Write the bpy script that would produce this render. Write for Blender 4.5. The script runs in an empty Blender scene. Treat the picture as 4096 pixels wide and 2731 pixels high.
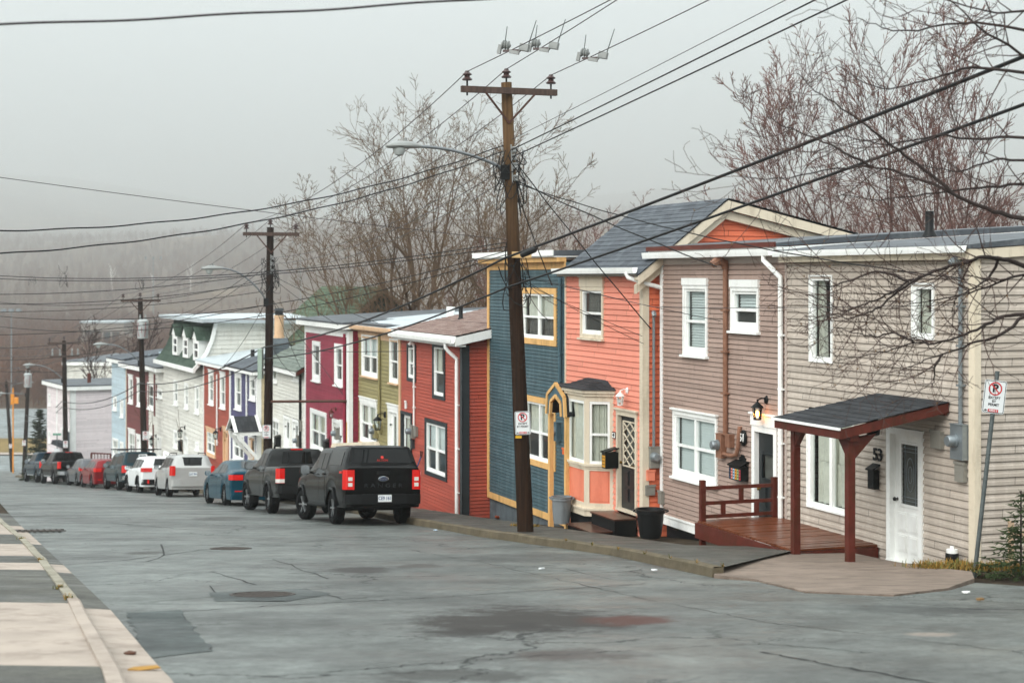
# Foggy sloping street of coloured row houses with parked cars and overhead wires.
HAZE = 0.0006
EXPO = 0.3
# World: camera at the origin looking along +Y, Z up. The street plane is z = -(1.6 + 0.1082*Y).
import bpy, bmesh, math, random
from mathutils import Vector, Matrix
R = math.radians
random.seed(7)
SC = bpy.context.scene
COL = SC.collection
F, XC, YH = 3800.0, 1176.0, 637.0          # focal length, optical centre and eye level on a 2352-wide print of the view
SLOPE = 0.1082
# enlargements that the measurements were read from: (left, top, enlargement) in 4096-wide source pixels
CR = {'A': (3100, 1000, 2.24), 'B': (3100, 1550, 1.8444), 'C': (2550, 1000, 3.1354), 'D': (2550, 1550, 2.24),
      'E': (2200, 1450, 2.24), 'P': (1900, 1000, 1.3635), 'G': (1380, 1250, 1.96), 'H': (780, 1200, 2.4125),
      'S': (0, 1100, 1.96), 'T': (650, 1100, 1.96), 'Q': (1850, 950, 1.255), 'V': (0, 0, .57422),
      'K': (0, 1650, 2.1382), 'N': (0, 1200, 2.09), 'U': (1950, 950, 3.36), 'Z': (2150, 1850, 2.94), 'Y': (1450, 0, 1.3633),
      'X': (2600, 0, 1.3636), 'J': (3700, 1900, 3.136)}


def pv(c, x, y):
    a, b, s = CR[c]
    return ((a + x / s) * .57422, (b + y / s) * .57422)


def at(x, y, Y):
    return Vector(((x - XC) / F * Y, Y, (YH - y) / F * Y))


def gz(X, Y):
    return -(1.6 + SLOPE * min(Y, 188.0))


def gp(x, y, h=0.0):
    """Where a line of sight meets the street plane raised by h."""
    Y = (1.6 - h) / ((y - YH) / F - SLOPE)
    return Vector(((x - XC) / F * Y, Y, (YH - y) / F * Y))


def lin(h):
    h = h.lstrip('#')
    out = []
    for i in (0, 2, 4):
        c = int(h[i:i + 2], 16) / 255
        out.append(c / 12.92 if c <= .04045 else ((c + .055) / 1.055) ** 2.4)
    return tuple(out) + (1.0,)


class MB:
    """Collects faces, then links them as one mesh object."""
    def __init__(s):
        s.v = []; s.f = []; s.m = []; s.sm = []

    def face(s, pts, m=0, smooth=False):
        b = len(s.v)
        s.v.extend(tuple(p) for p in pts)
        s.f.append(tuple(range(b, b + len(pts)))); s.m.append(m); s.sm.append(smooth)

    def grid(s, rows, m=0, smooth=True, closed=False):
        b = len(s.v); n = len(rows[0])
        for r in rows:
            s.v.extend(tuple(p) for p in r)
        for i in range(len(rows) - 1):
            for j in range(n if closed else n - 1):
                k = (j + 1) % n
                s.f.append((b + i * n + j, b + i * n + k, b + (i + 1) * n + k, b + (i + 1) * n + j)); s.m.append(m); s.sm.append(smooth)

    def box(s, x0, x1, y0, y1, z0, z1, m=0, bev=0.0):
        if x1 < x0: x0, x1 = x1, x0
        if y1 < y0: y0, y1 = y1, y0
        if z1 < z0: z0, z1 = z1, z0
        b = len(s.v)
        s.v += [(x0, y0, z0), (x1, y0, z0), (x1, y1, z0), (x0, y1, z0), (x0, y0, z1), (x1, y0, z1), (x1, y1, z1), (x0, y1, z1)]
        for q in ((3, 2, 1, 0), (4, 5, 6, 7), (0, 1, 5, 4), (1, 2, 6, 5), (2, 3, 7, 6), (3, 0, 4, 7)):
            s.f.append(tuple(b + i for i in q)); s.m.append(m); s.sm.append(False)

    def bar(s, p, q, w, h, m=0, up=(0, 0, 1)):
        p = Vector(p); q = Vector(q); d = (q - p).normalized(); u = Vector(up)
        a = d.cross(u)
        if a.length < 1e-4: a = d.cross(Vector((1, 0, 0)))
        a.normalize(); c = a.cross(d).normalized()
        A = a * (w / 2); C = c * (h / 2)
        b = len(s.v)
        for o in (p, q):
            s.v += [tuple(o - A - C), tuple(o + A - C), tuple(o + A + C), tuple(o - A + C)]
        for t in ((3, 2, 1, 0), (4, 5, 6, 7), (0, 1, 5, 4), (1, 2, 6, 5), (2, 3, 7, 6), (3, 0, 4, 7)):
            s.f.append(tuple(b + i for i in t)); s.m.append(m); s.sm.append(False)

    def tube(s, pts, r, n=6, m=0, cap=True, smooth=True):
        pts = [Vector(p) for p in pts]
        rs = r if isinstance(r, (list, tuple)) else [r] * len(pts)
        rows = []
        ref = None
        for i, p in enumerate(pts):
            d = (pts[min(i + 1, len(pts) - 1)] - pts[max(i - 1, 0)])
            if d.length < 1e-9: d = Vector((0, 0, 1))
            d.normalize()
            if ref is None:
                ref = Vector((0, 0, 1)) if abs(d.z) < .9 else Vector((1, 0, 0))
            a = d.cross(ref)
            if a.length < 1e-4: a = d.cross(Vector((0.3, 1, 0)))
            a.normalize(); c = a.cross(d).normalized(); ref = c
            rows.append([p + a * (rs[i] * math.cos(2 * math.pi * k / n)) + c * (rs[i] * math.sin(2 * math.pi * k / n)) for k in range(n)])
        s.grid(rows, m, smooth, True)
        if cap:
            s.face(list(reversed(rows[0])), m); s.face(rows[-1], m)

    def lathe(s, prof, M=None, n=16, m=0, smooth=True):
        """prof: (radius, height) pairs round local Z, moved by matrix M."""
        rows = []
        for r, z in prof:
            row = [Vector((r * math.cos(2 * math.pi * k / n), r * math.sin(2 * math.pi * k / n), z)) for k in range(n)]
            rows.append([M @ p for p in row] if M else row)
        s.grid(rows, m, smooth, True)

    def prism(s, poly, f, t0, t1, m=0):
        """poly of (a, b) pairs swept from t0 to t1; f(a, b, t) gives the point."""
        A = [f(a, b, t0) for a, b in poly]; B = [f(a, b, t1) for a, b in poly]
        s.face(list(reversed(A)), m); s.face(B, m)
        n = len(poly)
        for i in range(n):
            j = (i + 1) % n
            s.face([A[i], A[j], B[j], B[i]], m)

    def build(s, name, mats, parent=None, sharp=40, loc=None):
        me = bpy.data.meshes.new(name)
        me.from_pydata(s.v, [], s.f)
        for mt in (mats if isinstance(mats, (list, tuple)) else [mats]):
            me.materials.append(mt)
        me.polygons.foreach_set('material_index', s.m)
        me.polygons.foreach_set('use_smooth', s.sm)
        if any(s.sm):
            try: me.set_sharp_from_angle(angle=R(sharp))
            except Exception: pass
        me.update()
        o = bpy.data.objects.new(name, me)
        COL.objects.link(o)
        if parent is not None: o.parent = parent
        if loc is not None: o.location = loc
        return o


def tag(o, label=None, cat=None, group=None, kind=None):
    if label: o['label'] = label
    if cat: o['category'] = cat
    if group: o['group'] = group
    if kind: o['kind'] = kind
    return o


def empty(name, label, cat, M=None, group=None):
    o = bpy.data.objects.new(name, None)
    COL.objects.link(o)
    o.empty_display_size = .3
    if M is not None: o.matrix_world = M
    return tag(o, label, cat, group)


def copy_tree(o, parent=None):
    c = o.copy(); COL.objects.link(c)
    if parent is not None: c.parent = parent
    for ch in list(o.children): copy_tree(ch, c)
    return c


def text(body, size, mat, parent, M, name='lettering', extrude=.002, align='CENTER', sx=1.0, bold=0.0):
    cu = bpy.data.curves.new(name, 'FONT')
    cu.body = body; cu.size = size; cu.align_x = align; cu.align_y = 'CENTER'; cu.extrude = extrude; cu.offset = bold
    cu.resolution_u = 3
    cu.materials.append(mat)
    tmp = bpy.data.objects.new(name, cu)
    me = bpy.data.meshes.new_from_object(tmp)
    bpy.data.objects.remove(tmp); bpy.data.curves.remove(cu)
    me.name = name
    if not me.materials: me.materials.append(mat)
    o = bpy.data.objects.new(name, me)
    COL.objects.link(o)
    o.parent = parent
    o.matrix_local = M @ Matrix.Diagonal((sx, 1, 1, 1))
    return o
# ---------------------------------------------------------------- materials
MATS = {}


def nodes(name):
    m = bpy.data.materials.new(name); m.use_nodes = True
    nt = m.node_tree
    return m, nt, nt.nodes['Principled BSDF']


def N(nt, t, **kw):
    n = nt.nodes.new(t)
    for k, v in kw.items():
        if k.startswith('i_'):
            n.inputs[int(k[2:]) if k[2:].isdigit() else k[2:].replace('_', ' ')].default_value = v
        else:
            setattr(n, k, v)
    return n


def noise(nt, scale, detail=5, rough=.6, vec=None, dist=0.0):
    n = N(nt, 'ShaderNodeTexNoise')
    n.inputs['Scale'].default_value = scale; n.inputs['Detail'].default_value = detail
    n.inputs['Roughness'].default_value = rough; n.inputs['Distortion'].default_value = dist
    if vec: nt.links.new(vec, n.inputs['Vector'])
    return n.outputs['Fac']


def ramp(nt, fac, a, b, ca=(0, 0, 0, 1), cb=(1, 1, 1, 1)):
    n = N(nt, 'ShaderNodeValToRGB')
    n.color_ramp.elements[0].position = a; n.color_ramp.elements[0].color = ca
    n.color_ramp.elements[1].position = b; n.color_ramp.elements[1].color = cb
    nt.links.new(fac, n.inputs['Fac'])
    return n.outputs['Color']


def mix(nt, fac, a, b, mode='MIX'):
    n = N(nt, 'ShaderNodeMix', data_type='RGBA', blend_type=mode)
    for sock, val in ((n.inputs[0], fac), (n.inputs[6], a), (n.inputs[7], b)):
        if hasattr(val, 'is_linked') or hasattr(val, 'links'): nt.links.new(val, sock)
        else: sock.default_value = val
    return n.outputs[2]


def coords(nt, scale=(1, 1, 1), space='Object', rot=(0, 0, 0)):
    if space == 'World':
        o = N(nt, 'ShaderNodeNewGeometry').outputs['Position']
    else:
        o = N(nt, 'ShaderNodeTexCoord').outputs[space]
    mp = N(nt, 'ShaderNodeMapping')
    mp.inputs['Scale'].default_value = scale; mp.inputs['Rotation'].default_value = rot
    nt.links.new(o, mp.inputs['Vector'])
    return mp.outputs['Vector']


def bumpy(nt, bs, fac, strength, dist=.02):
    b = N(nt, 'ShaderNodeBump')
    b.inputs['Strength'].default_value = strength; b.inputs['Distance'].default_value = dist
    nt.links.new(fac, b.inputs['Height']); nt.links.new(b.outputs['Normal'], bs.inputs['Normal'])


def mat(name, col, rough=.6, spec=.3, metal=0.0, vary=.12, vscale=3.0, dirt=None, dirt_amt=.0, dscale=(1.5, 1.5, .35), bump=0.0, bscale=40, coat=0.0):
    if name in MATS: return MATS[name]
    m, nt, bs = nodes(name)
    c = lin(col) if isinstance(col, str) else tuple(col) + (1.0,)
    v = coords(nt)
    out = None
    if vary:
        n = noise(nt, vscale, 6, .65, v)
        lo = tuple(x * (1 - vary) for x in c[:3]) + (1,); hi = tuple(min(1, x * (1 + vary)) for x in c[:3]) + (1,)
        out = ramp(nt, n, .3, .7, lo, hi)
    if dirt_amt:
        dn = noise(nt, 2.2, 8, .72, coords(nt, dscale))
        f = ramp(nt, dn, .5, .66, (0, 0, 0, 1), (dirt_amt,) * 3 + (1,))
        out = mix(nt, f, out if out else c, lin(dirt or '#5a5248'))
    if out: nt.links.new(out, bs.inputs['Base Color'])
    else: bs.inputs['Base Color'].default_value = c
    bs.inputs['Roughness'].default_value = rough
    bs.inputs['Specular IOR Level'].default_value = spec
    bs.inputs['Metallic'].default_value = metal
    bs.inputs['Coat Weight'].default_value = coat
    bs.inputs['Coat Roughness'].default_value = .05
    if bump: bumpy(nt, bs, noise(nt, bscale, 4, .6, v), bump, .01)
    MATS[name] = m
    return m


def siding_mat(name, col, dirt='#6b6259', amt=.35, vary=.1, rough=.55, ex=.092):
    """Painted clapboard: each board a little different, faint vertical weather streaks and blotches."""
    if name in MATS: return MATS[name]
    m, nt, bs = nodes(name)
    c = lin(col)
    board = noise(nt, 1.0, 2, .5, coords(nt, (.25, .25, 9.0)))
    lo = tuple(x * (1 - vary) for x in c[:3]) + (1,); hi = tuple(min(1, x * (1 + vary)) for x in c[:3]) + (1,)
    base = ramp(nt, board, .3, .7, lo, hi)
    st = noise(nt, 2.0, 9, .75, coords(nt, (2.2, 2.2, .5)))
    f = ramp(nt, st, .48, .72, (0, 0, 0, 1), (amt,) * 3 + (1,))
    o = mix(nt, f, base, lin(dirt))
    # butt joints: every course is broken at its own places, and each length of board has its own tone
    def M(op, a, b=None):
        q = N(nt, 'ShaderNodeMath', operation=op)
        for i, v_ in enumerate((a, b)):
            if v_ is None: continue
            if hasattr(v_, 'links'): nt.links.new(v_, q.inputs[i])
            else: q.inputs[i].default_value = v_
        return q.outputs[0]
    sep = N(nt, 'ShaderNodeSeparateXYZ'); nt.links.new(N(nt, 'ShaderNodeTexCoord').outputs['Object'], sep.inputs[0])
    row = M('FLOOR', M('DIVIDE', M('ADD', sep.outputs['Z'], .9), ex))
    wn = N(nt, 'ShaderNodeTexWhiteNoise', noise_dimensions='1D'); nt.links.new(row, wn.inputs['W'])
    u = M('ADD', M('DIVIDE', M('ADD', sep.outputs['X'], sep.outputs['Y']), 2.7), M('MULTIPLY', wn.outputs['Value'], 7.0))
    jn = M('LESS_THAN', M('FRACT', u), .004)
    wn2 = N(nt, 'ShaderNodeTexWhiteNoise', noise_dimensions='2D')
    cb = N(nt, 'ShaderNodeCombineXYZ'); nt.links.new(M('FLOOR', u), cb.inputs[0]); nt.links.new(row, cb.inputs[1]); nt.links.new(cb.outputs[0], wn2.inputs['Vector'])
    o = mix(nt, 1.0, o, ramp(nt, wn2.outputs['Value'], 0, 1, (.9, .9, .9, 1), (1.08, 1.08, 1.08, 1)), 'MULTIPLY')
    o = mix(nt, jn, o, tuple(x * .3 for x in c[:3]) + (1,))
    nt.links.new(o, bs.inputs['Base Color'])
    bs.inputs['Roughness'].default_value = rough
    bs.inputs['Specular IOR Level'].default_value = .2
    bumpy(nt, bs, noise(nt, 25, 5, .6, coords(nt, (1, 1, 6))), .12, .01)
    MATS[name] = m
    return m


def shingle_mat(name, col, col2, rot=0.0):
    if name in MATS: return MATS[name]
    m, nt, bs = nodes(name)
    v = coords(nt)
    br = N(nt, 'ShaderNodeTexBrick')
    br.offset = .5
    br.inputs['Color1'].default_value = lin(col); br.inputs['Color2'].default_value = lin(col2)
    br.inputs['Mortar'].default_value = tuple(x * .5 for x in lin(col)[:3]) + (1,)
    br.inputs['Scale'].default_value = 1.0
    br.inputs['Brick Width'].default_value = .32; br.inputs['Row Height'].default_value = .15
    br.inputs['Mortar Size'].default_value = .006
    nt.links.new(v, br.inputs['Vector'])
    n = noise(nt, 6, 6, .7, v)
    o = mix(nt, .55, br.outputs['Color'], ramp(nt, n, .3, .7, (.75, .75, .75, 1), (1.2, 1.2, 1.2, 1)), 'MULTIPLY')
    nt.links.new(o, bs.inputs['Base Color'])
    bs.inputs['Roughness'].default_value = .8
    bs.inputs['Specular IOR Level'].default_value = .2
    bumpy(nt, bs, noise(nt, 120, 2, .6, v), .25, .01)
    MATS[name] = m
    return m


def glass_mat(name, tint=(.9, .95, .94), refl=.22):
    m, nt, bs = nodes(name)
    nt.nodes.remove(bs)
    out = nt.nodes['Material Output']
    tr = N(nt, 'ShaderNodeBsdfTransparent'); tr.inputs[0].default_value = tint + (1,)
    gl = N(nt, 'ShaderNodeBsdfGlossy'); gl.inputs['Roughness'].default_value = .02; gl.inputs[0].default_value = (.95, 1, 1, 1)
    fr = N(nt, 'ShaderNodeLayerWeight'); fr.inputs['Blend'].default_value = refl
    bm = N(nt, 'ShaderNodeBump'); bm.inputs['Strength'].default_value = .05; bm.inputs['Distance'].default_value = .02
    nt.links.new(noise(nt, 2.0, 2, .5, coords(nt)), bm.inputs['Height'])
    nt.links.new(bm.outputs[0], gl.inputs['Normal'])
    ms = N(nt, 'ShaderNodeMixShader')
    nt.links.new(fr.outputs['Fresnel'], ms.inputs[0]); nt.links.new(tr.outputs[0], ms.inputs[1]); nt.links.new(gl.outputs[0], ms.inputs[2])
    nt.links.new(ms.outputs[0], out.inputs['Surface'])
    return m


def emit_mat(name, col, s):
    m, nt, bs = nodes(name)
    bs.inputs['Base Color'].default_value = lin(col)
    bs.inputs['Emission Color'].default_value = lin(col); bs.inputs['Emission Strength'].default_value = s
    return m


GLASS = glass_mat('window_glass')
WHITE = mat('white_paint', '#f4f6f3', .5, vary=.05, dirt='#b5ad9c', dirt_amt=.2)
CREAM = mat('cream_paint', '#dcd0ba', .55, vary=.05, dirt='#8f8069', dirt_amt=.4)
BLACKP = mat('black_paint', '#101314', .45, .22, vary=.2)
IRON = mat('black_iron', '#121415', .5, .2, vary=.15)
STEEL = mat('galvanised_steel', '#8f979b', .4, metal=.6, vary=.15)
GREYBOX = mat('grey_plastic_box', '#85837b', .55, vary=.06)
BRASS = mat('brass', '#9c7a3a', .35, metal=.9, vary=.1)
CHROME = mat('chrome', '#d5dadb', .12, metal=1.0, vary=0)
RUBBER = mat('black_rubber', '#0d0e0f', .8, .12, vary=.15)
BLIND = mat('window_blind', '#e9eeee', .6, vary=.04)
SHEER = mat('sheer_curtain', '#dedbd0', .8, vary=.12, vscale=5)
DRAPE = mat('dark_drape', '#6d6a66', .85, vary=.2, vscale=5)
SCREEN = mat('insect_screen', '#4b4a49', .8, vary=.1)
WARMGLOW = emit_mat('lit_lamp_bulb', '#ff9a3c', 30.0)
MEMBRANE = mat('roof_membrane', '#4d5257', .55, vary=.25, vscale=1.2, dirt='#7c8286', dirt_amt=.5, dscale=(.8, .8, .8), bump=.2, bscale=8)
WHITEROOF = mat('white_roof_membrane', '#b8c1c5', .5, vary=.12, vscale=1.5, dirt='#8d9496', dirt_amt=.4)
REDWOOD = mat('red_stained_wood', '#57241a', .5, vary=.25, vscale=5, dirt='#40260f', dirt_amt=.75, dscale=(3, 3, 1), bump=.2)
# ---------------------------------------------------------------- ground, street, pavements
def asphalt(name, col, wet=.45, cracks=True, rough=.42, blobs=()):
    """Worn tarmac: aggregate, lighter and darker lanes, seams, a crack network and named stains and painted shade (x, y, rx, ry, colour, strength)."""
    m, nt, bs = nodes(name)
    v = coords(nt, space='World')
    c = lin(col)
    fine = noise(nt, 55, 3, .85, v)
    mid = noise(nt, 9, 8, .8, v)
    base = ramp(nt, fine, .25, .75, tuple(x * .62 for x in c[:3]) + (1,), tuple(x * 1.38 for x in c[:3]) + (1,))
    base = mix(nt, .8, base, ramp(nt, mid, .3, .7, (.42, .42, .42, 1), (1.58, 1.58, 1.56, 1)), 'MULTIPLY')
    base = mix(nt, .9, base, ramp(nt, noise(nt, 1.7, 9, .75, v), .33, .67, (.6, .6, .59, 1), (1.4, 1.4, 1.39, 1)), 'MULTIPLY')
    big = noise(nt, .3, 6, .65, v)
    base = mix(nt, 1.0, base, ramp(nt, big, .36, .64, (.6, .61, .6, 1), (1.36, 1.4, 1.38, 1)), 'MULTIPLY')
    rg = ramp(nt, noise(nt, .6, 8, .68, coords(nt, (.75, 1.2, 1), 'World')), .36, .64, (rough * .62,) * 3 + (1,), (rough * 1.35,) * 3 + (1,))
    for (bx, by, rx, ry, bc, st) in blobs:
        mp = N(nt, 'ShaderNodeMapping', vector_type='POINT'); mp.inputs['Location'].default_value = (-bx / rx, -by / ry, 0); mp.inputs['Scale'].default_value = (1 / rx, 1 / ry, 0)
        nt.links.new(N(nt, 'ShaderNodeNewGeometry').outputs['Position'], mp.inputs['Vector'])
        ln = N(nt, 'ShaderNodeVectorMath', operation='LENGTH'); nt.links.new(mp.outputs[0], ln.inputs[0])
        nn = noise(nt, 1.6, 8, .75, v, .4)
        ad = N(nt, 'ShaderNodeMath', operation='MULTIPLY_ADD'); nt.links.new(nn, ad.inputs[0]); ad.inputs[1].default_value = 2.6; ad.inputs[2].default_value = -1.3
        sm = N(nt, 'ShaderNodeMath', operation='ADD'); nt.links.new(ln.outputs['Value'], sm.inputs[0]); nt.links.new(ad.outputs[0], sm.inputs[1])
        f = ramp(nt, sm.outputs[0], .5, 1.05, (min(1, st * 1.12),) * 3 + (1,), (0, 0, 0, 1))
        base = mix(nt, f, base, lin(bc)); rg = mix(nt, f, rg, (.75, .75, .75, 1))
    if cracks:
        s2 = noise(nt, .75, 8, .72, coords(nt, (1.0, .9, 1), 'World', (0, 0, 1.1)), .3)
        base = mix(nt, ramp(nt, s2, .6, .7, (0, 0, 0, 1), (.55,) * 3 + (1,)), base, lin('#332f2c'))
        d = noise(nt, .9, 5, .65, v)
        for sc, w0, w1, lo, hi in ((.24, .0015, .008, .42, .56), (.75, .002, .012, .55, .66)):
            mp = N(nt, 'ShaderNodeVectorMath', operation='MULTIPLY_ADD')
            nt.links.new(d, mp.inputs[0]); mp.inputs[1].default_value = (1.8, 1.8, 0); nt.links.new(v, mp.inputs[2])
            vo = N(nt, 'ShaderNodeTexVoronoi', feature='DISTANCE_TO_EDGE'); vo.inputs['Scale'].default_value = sc
            nt.links.new(mp.outputs[0], vo.inputs['Vector'])
            cm = noise(nt, .22, 3, .5, coords(nt, (1, 1, 1), 'World', (0, 0, sc * 5)))
            cf = mix(nt, 1.0, ramp(nt, vo.outputs['Distance'], w0, w1, (.95, .95, .95, 1), (0, 0, 0, 1)), ramp(nt, cm, lo, hi), 'MULTIPLY')
            base = mix(nt, cf, base, (.008, .009, .009, 1)); rg = mix(nt, cf, rg, (.8, .8, .8, 1))
    nt.links.new(base, bs.inputs['Base Color']); nt.links.new(rg, bs.inputs['Roughness'])
    bs.inputs['Specular IOR Level'].default_value = wet
    bumpy(nt, bs, mix(nt, .5, fine, mid), .5, .015)
    MATS[name] = m
    return m


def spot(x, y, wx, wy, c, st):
    """Stain, or painted shade under a car, centred on a print point with print half-sizes, turned into metres on the street."""
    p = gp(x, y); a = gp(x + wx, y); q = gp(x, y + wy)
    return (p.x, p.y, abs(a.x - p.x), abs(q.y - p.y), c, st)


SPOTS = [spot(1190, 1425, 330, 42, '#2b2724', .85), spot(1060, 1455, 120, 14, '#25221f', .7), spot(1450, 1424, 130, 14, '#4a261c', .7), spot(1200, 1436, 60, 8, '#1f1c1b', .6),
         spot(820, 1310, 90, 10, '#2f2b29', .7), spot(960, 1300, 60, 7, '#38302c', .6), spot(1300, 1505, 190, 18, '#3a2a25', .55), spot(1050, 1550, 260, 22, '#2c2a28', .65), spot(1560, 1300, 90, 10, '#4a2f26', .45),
         spot(330, 1270, 60, 5, '#35302c', .5), spot(2130, 1457, 70, 6, '#9a8c80', .5), spot(500, 1190, 60, 5, '#3a3532', .45), spot(850, 1195, 190, 9, '#1f2020', .6), spot(600, 1160, 130, 6, '#222322', .5), spot(2100, 1400, 250, 18, '#2a2c2b', .5)]  # dark ones beneath the parked cars are shade painted into the road
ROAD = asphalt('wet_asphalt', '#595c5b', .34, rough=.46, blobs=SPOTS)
ASPH2 = asphalt('pavement_asphalt', '#45443f', .4, cracks=False, rough=.6)
PATCH = asphalt('patched_asphalt', '#3b4242', .45, cracks=False, rough=.6)
FARROAD = asphalt('far_asphalt', '#6c7274', .5, cracks=False)
PALE = mat('pale_concrete', '#a3978c', .75, vary=.16, vscale=1.4, dirt='#6f6258', dirt_amt=.6, dscale=(1, 1, 1), bump=.25, bscale=50)
CONC = mat('apron_concrete', '#7d6f64', .7, vary=.2, vscale=2.2, dirt='#4d433a', dirt_amt=.7, dscale=(.7, 2.5, 1), bump=.3, bscale=60)
KERBM = mat('mossy_kerb_concrete', '#5d5443', .8, vary=.28, vscale=2.5, dirt='#3e3a28', dirt_amt=.7, dscale=(1.2, 1.2, 1.2), bump=.5, bscale=30)
KERBL = mat('weathered_kerb_concrete', '#8f8a7c', .8, vary=.2, vscale=2, dirt='#55503f', dirt_amt=.6, dscale=(1, 1, 1), bump=.4, bscale=30)
LAWN = mat('wet_grass_bank', '#77653d', .9, vary=.35, vscale=.4)


def terrain():
    def tz(X, Y):
        z = gz(X, Y)
        if Y > 800:
            t = Y - 800
            z += .07 * t + min(1, t / 500) * (10 * math.sin(X * .004 + 1.0) + 6 * math.sin(Y * .005 + X * .004) + 12 * math.sin(X * .0016 + .4)) + min(1, max(0, t - 900) / 2500) * (70 * math.sin(X * .0021 - .9) - 30)
        if X > 34 and Y < 262:
            z += min(9, (X - 34) * .12)
        return z - .035
    ys = [-40, -20, -5] + list(range(0, 190, 10)) + [188, 200, 230, 262] + list(range(300, 1000, 20)) + list(range(1000, 5601, 60))
    ys = sorted(set(ys))
    xs = sorted(set([-2200, -1800, -1500, -1200, -1050, -900, -800, -700, -600, -500, -400, -320, -260] + list(range(-220, 221, 10)) + [260, 320, 400, 500, 600, 700, 800, 900, 1200, 1500, 1800, 2200]))
    mb = MB()
    mb.grid([[(x, y, tz(x, y)) for x in xs] for y in ys], 0, True)
    m, nt, bs = nodes('hillside_earth')
    v = coords(nt, space='World')
    a = ramp(nt, noise(nt, .02, 6, .6, v), .4, .6, lin('#4a3628'), lin('#5f4c39'))
    b = ramp(nt, noise(nt, .3, 6, .7, v), .3, .7, (.7, .7, .7, 1), (1.25, 1.25, 1.25, 1))
    c = mix(nt, 1.0, a, b, 'MULTIPLY')
    c = mix(nt, ramp(nt, noise(nt, .011, 4, .6, coords(nt, (1, .6, 1), 'World')), .58, .66), c, lin('#7d6a50'))
    sep = N(nt, 'ShaderNodeSeparateXYZ'); nt.links.new(v, sep.inputs[0])
    mr = N(nt, 'ShaderNodeMapRange'); mr.inputs['From Min'].default_value = 120; mr.inputs['From Max'].default_value = 150
    nt.links.new(sep.outputs['Y'], mr.inputs['Value'])
    near = ramp(nt, noise(nt, 1.4, 7, .7, v), .35, .65, lin('#2c251f'), lin('#4d4336'))
    c = mix(nt, mr.outputs[0], near, c)
    nt.links.new(c, bs.inputs['Base Color']); bs.inputs['Roughness'].default_value = .9; bs.inputs['Specular IOR Level'].default_value = .1
    bumpy(nt, bs, noise(nt, 12, 6, .75, v), .6, .06)
    o = mb.build('ground', m)
    tag(o, kind='structure')
    return tz


TZ = terrain()


def rough(poly, step=.25, amp=.03, seed=1, closed=True):
    rg = random.Random(seed); out = []
    n = len(poly)
    for i in range(n if closed else n - 1):
        a = Vector(poly[i][:2]); b = Vector(poly[(i + 1) % n][:2]); k = max(1, int((b - a).length / step))
        for j in range(k):
            p = a.lerp(b, j / k); out.append((p.x + rg.uniform(-amp, amp), p.y + rg.uniform(-amp, amp)))
    return out


def sheet(name, pts, m, lift=.004, kind='structure', ragged=0.0):
    if ragged: pts = rough(pts, .16, ragged, len(name))
    mb = MB()
    mb.face([(p[0], p[1], gz(p[0], p[1]) + lift) for p in pts])
    return tag(mb.build(name, m), kind=kind)


def vp(x, y, h=0):
    p = gp(x, y, h); return (p.x, p.y)


# street edges (plan), near to far
GUTTER = [vp(470, 1690), vp(399, 1568), vp(356, 1524), vp(252, 1400), vp(146, 1299), vp(93.5, 1249.5), vp(50, 1210), vp(20, 1178)]
KERB = [(2.64, 21.9), vp(1400, 1275), (-.66, 33.0), vp(1020, 1217), (-2.17, 38.2), (-4.59, 47.0), (-7.2, 55.0), (-11.6, 66.8),
        (-14.3, 73.9), (-16.5, 79.2), (-19.3, 85.2), (-21.6, 91.4), (-24.2, 96.6), (-26.9, 103.1), (-31.5, 113.5), (-37.0, 124.5)]
lastg = GUTTER[-1]
far_left = [(-26.0, 82), (-35, 104), (-48, 132), (-62, 160), (-75, 187)]
CORNER = [(-38.6, 128.5), (-39.2, 132), (-37.5, 136), (-30, 141)]
road_pts = [(GUTTER[0][0] + 1.2, -4)] + GUTTER + far_left + [(-20, 187)] + [(-20, 144)] + list(reversed(CORNER)) + list(reversed(KERB)) + \
           [vp(1740, 1336), vp(1850, 1362), vp(2050, 1370), vp(2180, 1356), vp(2240, 1338), vp(2352, 1346), (24, 28.0), (60, 41), (60, -4)]
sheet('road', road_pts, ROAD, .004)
# far end: cross road, pavement, grass bank, car park in the valley
def flat(name, x0, x1, y0, y1, z0, z1, m):
    mb = MB(); mb.face([(x0, y0, z0), (x1, y0, z0), (x1, y1, z1), (x0, y1, z1)])
    return tag(mb.build(name, m), kind='structure')


zf = gz(0, 200)
flat('valley_road', -150, 20, 186.5, 204.0, zf - .01, zf - .01, FARROAD)
flat('valley_pavement', -150, 20, 204.0, 206.5, zf + .12, zf + .12, PALE)
flat('grass_bank', -150, 20, 206.5, 212.0, zf + .12, zf + 1.35, LAWN)
flat('car_park', -170, 20, 212.0, 258.0, zf + 1.35, zf + 1.5, FARROAD)


def strip(mb, L, Rr, lift0, lift1, m=0):
    """Quad strip between two plan polylines, lifted above the street plane."""
    for i in range(len(L) - 1):
        q = [(L[i], lift0), (Rr[i], lift1), (Rr[i + 1], lift1), (L[i + 1], lift0)]
        mb.face([(p[0], p[1], gz(*p) + h) for p, h in q], m)


def offset(poly, d):
    out = []
    for i, p in enumerate(poly):
        a = Vector(poly[max(i - 1, 0)]); b = Vector(poly[min(i + 1, len(poly) - 1)])
        t = (b - a).normalized(); n = Vector((t.y, -t.x))
        out.append((p[0] + n.x * d, p[1] + n.y * d))
    return out


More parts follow.
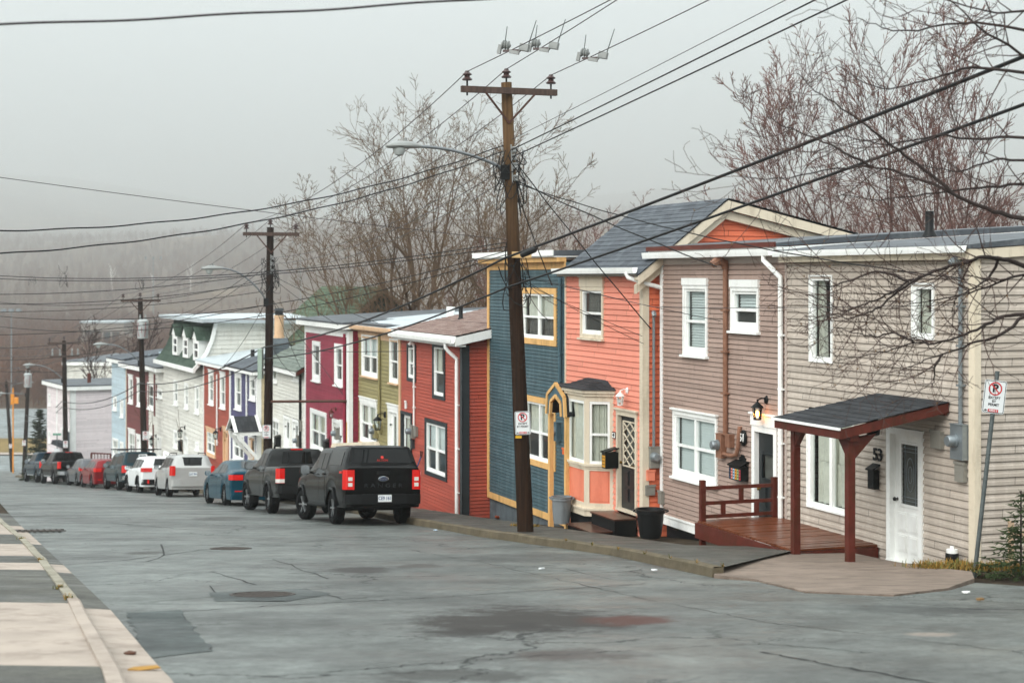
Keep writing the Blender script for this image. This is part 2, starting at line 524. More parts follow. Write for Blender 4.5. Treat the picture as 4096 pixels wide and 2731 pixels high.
def kerb_obj(name, poly, d, h, m, batter=.02):
    """Kerb stones along a plan polyline; the stone lies on the side of d."""
    mb = MB()
    sgn = 1 if d > 0 else -1
    rp = []
    for i in range(len(poly) - 1):           # resample so the top can be a little uneven
        a = Vector(poly[i]); b = Vector(poly[i + 1]); n = max(1, int((b - a).length / .9))
        rp += [tuple(a.lerp(b, k / n)) for k in range(n)]
    rp.append(poly[-1])
    o0 = rp; o1 = offset(rp, sgn * batter); o2 = offset(rp, d)
    rr = random.Random(3)
    hs = [h + rr.uniform(-.012, .012) for _ in rp]
    for i in range(len(rp) - 1):
        def P(o, k, z): return (o[k][0], o[k][1], gz(*o[k]) + z)
        j = i + 1
        mb.face([P(o0, i, -.05), P(o1, i, hs[i] - .02), P(o1, j, hs[j] - .02), P(o0, j, -.05)])
        t1 = offset(rp, sgn * (batter + .025))
        mb.face([P(o1, i, hs[i] - .02), P(t1, i, hs[i]), P(t1, j, hs[j]), P(o1, j, hs[j] - .02)])
        mb.face([P(t1, i, hs[i]), P(o2, i, hs[i]), P(o2, j, hs[j]), P(t1, j, hs[j])])
        mb.face([P(o2, i, hs[i]), P(o2, i, -.05), P(o2, j, -.05), P(o2, j, hs[j])])
    for k in (0, len(rp) - 1):
        def Q(o, z): return (o[k][0], o[k][1], gz(*o[k]) + z)
        mb.face([Q(o0, -.05), Q(o1, hs[k] - .02), Q(o2, hs[k]), Q(o2, -.05)])
    return tag(mb.build(name, m), kind='structure')


kerb_obj('kerb', KERB + CORNER, .17, .15, KERBM)
# right-hand pavement behind the kerb
PAV_IN = offset(KERB, .17)
PAV_OUT = offset(KERB, 1.75)
PAV_OUT[0] = vp(1855, 1277); PAV_OUT[1] = (PAV_OUT[1][0] - .4, PAV_OUT[1][1] - .15)
mb = MB(); strip(mb, PAV_IN, PAV_OUT, .138, .15)
for i in range(len(PAV_OUT) - 1):
    mb.face([(PAV_OUT[i][0], PAV_OUT[i][1], gz(*PAV_OUT[i]) + .15), (PAV_OUT[i][0], PAV_OUT[i][1], gz(*PAV_OUT[i]) - .1),
             (PAV_OUT[i + 1][0], PAV_OUT[i + 1][1], gz(*PAV_OUT[i + 1]) - .1), (PAV_OUT[i + 1][0], PAV_OUT[i + 1][1], gz(*PAV_OUT[i + 1]) + .15)])
tag(mb.build('pavement', ASPH2), kind='structure')
mb = MB(); mb.face([(p[0], p[1], gz(*p) + .135) for p in [(-37.0, 124.6)] + [(c[0] + .2, c[1]) for c in CORNER] + [(-30, 124)]])
tag(mb.build('corner_pavement', PALE), kind='structure')
# concrete apron and its slope down to the white door
AP = [vp(1640, 1328), vp(1740, 1335.5), vp(1850, 1361), vp(2050, 1369), vp(2180, 1355), vp(2238, 1337),
      vp(2232, 1327), vp(2122, 1311), vp(2040, 1297), vp(1960, 1284), vp(1842, 1264), vp(1760, 1276), vp(1665, 1298)]
mb = MB()
cen = (sum(p[0] for p in AP) / len(AP), sum(p[1] for p in AP) / len(AP))
hh = [.05, .03, .02, .02, .03, .05, .09, .07, .07, .1, .12, .125, .125]
AP2, hh2 = [], []
rgA = random.Random(12)
for i in range(len(AP)):
    j = (i + 1) % len(AP); n_ = max(1, int((Vector(AP[j]) - Vector(AP[i])).length / .14))
    for k in range(n_):
        f_ = k / n_; jit = .022 if i < 5 else .0
        AP2.append((AP[i][0] + (AP[j][0] - AP[i][0]) * f_ + rgA.uniform(-jit, jit), AP[i][1] + (AP[j][1] - AP[i][1]) * f_ + rgA.uniform(-jit, jit))); hh2.append(hh[i] + (hh[j] - hh[i]) * f_)
AP, hh = AP2, hh2
for i in range(len(AP)):
    j = (i + 1) % len(AP)
    mb.face([(AP[i][0], AP[i][1], gz(*AP[i]) + hh[i]), (AP[j][0], AP[j][1], gz(*AP[j]) + hh[j]), (cen[0], cen[1], gz(*cen) + .075)])
    mb.face([(AP[i][0], AP[i][1], gz(*AP[i]) + hh[i]), (AP[i][0], AP[i][1], gz(*AP[i]) - .06), (AP[j][0], AP[j][1], gz(*AP[j]) - .06), (AP[j][0], AP[j][1], gz(*AP[j]) + hh[j])])
tag(mb.build('driveway_apron', CONC), kind='structure')
# left side: gutter, kerb and pavement of alternating pale slabs and tarmac
KL0 = [vp(330, 1690), vp(284, 1568), vp(249, 1509), vp(189, 1400), vp(110, 1299), vp(62, 1249), vp(15, 1210), vp(-15, 1178)]
gl = offset(KL0, 0)


def along(poly, y):
    """Plan point of a measured polyline (v pixels) at print row y."""
    for (x0, y0), (x1, y1) in zip(poly, poly[1:]):
        if min(y0, y1) <= y <= max(y0, y1):
            t = (y - y0) / (y1 - y0); return vp(x0 + t * (x1 - x0), y)
    return vp(*poly[-1])


GPX = [(470, 1690), (399, 1568), (356.5, 1523.7), (252, 1400), (146, 1299), (93.5, 1249.5), (50, 1210), (20, 1178)]
KPX = [(330, 1690), (284, 1568), (249, 1509), (189, 1400), (110, 1299), (62, 1249), (15, 1210), (-15, 1178)]
OPX = [(285, 1690), (244, 1568), (222, 1539), (160, 1406), (90, 1302), (50, 1254), (1, 1201), (-30, 1172)]


def bands(name, A, B, rows, m, lift, liftb=None):
    mb = MB()
    for y0, y1 in rows:
        n = max(1, int(abs(y1 - y0) / 30))
        for k in range(n):
            ya = y0 + (y1 - y0) * k / n; yb = y0 + (y1 - y0) * (k + 1) / n
            p, q, r_, s_ = along(A, ya), along(B, ya), along(B, yb), along(A, yb)
            lb = lift if liftb is None else liftb
            mb.face([(p[0], p[1], gz(*p) + lift), (q[0], q[1], gz(*q) + lb), (r_[0], r_[1], gz(*r_) + lb), (s_[0], s_[1], gz(*s_) + lift)])
    return tag(mb.build(name, m), kind='structure')


bands('gutter_concrete', GPX, KPX, [(1690, 1402), (1318, 1299), (1252, 1209)], PALE, .012, .03)
bands('gutter_tarmac', GPX, KPX, [(1402, 1318), (1299, 1252), (1209, 1180)], ASPH2, .012, .03)
kl = [along(KPX, y) for y in (1690, 1620, 1568, 1509, 1450, 1400)]
kerb_obj('left_kerb_pale', kl, -.15, .12, PALE)
kl2 = [along(KPX, y) for y in (1400, 1350, 1299, 1270, 1249, 1225, 1210, 1180)] + [(-22.5, 66), (-28, 82), (-37, 104)]
kerb_obj('left_kerb_old', kl2, -.15, .12, KERBL)
WPX = [(-260, 1690), (-260, 1568), (-260, 1539), (-260, 1406), (-260, 1302), (-260, 1254), (-260, 1201), (-260, 1172)]
bands('left_pavement_slabs', OPX, WPX, [(1561, 1406), (1325, 1308), (1291, 1262), (1238, 1205)], PALE, .098, .12)
bands('left_pavement_tarmac', OPX, WPX, [(1690, 1561), (1406, 1325), (1308, 1291), (1262, 1238), (1205, 1173)], ASPH2, .098, .12)
# dark repair squares and manhole surround in the carriageway
sheet('tarmac_patch', [vp(288, 1408), vp(415, 1402), vp(487, 1496), vp(345, 1512)], PATCH, .009, ragged=.035)
sheet('manhole_patch', [vp(485, 1362), vp(700, 1352), vp(760, 1366), vp(660, 1381), vp(500, 1381)], PATCH, .009, ragged=.05)
IRONC = mat('rusty_cast_iron', '#46403c', .6, vary=.35, vscale=8, bump=.6, bscale=25, metal=.3)


def manhole(cx, cy, rad, label):
    c = gp(cx, cy)
    nrm = Vector((0, SLOPE, 1)).normalized()
    rot = Vector((0, 0, 1)).rotation_difference(nrm).to_matrix().to_4x4()
    M = Matrix.Translation(c + nrm * .012) @ rot
    mb = MB()
    mb.lathe([(rad, -.01), (rad, .004), (rad * .9, .004), (rad * .9, -.004), (0.001, -.004)], None, 28, 0, False)
    for k in range(-3, 4):
        w = math.sqrt(max(.01, (rad * .85) ** 2 - (k * rad * .24) ** 2))
        mb.box(-w, w, k * rad * .24 - rad * .05, k * rad * .24 + rad * .05, -.004, .003)
    o = mb.build('manhole_cover', IRONC)
    o.matrix_world = M
    tag(o, label, 'manhole cover')


manhole(603, 1366, .38, 'round rusty manhole cover in a dark tarmac patch near the middle of the road')
manhole(530, 1260, .36, 'smaller looking round manhole cover farther down the road behind the patched one')
# storm drain grate by the left kerb
p = gp(82, 1222)
mb = MB()
for k in range(9):
    mb.box(-.55 + k * .125, -.55 + k * .125 + .07, -.3, .3, 0, .02)
mb.box(-.6, .6, -.34, -.3, 0, .022); mb.box(-.6, .6, .3, .34, 0, .022)
o = mb.build('drain_grate', IRONC); o.matrix_world = Matrix.Translation(p + Vector((0, 0, .03))) @ Matrix.Rotation(-.1078, 4, 'X') @ Matrix.Rotation(.33, 4, 'Z')
tag(o, 'barred iron storm drain grate beside the left kerb', 'drain')

# open seams and cracks that run across the carriageway
def crack(pts, w, seed):
    rg = random.Random(seed); mb = MB(); P = []
    for (x0, y0), (x1, y1) in zip(pts, pts[1:]):
        n = max(2, int(abs(x1 - x0) / 16))
        for k in range(n): P.append((x0 + (x1 - x0) * k / n, y0 + (y1 - y0) * k / n))
    P.append(pts[-1]); Q = []
    for (x, y) in P:
        g = gp(x, y); Q.append((g.x + rg.uniform(-.035, .035), g.y + rg.uniform(-.05, .05), w * rg.uniform(.3, 1.3)))
    for (xa, ya, wa), (xb, yb, wb) in zip(Q, Q[1:]):
        d = Vector((xb - xa, yb - ya)); 
        if d.length < 1e-4: continue
        n = Vector((-d.y, d.x)).normalized()
        q = [(xa + n.x * wa, ya + n.y * wa), (xa - n.x * wa, ya - n.y * wa), (xb - n.x * wb, yb - n.y * wb), (xb + n.x * wb, yb + n.y * wb)]
        mb.face([(p[0], p[1], gz(*p) + .0075) for p in q])
    return mb


CRACKM = mat('open_seam_tar', '#1b1d1d', .7, vary=.3)
big = MB()
for k, (pts, w) in enumerate((([(345, 1411), (560, 1395), (1000, 1372), (1480, 1341)], .012), ([(1757, 1499), (1950, 1535), (2200, 1580)], .02), ([(560, 1560), (1200, 1508), (1750, 1478), (2000, 1500)], .008), ([(488, 1313), (586, 1343)], .016),
                              ([(630, 1284), (752, 1330)], .014), ([(937, 1262), (1148, 1300), (1500, 1380), (1760, 1430), (2352, 1500)], .008), ([(115, 1300), (300, 1285), (560, 1250), (800, 1240)], .013), ([(415, 1402), (487, 1496)], .02),
                              ([(484, 1346), (505, 1380), (660, 1382)], .02), ([(700, 1352), (790, 1376), (850, 1372)], .016), ([(250, 1200), (420, 1215), (560, 1210)], .018), ([(370, 1250), (380, 1275), (340, 1290)], .016), ([(1180, 1300), (1300, 1306), (1400, 1330)], .009))):
    m_ = crack(pts, w, k)
    b0 = len(big.v); big.v += m_.v; big.f += [tuple(i + b0 for i in f) for f in m_.f]; big.m += m_.m; big.sm += m_.sm
tag(big.build('road_cracks', CRACKM), kind='structure')
# ---------------------------------------------------------------- house building kit
# House frame: x runs along the front from its far end (0) to its near end (W), y runs into the house, z up.
class House:
    def __init__(s, name, label, far, near, depth=7.0, cat='house', z0=None, group='row houses along the street'):
        s.far = Vector((far[0], far[1], 0)); s.near = Vector((near[0], near[1], 0))
        ax = (s.near - s.far); s.W = ax.length; ax.normalize()
        s.z0 = gz(*far) if z0 is None else z0
        ay = Vector((-ax.y, ax.x, 0))
        s.M = Matrix(((ax.x, ay.x, 0, far[0]), (ax.y, ay.y, 0, far[1]), (0, 0, 1, s.z0), (0, 0, 0, 1)))
        s.ax, s.ay, s.D = ax, ay, depth
        s.root = empty(name, label, cat, s.M, group)
        s.holes = []          # (x0, x1, z0, z1) in the front wall

    def px(s, c, x, y, out=0.0):
        """Front-plane point (x, z) of a measured print point; out moves the plane towards the street."""
        u, w = pv(c, x, y)
        t = (u - XC) / F
        o = s.far - s.ay * out
        # o + k*ax on the vertical plane through the line of sight X = t*Y
        k = (t * o.y - o.x) / (s.ax.x - t * s.ax.y)
        p = o + s.ax * k
        return k, (YH - w) / F * p.y - s.z0

    def rect(s, c, xl, xr, yt, yb, out=0.0):
        a, zt = s.px(c, xl, yt, out); b, _ = s.px(c, xr, yt, out); _, zb = s.px(c, xl, yb, out)
        return [a, b, zb, zt]

    def side(s, c, x, y):
        """Point (y, z) on the near side wall."""
        u, w = pv(c, x, y)
        t = (u - XC) / F
        k = (t * s.near.y - s.near.x) / (s.ay.x - t * s.ay.y)
        p = s.near + s.ay * k
        return k, (YH - w) / F * p.y - s.z0

    def zat(s, c, x, y, depth=0.0):
        """Height of a measured print point lying on the plane set back by depth."""
        return s.px(c, x, y, -depth)[1]


def lap(mb, f, a0, a1, z0, z1, ex, holes, m=0, lip=.02, vinyl=False):
    """Lapped boards on a wall; f(a, z, out) gives the point."""
    k = 0
    while z0 + k * ex < z1 - .005:
        zb = z0 + k * ex; zt = min(zb + ex, z1); zm = (zb + zt) / 2
        k += 1
        segs = [(a0, a1)]
        for h in holes:
            if h[2] < zm < h[3]:
                ns = []
                for p, q in segs:
                    if h[1] <= p or h[0] >= q: ns.append((p, q)); continue
                    if h[0] > p: ns.append((p, h[0]))
                    if h[1] < q: ns.append((h[1], q))
                segs = ns
        for p, q in segs:
            if q - p < .01: continue
            g = min(.022, ex * .15)          # shadow gap under the butt of the board above
            mb.face([f(p, zb, -.012), f(q, zb, -.012), f(q, zb, lip), f(p, zb, lip)], m)
            mb.face([f(p, zt - g, -.012), f(q, zt - g, -.012), f(q, zt, -.012), f(p, zt, -.012)], m)
            zt -= g
            mb.face([f(p, zt, .0), f(q, zt, .0), f(q, zt, -.012), f(p, zt, -.012)], m)
            if vinyl:
                za = zb + (zt - zb) * .52; zc = zb + (zt - zb) * .62
                mb.face([f(p, zb, lip), f(q, zb, lip), f(q, za, lip * .82), f(p, za, lip * .82)], m)
                mb.face([f(p, za, lip * .82), f(q, za, lip * .82), f(q, zc, lip * .42), f(p, zc, lip * .42)], m)
                mb.face([f(p, zc, lip * .42), f(q, zc, lip * .42), f(q, zt, .0), f(p, zt, .0)], m)
            else:
                mb.face([f(p, zb, lip), f(q, zb, lip), f(q, zt, .0), f(p, zt, .0)], m)
            zt += g


def walls(h, m, z1, z0=-.9, ex=.092, sidem=None, lip=.02, vinyl=False, z1back=None, side_holes=(), far_side=True, front_x=(None, None), side_top=None):
    """Front and near-side wall of lapped boards, plain back and far wall, as one part."""
    mb = MB()
    x0 = 0.0 if front_x[0] is None else front_x[0]; x1 = h.W if front_x[1] is None else front_x[1]
    holes = [(a + i, b - i, c + i, d - i) for a, b, c, d, i in h.holes]
    lap(mb, lambda a, z, o: (a, -o, z), x0, x1, z0, z1, ex, holes, 0, lip, vinyl)
    zb = z1 if z1back is None else z1back
    D = h.D
    mb.face([(h.W, D, z0), (0, D, z0), (0, D, zb), (h.W, D, zb)], 0)
    mb.face([(0, D, z0), (0, 0, z0), (0, 0, z1), (0, D, zb)], 0)
    sm = 1 if sidem is not None else 0
    if side_top is None:
        # follow a straight slope from z1 (front) to zb (back)
        n0 = len(mb.f)
        k = 0
        zz = min(z1, zb)
        lap(mb, lambda a, z, o: (h.W + o, a, z), 0, D, z0, zz, ex, list(side_holes), sm, lip, vinyl)
        if abs(z1 - zb) > .02:
            hi = max(z1, zb)
            mb.face([(h.W + .004, 0, z1 if z1 > zb else zz), (h.W + .004, D, zz if z1 > zb else zb), (h.W + .004, 0 if z1 > zb else 0, zz)], sm)
    else:
        poly = side_top               # [(y, z)...] top line of the near wall
        k = 0
        while True:
            zlo = z0 + k * ex; k += 1
            ztop = max(z for _, z in poly)
            if zlo > ztop: break
            zm = zlo + ex / 2
            ys = []
            pts = [(poly[0][0], z0)] + poly + [(poly[-1][0], z0)]
            for (ya, za), (yb2, zb2) in zip(pts, pts[1:] + pts[:1]):
                if (za - zm) * (zb2 - zm) < 0:
                    ys.append(ya + (yb2 - ya) * (zm - za) / (zb2 - za))
            ys.sort()
            if len(ys) >= 2:
                lap(mb, lambda a, z, o: (h.W + o, a, z), ys[0], ys[-1], zlo, zlo + ex, ex, [], sm, lip, vinyl)
    ms = [m] + ([sidem] if sidem is not None else [])
    return mb.build('wall', ms, h.root)


def drape(mb, x0, x1, z0, z1, y, seed, folds=7, m=0, amp=.02):
    rr = random.Random(seed)
    n = max(6, int((x1 - x0) / .03))
    ph = rr.random() * 6
    top = []; bot = []
    for i in range(n + 1):
        x = x0 + (x1 - x0) * i / n
        d = amp * math.sin(ph + folds * 6.28 * i / n) + amp * .5 * math.sin(ph * 2 + folds * 14 * i / n)
        top.append((x, y + d, z1)); bot.append((x, y + d * 1.5, z0))
    mb.grid([bot, top], m, True)


WCOUNT = [0]


def window(h, rect, trim=.09, tm=WHITE, fm=WHITE, cols=1, rows=2, header=0.0, sill=True, fill=('sheer', 'dark'), fw=.045, split=.52, name='window',
           grid=None, proud=.04, sillm=None, label=None, y0=0.0):
    """rect is the outer edge of the trim. Adds a window part with pane and curtain sub-parts, and opens the wall."""
    WCOUNT[0] += 1
    a, b, c, d = rect
    h.holes.append((a, b, c, d, max(.015, trim * .5)))
    mb = MB()
    w = trim
    P = proud
    if w > .02:
        mb.box(a, a + w, y0 - P, y0 + .06, c, d, 0); mb.box(b - w, b, y0 - P, y0 + .06, c, d, 0)
        mb.box(a + w, b - w, y0 - P, y0 + .06, d - w, d, 0); mb.box(a + w, b - w, y0 - P, y0 + .06, c, c + w, 0)
    if header:
        mb.box(a - .02, b + .02, y0 - P - .015, y0 + .02, d + .002, d + header, 0)
        mb.box(a - .045, b + .045, y0 - P - .045, y0 + .02, d + header + .001, d + header + .035, 0)
    if sill:
        mb.box(a - .04, b + .04, y0 - P - .055, y0 + .02, c - .045, c - .002, 2)
    a1, b1, c1, d1 = a + w, b - w, c + w, d - w
    e = fw
    mb.box(a1, a1 + e, y0 - .012, y0 + .07, c1, d1, 1); mb.box(b1 - e, b1, y0 - .012, y0 + .07, c1, d1, 1)
    mb.box(a1 + e, b1 - e, y0 - .012, y0 + .07, d1 - e, d1, 1); mb.box(a1 + e, b1 - e, y0 - .012, y0 + .07, c1, c1 + e, 1)
    a2, b2, c2, d2 = a1 + e, b1 - e, c1 + e, d1 - e
    for k in range(1, cols):
        x = a2 + (b2 - a2) * k / cols
        mb.box(x - e * .75, x + e * .75, y0 - .008, y0 + .07, c2, d2, 1)
    if rows == 2:
        z = c2 + (d2 - c2) * (1 - split)
        mb.box(a2, b2, y0 - .004, y0 + .068, z - e * .5, z + e * .5, 1)
        # lower sash sits a little further in
        for k in range(cols):
            xa = a2 + (b2 - a2) * k / cols + (e * .75 if k else 0); xb = a2 + (b2 - a2) * (k + 1) / cols - (e * .75 if k < cols - 1 else 0)
            mb.box(xa, xa + .025, y0 + .012, y0 + .055, c2, z - e * .5, 1); mb.box(xb - .025, xb, y0 + .012, y0 + .055, c2, z - e * .5, 1)
            mb.box(xa + .025, xb - .025, y0 + .012, y0 + .055, c2, c2 + .04, 1)
    if grid:
        gc, gr, z0f = grid
        zb = c2 + (d2 - c2) * z0f
        for k in range(1, gc):
            x = a2 + (b2 - a2) * k / gc
            mb.box(x - .012, x + .012, y0 + .005, y0 + .03, zb, d2, 1)
        for k in range(1, gr):
            z = zb + (d2 - zb) * k / gr
            mb.box(a2, b2, y0 + .005, y0 + .03, z - .012, z + .012, 1)
    wo = mb.build(name, [tm, fm, sillm or tm], h.root)
    if label: wo['label'] = label
    pb = MB(); pb.face([(a2, y0 + .045, c2), (b2, y0 + .045, c2), (b2, y0 + .045, d2), (a2, y0 + .045, d2)])
    pb.build('pane', GLASS, wo)
    zs = c2 + (d2 - c2) * (1 - split)
    cm = {'sheer': SHEER, 'blind': BLIND, 'drape': DRAPE, 'screen': SCREEN}
    up, lo = fill if isinstance(fill, tuple) else (fill, fill)
    cb = MB(); used = False
    ms = [SHEER, BLIND, DRAPE, SCREEN, BLACKP]
    rr = random.Random(WCOUNT[0])
    for f, zz0, zz1, yy in ((up, zs, d2, .13), (lo, c2, zs, .132)):
        if f == 'sheer': drape(cb, a2 - .02, b2 + .02, zz0, zz1, y0 + yy, WCOUNT[0], 5 + rr.random() * 4, 0, .018); used = True
        elif f == 'parted':
            g = (b2 - a2)
            drape(cb, a2 - .02, a2 + g * rr.uniform(.26, .42), zz0, zz1, y0 + yy, WCOUNT[0], 4, 0, .02)
            drape(cb, b2 - g * rr.uniform(.26, .42), b2 + .02, zz0, zz1, y0 + yy, WCOUNT[0] + 9, 4, 0, .02); used = True
        elif f == 'drape': drape(cb, a2 - .02, b2 + .02, zz0, zz1, y0 + yy, WCOUNT[0], 6, 2, .02); used = True
        elif f == 'screen':
            cb.face([(a2, y0 + .075, zz0), (b2, y0 + .075, zz0), (b2, y0 + .075, zz1), (a2, y0 + .075, zz1)], 3); used = True
        elif f == 'blind':
            n = max(3, int((zz1 - zz0) / .05)); st = (zz1 - zz0) / n
            for k in range(n):
                cb.face([(a2, y0 + .10, zz0 + k * st), (b2, y0 + .10, zz0 + k * st), (b2, y0 + .125, zz0 + (k + 1) * st - .004), (a2, y0 + .125, zz0 + (k + 1) * st - .004)], 1)
            used = True
    if used: cb.build('curtain', ms, wo)
    return wo


def door(h, rect, slab, trim=.09, tm=WHITE, glass=None, panels=True, header=0.0, knob=True, knob_left=True, storm=False, recess=.05, label=None):
    """glass = list of (x0, x1, z0, z1) as fractions of the slab."""
    a, b, c, d = rect
    h.holes.append((a, b, c - 1.5, d, .03))
    mb = MB(); w = trim
    mb.box(a, a + w, -.045, .12, c, d, 0); mb.box(b - w, b, -.045, .12, c, d, 0); mb.box(a + w, b - w, -.045, .12, d - w, d, 0)
    mb.box(a, b, -.06, .14, c - .05, c - .001, 0)
    if header:
        mb.box(a - .02, b + .02, -.06, .02, d + .001, d + header, 0); mb.box(a - .05, b + .05, -.09, .02, d + header + .001, d + header + .035, 0)
    a1, b1, c1, d1 = a + w, b - w, c, d - w
    fr = mb.build('door_frame', tm, h.root)
    mb = MB(); y = recess
    W_, H_ = b1 - a1, d1 - c1
    gl = [(a1 + p * W_, a1 + q * W_, c1 + r_ * H_, c1 + s_ * H_) for p, q, r_, s_ in (glass or [])]
    # slab as cells around the glass
    xs = sorted({a1, b1} | {g[0] for g in gl} | {g[1] for g in gl}); zs = sorted({c1, d1} | {g[2] for g in gl} | {g[3] for g in gl})
    for i in range(len(xs) - 1):
        for j in range(len(zs) - 1):
            xm, zm = (xs[i] + xs[i + 1]) / 2, (zs[j] + zs[j + 1]) / 2
            if any(g[0] < xm < g[1] and g[2] < zm < g[3] for g in gl): continue
            mb.face([(xs[i], y, zs[j]), (xs[i + 1], y, zs[j]), (xs[i + 1], y, zs[j + 1]), (xs[i], y, zs[j + 1])])
    for g in gl:       # moulding round the glass
        e = .03
        for q in ((g[0] - e, g[0] + .01, g[2] - e, g[3] + e), (g[1] - .01, g[1] + e, g[2] - e, g[3] + e), (g[0], g[1], g[2] - e, g[2] + .01), (g[0], g[1], g[3] - .01, g[3] + e)):
            mb.box(q[0], q[1], y - .018, y + .01, q[2], q[3])
    if panels:
        gtop = min([g[2] for g in gl] + [d1]) - .12
        for q in range(2):
            xa = a1 + W_ * (.14 + .4 * q); xb = xa + W_ * .3
            for za, zb in ((c1 + .16, c1 + (gtop - c1) * .55), (c1 + (gtop - c1) * .62, gtop)):
                if zb - za < .08: continue
                mb.box(xa, xb, y - .012, y + .002, za, zb); mb.box(xa + .025, xb - .025, y - .02, y, za + .025, zb - .025)
    o = mb.build('door', slab, h.root)
    if label: o['label'] = label
    if gl:
        pb = MB()
        for g in gl: pb.face([(g[0], y + .01, g[2]), (g[1], y + .01, g[2]), (g[1], y + .01, g[3]), (g[0], y + .01, g[3])])
        pb.build('door_pane', GLASS, o)
        cb = MB()
        for g in gl: cb.face([(g[0], y + .05, g[2]), (g[1], y + .05, g[2]), (g[1], y + .05, g[3]), (g[0], y + .05, g[3])])
        cb.build('lace_curtain', SHEER if storm else DRAPE, o)
    if knob:
        kx = a1 + .07 if knob_left else b1 - .07
        kb = MB(); kb.lathe([(.0, -.07), (.03, -.065), (.034, -.045), (.012, -.03), (.012, 0), (.03, 0)], Matrix.Translation((kx, y, c1 + .95)) @ Matrix.Rotation(R(-90), 4, 'X'), 10)
        kb.build('handle', BRASS if slab is not WHITE else BLACKP, o)
    return o


def downpipe(h, x, ztop, zbot, m, r=.04, ytop=-.18, name='downpipe', elbow=True, dx=0.0):
    mb = MB()
    if elbow:
        mb.tube([(x - dx, ytop, ztop), (x - dx, ytop, ztop - .12), (x - dx * .6, ytop * .8, ztop - .22), (x, -.07, ztop - .42), (x, -.07, ztop - .55), (x, -.07, zbot)], r, 8)
    else:
        mb.tube([(x, -.06, ztop), (x, -.06, zbot)], r, 8)
    for k in range(1, 5):
        z = ztop - .5 + (zbot - ztop) * k / 5
        mb.box(x - r - .03, x + r + .03, -.07 - r * .4, -.01, z, z + .03)
    return mb.build(name, m, h.root)


def gutter(h, x0, x1, z, m, y=-.2, size=.11, name='gutter'):
    prof = [(0, 0), (0, -.02), (-.02, -size * .8), (-size * .4, -size), (-size * .9, -size), (-size, -size * .5), (-size * 1.05, 0), (-size * .95, 0), (-size * .9, -size * .45), (-size * .8, -size * .88), (-size * .4, -size * .88), (-.03, -size * .7), (-.012, 0)]
    mb = MB()
    mb.prism([(y + size + a, z + b) for a, b in prof], lambda a, b, t: (t, a, b), x0, x1)
    return mb.build(name, m, h.root)


def flat_roof(h, zf, zb, m, over=.15, edge=WHITE, fh=.16, x0=-.1, x1=None, over_b=.1, edgedark=None, thick=.06, side_edge=True):
    """Gently sloping membrane roof from the front (zf) to the back (zb), with fascia boards."""
    x1 = h.W + .1 if x1 is None else x1
    mb = MB()
    D = h.D + over_b
    n = 10
    rr = random.Random(len(h.root.name) * 7 + int(h.W * 10))
    rows = []
    for i in range(n + 1):
        y = -over + (D + over) * i / n
        z = zf + (zb - zf) * (i / n) ** .8
        rows.append([(x0 + (x1 - x0) * j / 8, y, z + (rr.uniform(-.015, .015) if 0 < i < n and 0 < j < 8 else 0)) for j in range(9)])
    mb.grid(rows, 0, True)
    mb.face([(x0, -over, zf - thick), (x1, -over, zf - thick), (x1, -over, zf), (x0, -over, zf)], 0)
    mb.face([(x1, -over, zf - thick), (x1, D, zb - thick), (x1, D, zb), *[(x1, -over + (D + over) * i / n, zf + (zb - zf) * (i / n) ** .8) for i in range(n - 1, -1, -1)]], 0)
    mb.face([(x1, D, zb), (x1, D, zb - thick), (x0, D, zb - thick), (x0, D, zb)], 0)
    mb.face([(x0, -over, zf - thick), (x0, -over, zf), *[(x0, -over + (D + over) * i / n, zf + (zb - zf) * (i / n) ** .8) for i in range(1, n)], (x0, D, zb), (x0, D, zb - thick)], 0)
    mb.face([(x0, -over, zf - thick), (x0, D, zb - thick), (x1, D, zb - thick), (x1, -over, zf - thick)], 0)
    ro = mb.build('roof', m, h.root)
    eb = MB()
    eb.box(x0 + .01, x1 - .01, -over + .012, .03, zf - thick - fh, zf - thick - .003, 0)
    if side_edge:
        y0, y1 = .031, D - .01
        eb.prism([(y0, zf - thick - fh), (y1, zb - thick - fh), (y1, zb - thick - .003), (y0, zf - thick - .003)], lambda a, b, t: (t, a, b), h.W - .0, x1 - .012, 0)
    eb.build('fascia', edge, h.root)
    return ro


def corner_board(h, x0, x1, z0, z1, m, proud=.035, name='corner_board', wrap=0.0):
    mb = MB(); mb.box(x0, x1, -proud, .02, z0, z1)
    if wrap: mb.box(h.W - .01, h.W + proud, -proud + .001, wrap, z0, z1)
    return mb.build(name, m, h.root)


def vent(h, x, y, z, r, ht, m, name='vent_pipe', cone=True):
    mb = MB()
    prof = [(r * 1.9, 0), (r * 1.5, .06), (r, .12)] if cone else [(r, 0)]
    mb.lathe(prof + [(r, ht), (r * .8, ht), (r * .8, ht - .05)], Matrix.Translation((x, y, z)), 12)
    return mb.build(name, m, h.root)


def mount(h, x, z, y=-.02):
    """Frame of a fixture hung on the front wall."""
    return h.M @ Matrix.Translation((x, y, z))


def meter(h, x, z, boxm, w=.26, hh=.42, stalk=None, name='electricity_meter', y=0.0, M=None):
    mb = MB()
    mb.box(x - w / 2, x + w / 2, y - .13, y - .015, z - hh / 2, z + hh / 2, 0)
    mb.box(x - w / 2 - .012, x + w / 2 + .012, y - .14, y - .012, z + hh / 2, z + hh / 2 + .015, 0)
    T = Matrix.Translation((x - w * .1, y - .13, z + .02)) @ Matrix.Rotation(R(90), 4, 'X')
    mb.lathe([(.1, 0), (.1, .03), (.088, .035), (.085, .12), (.07, .14), (0.001, .145)], T, 16, 1)
    o = mb.build(name, [boxm, STEEL], h.root)
    if M is not None: o.matrix_local = M
    return o


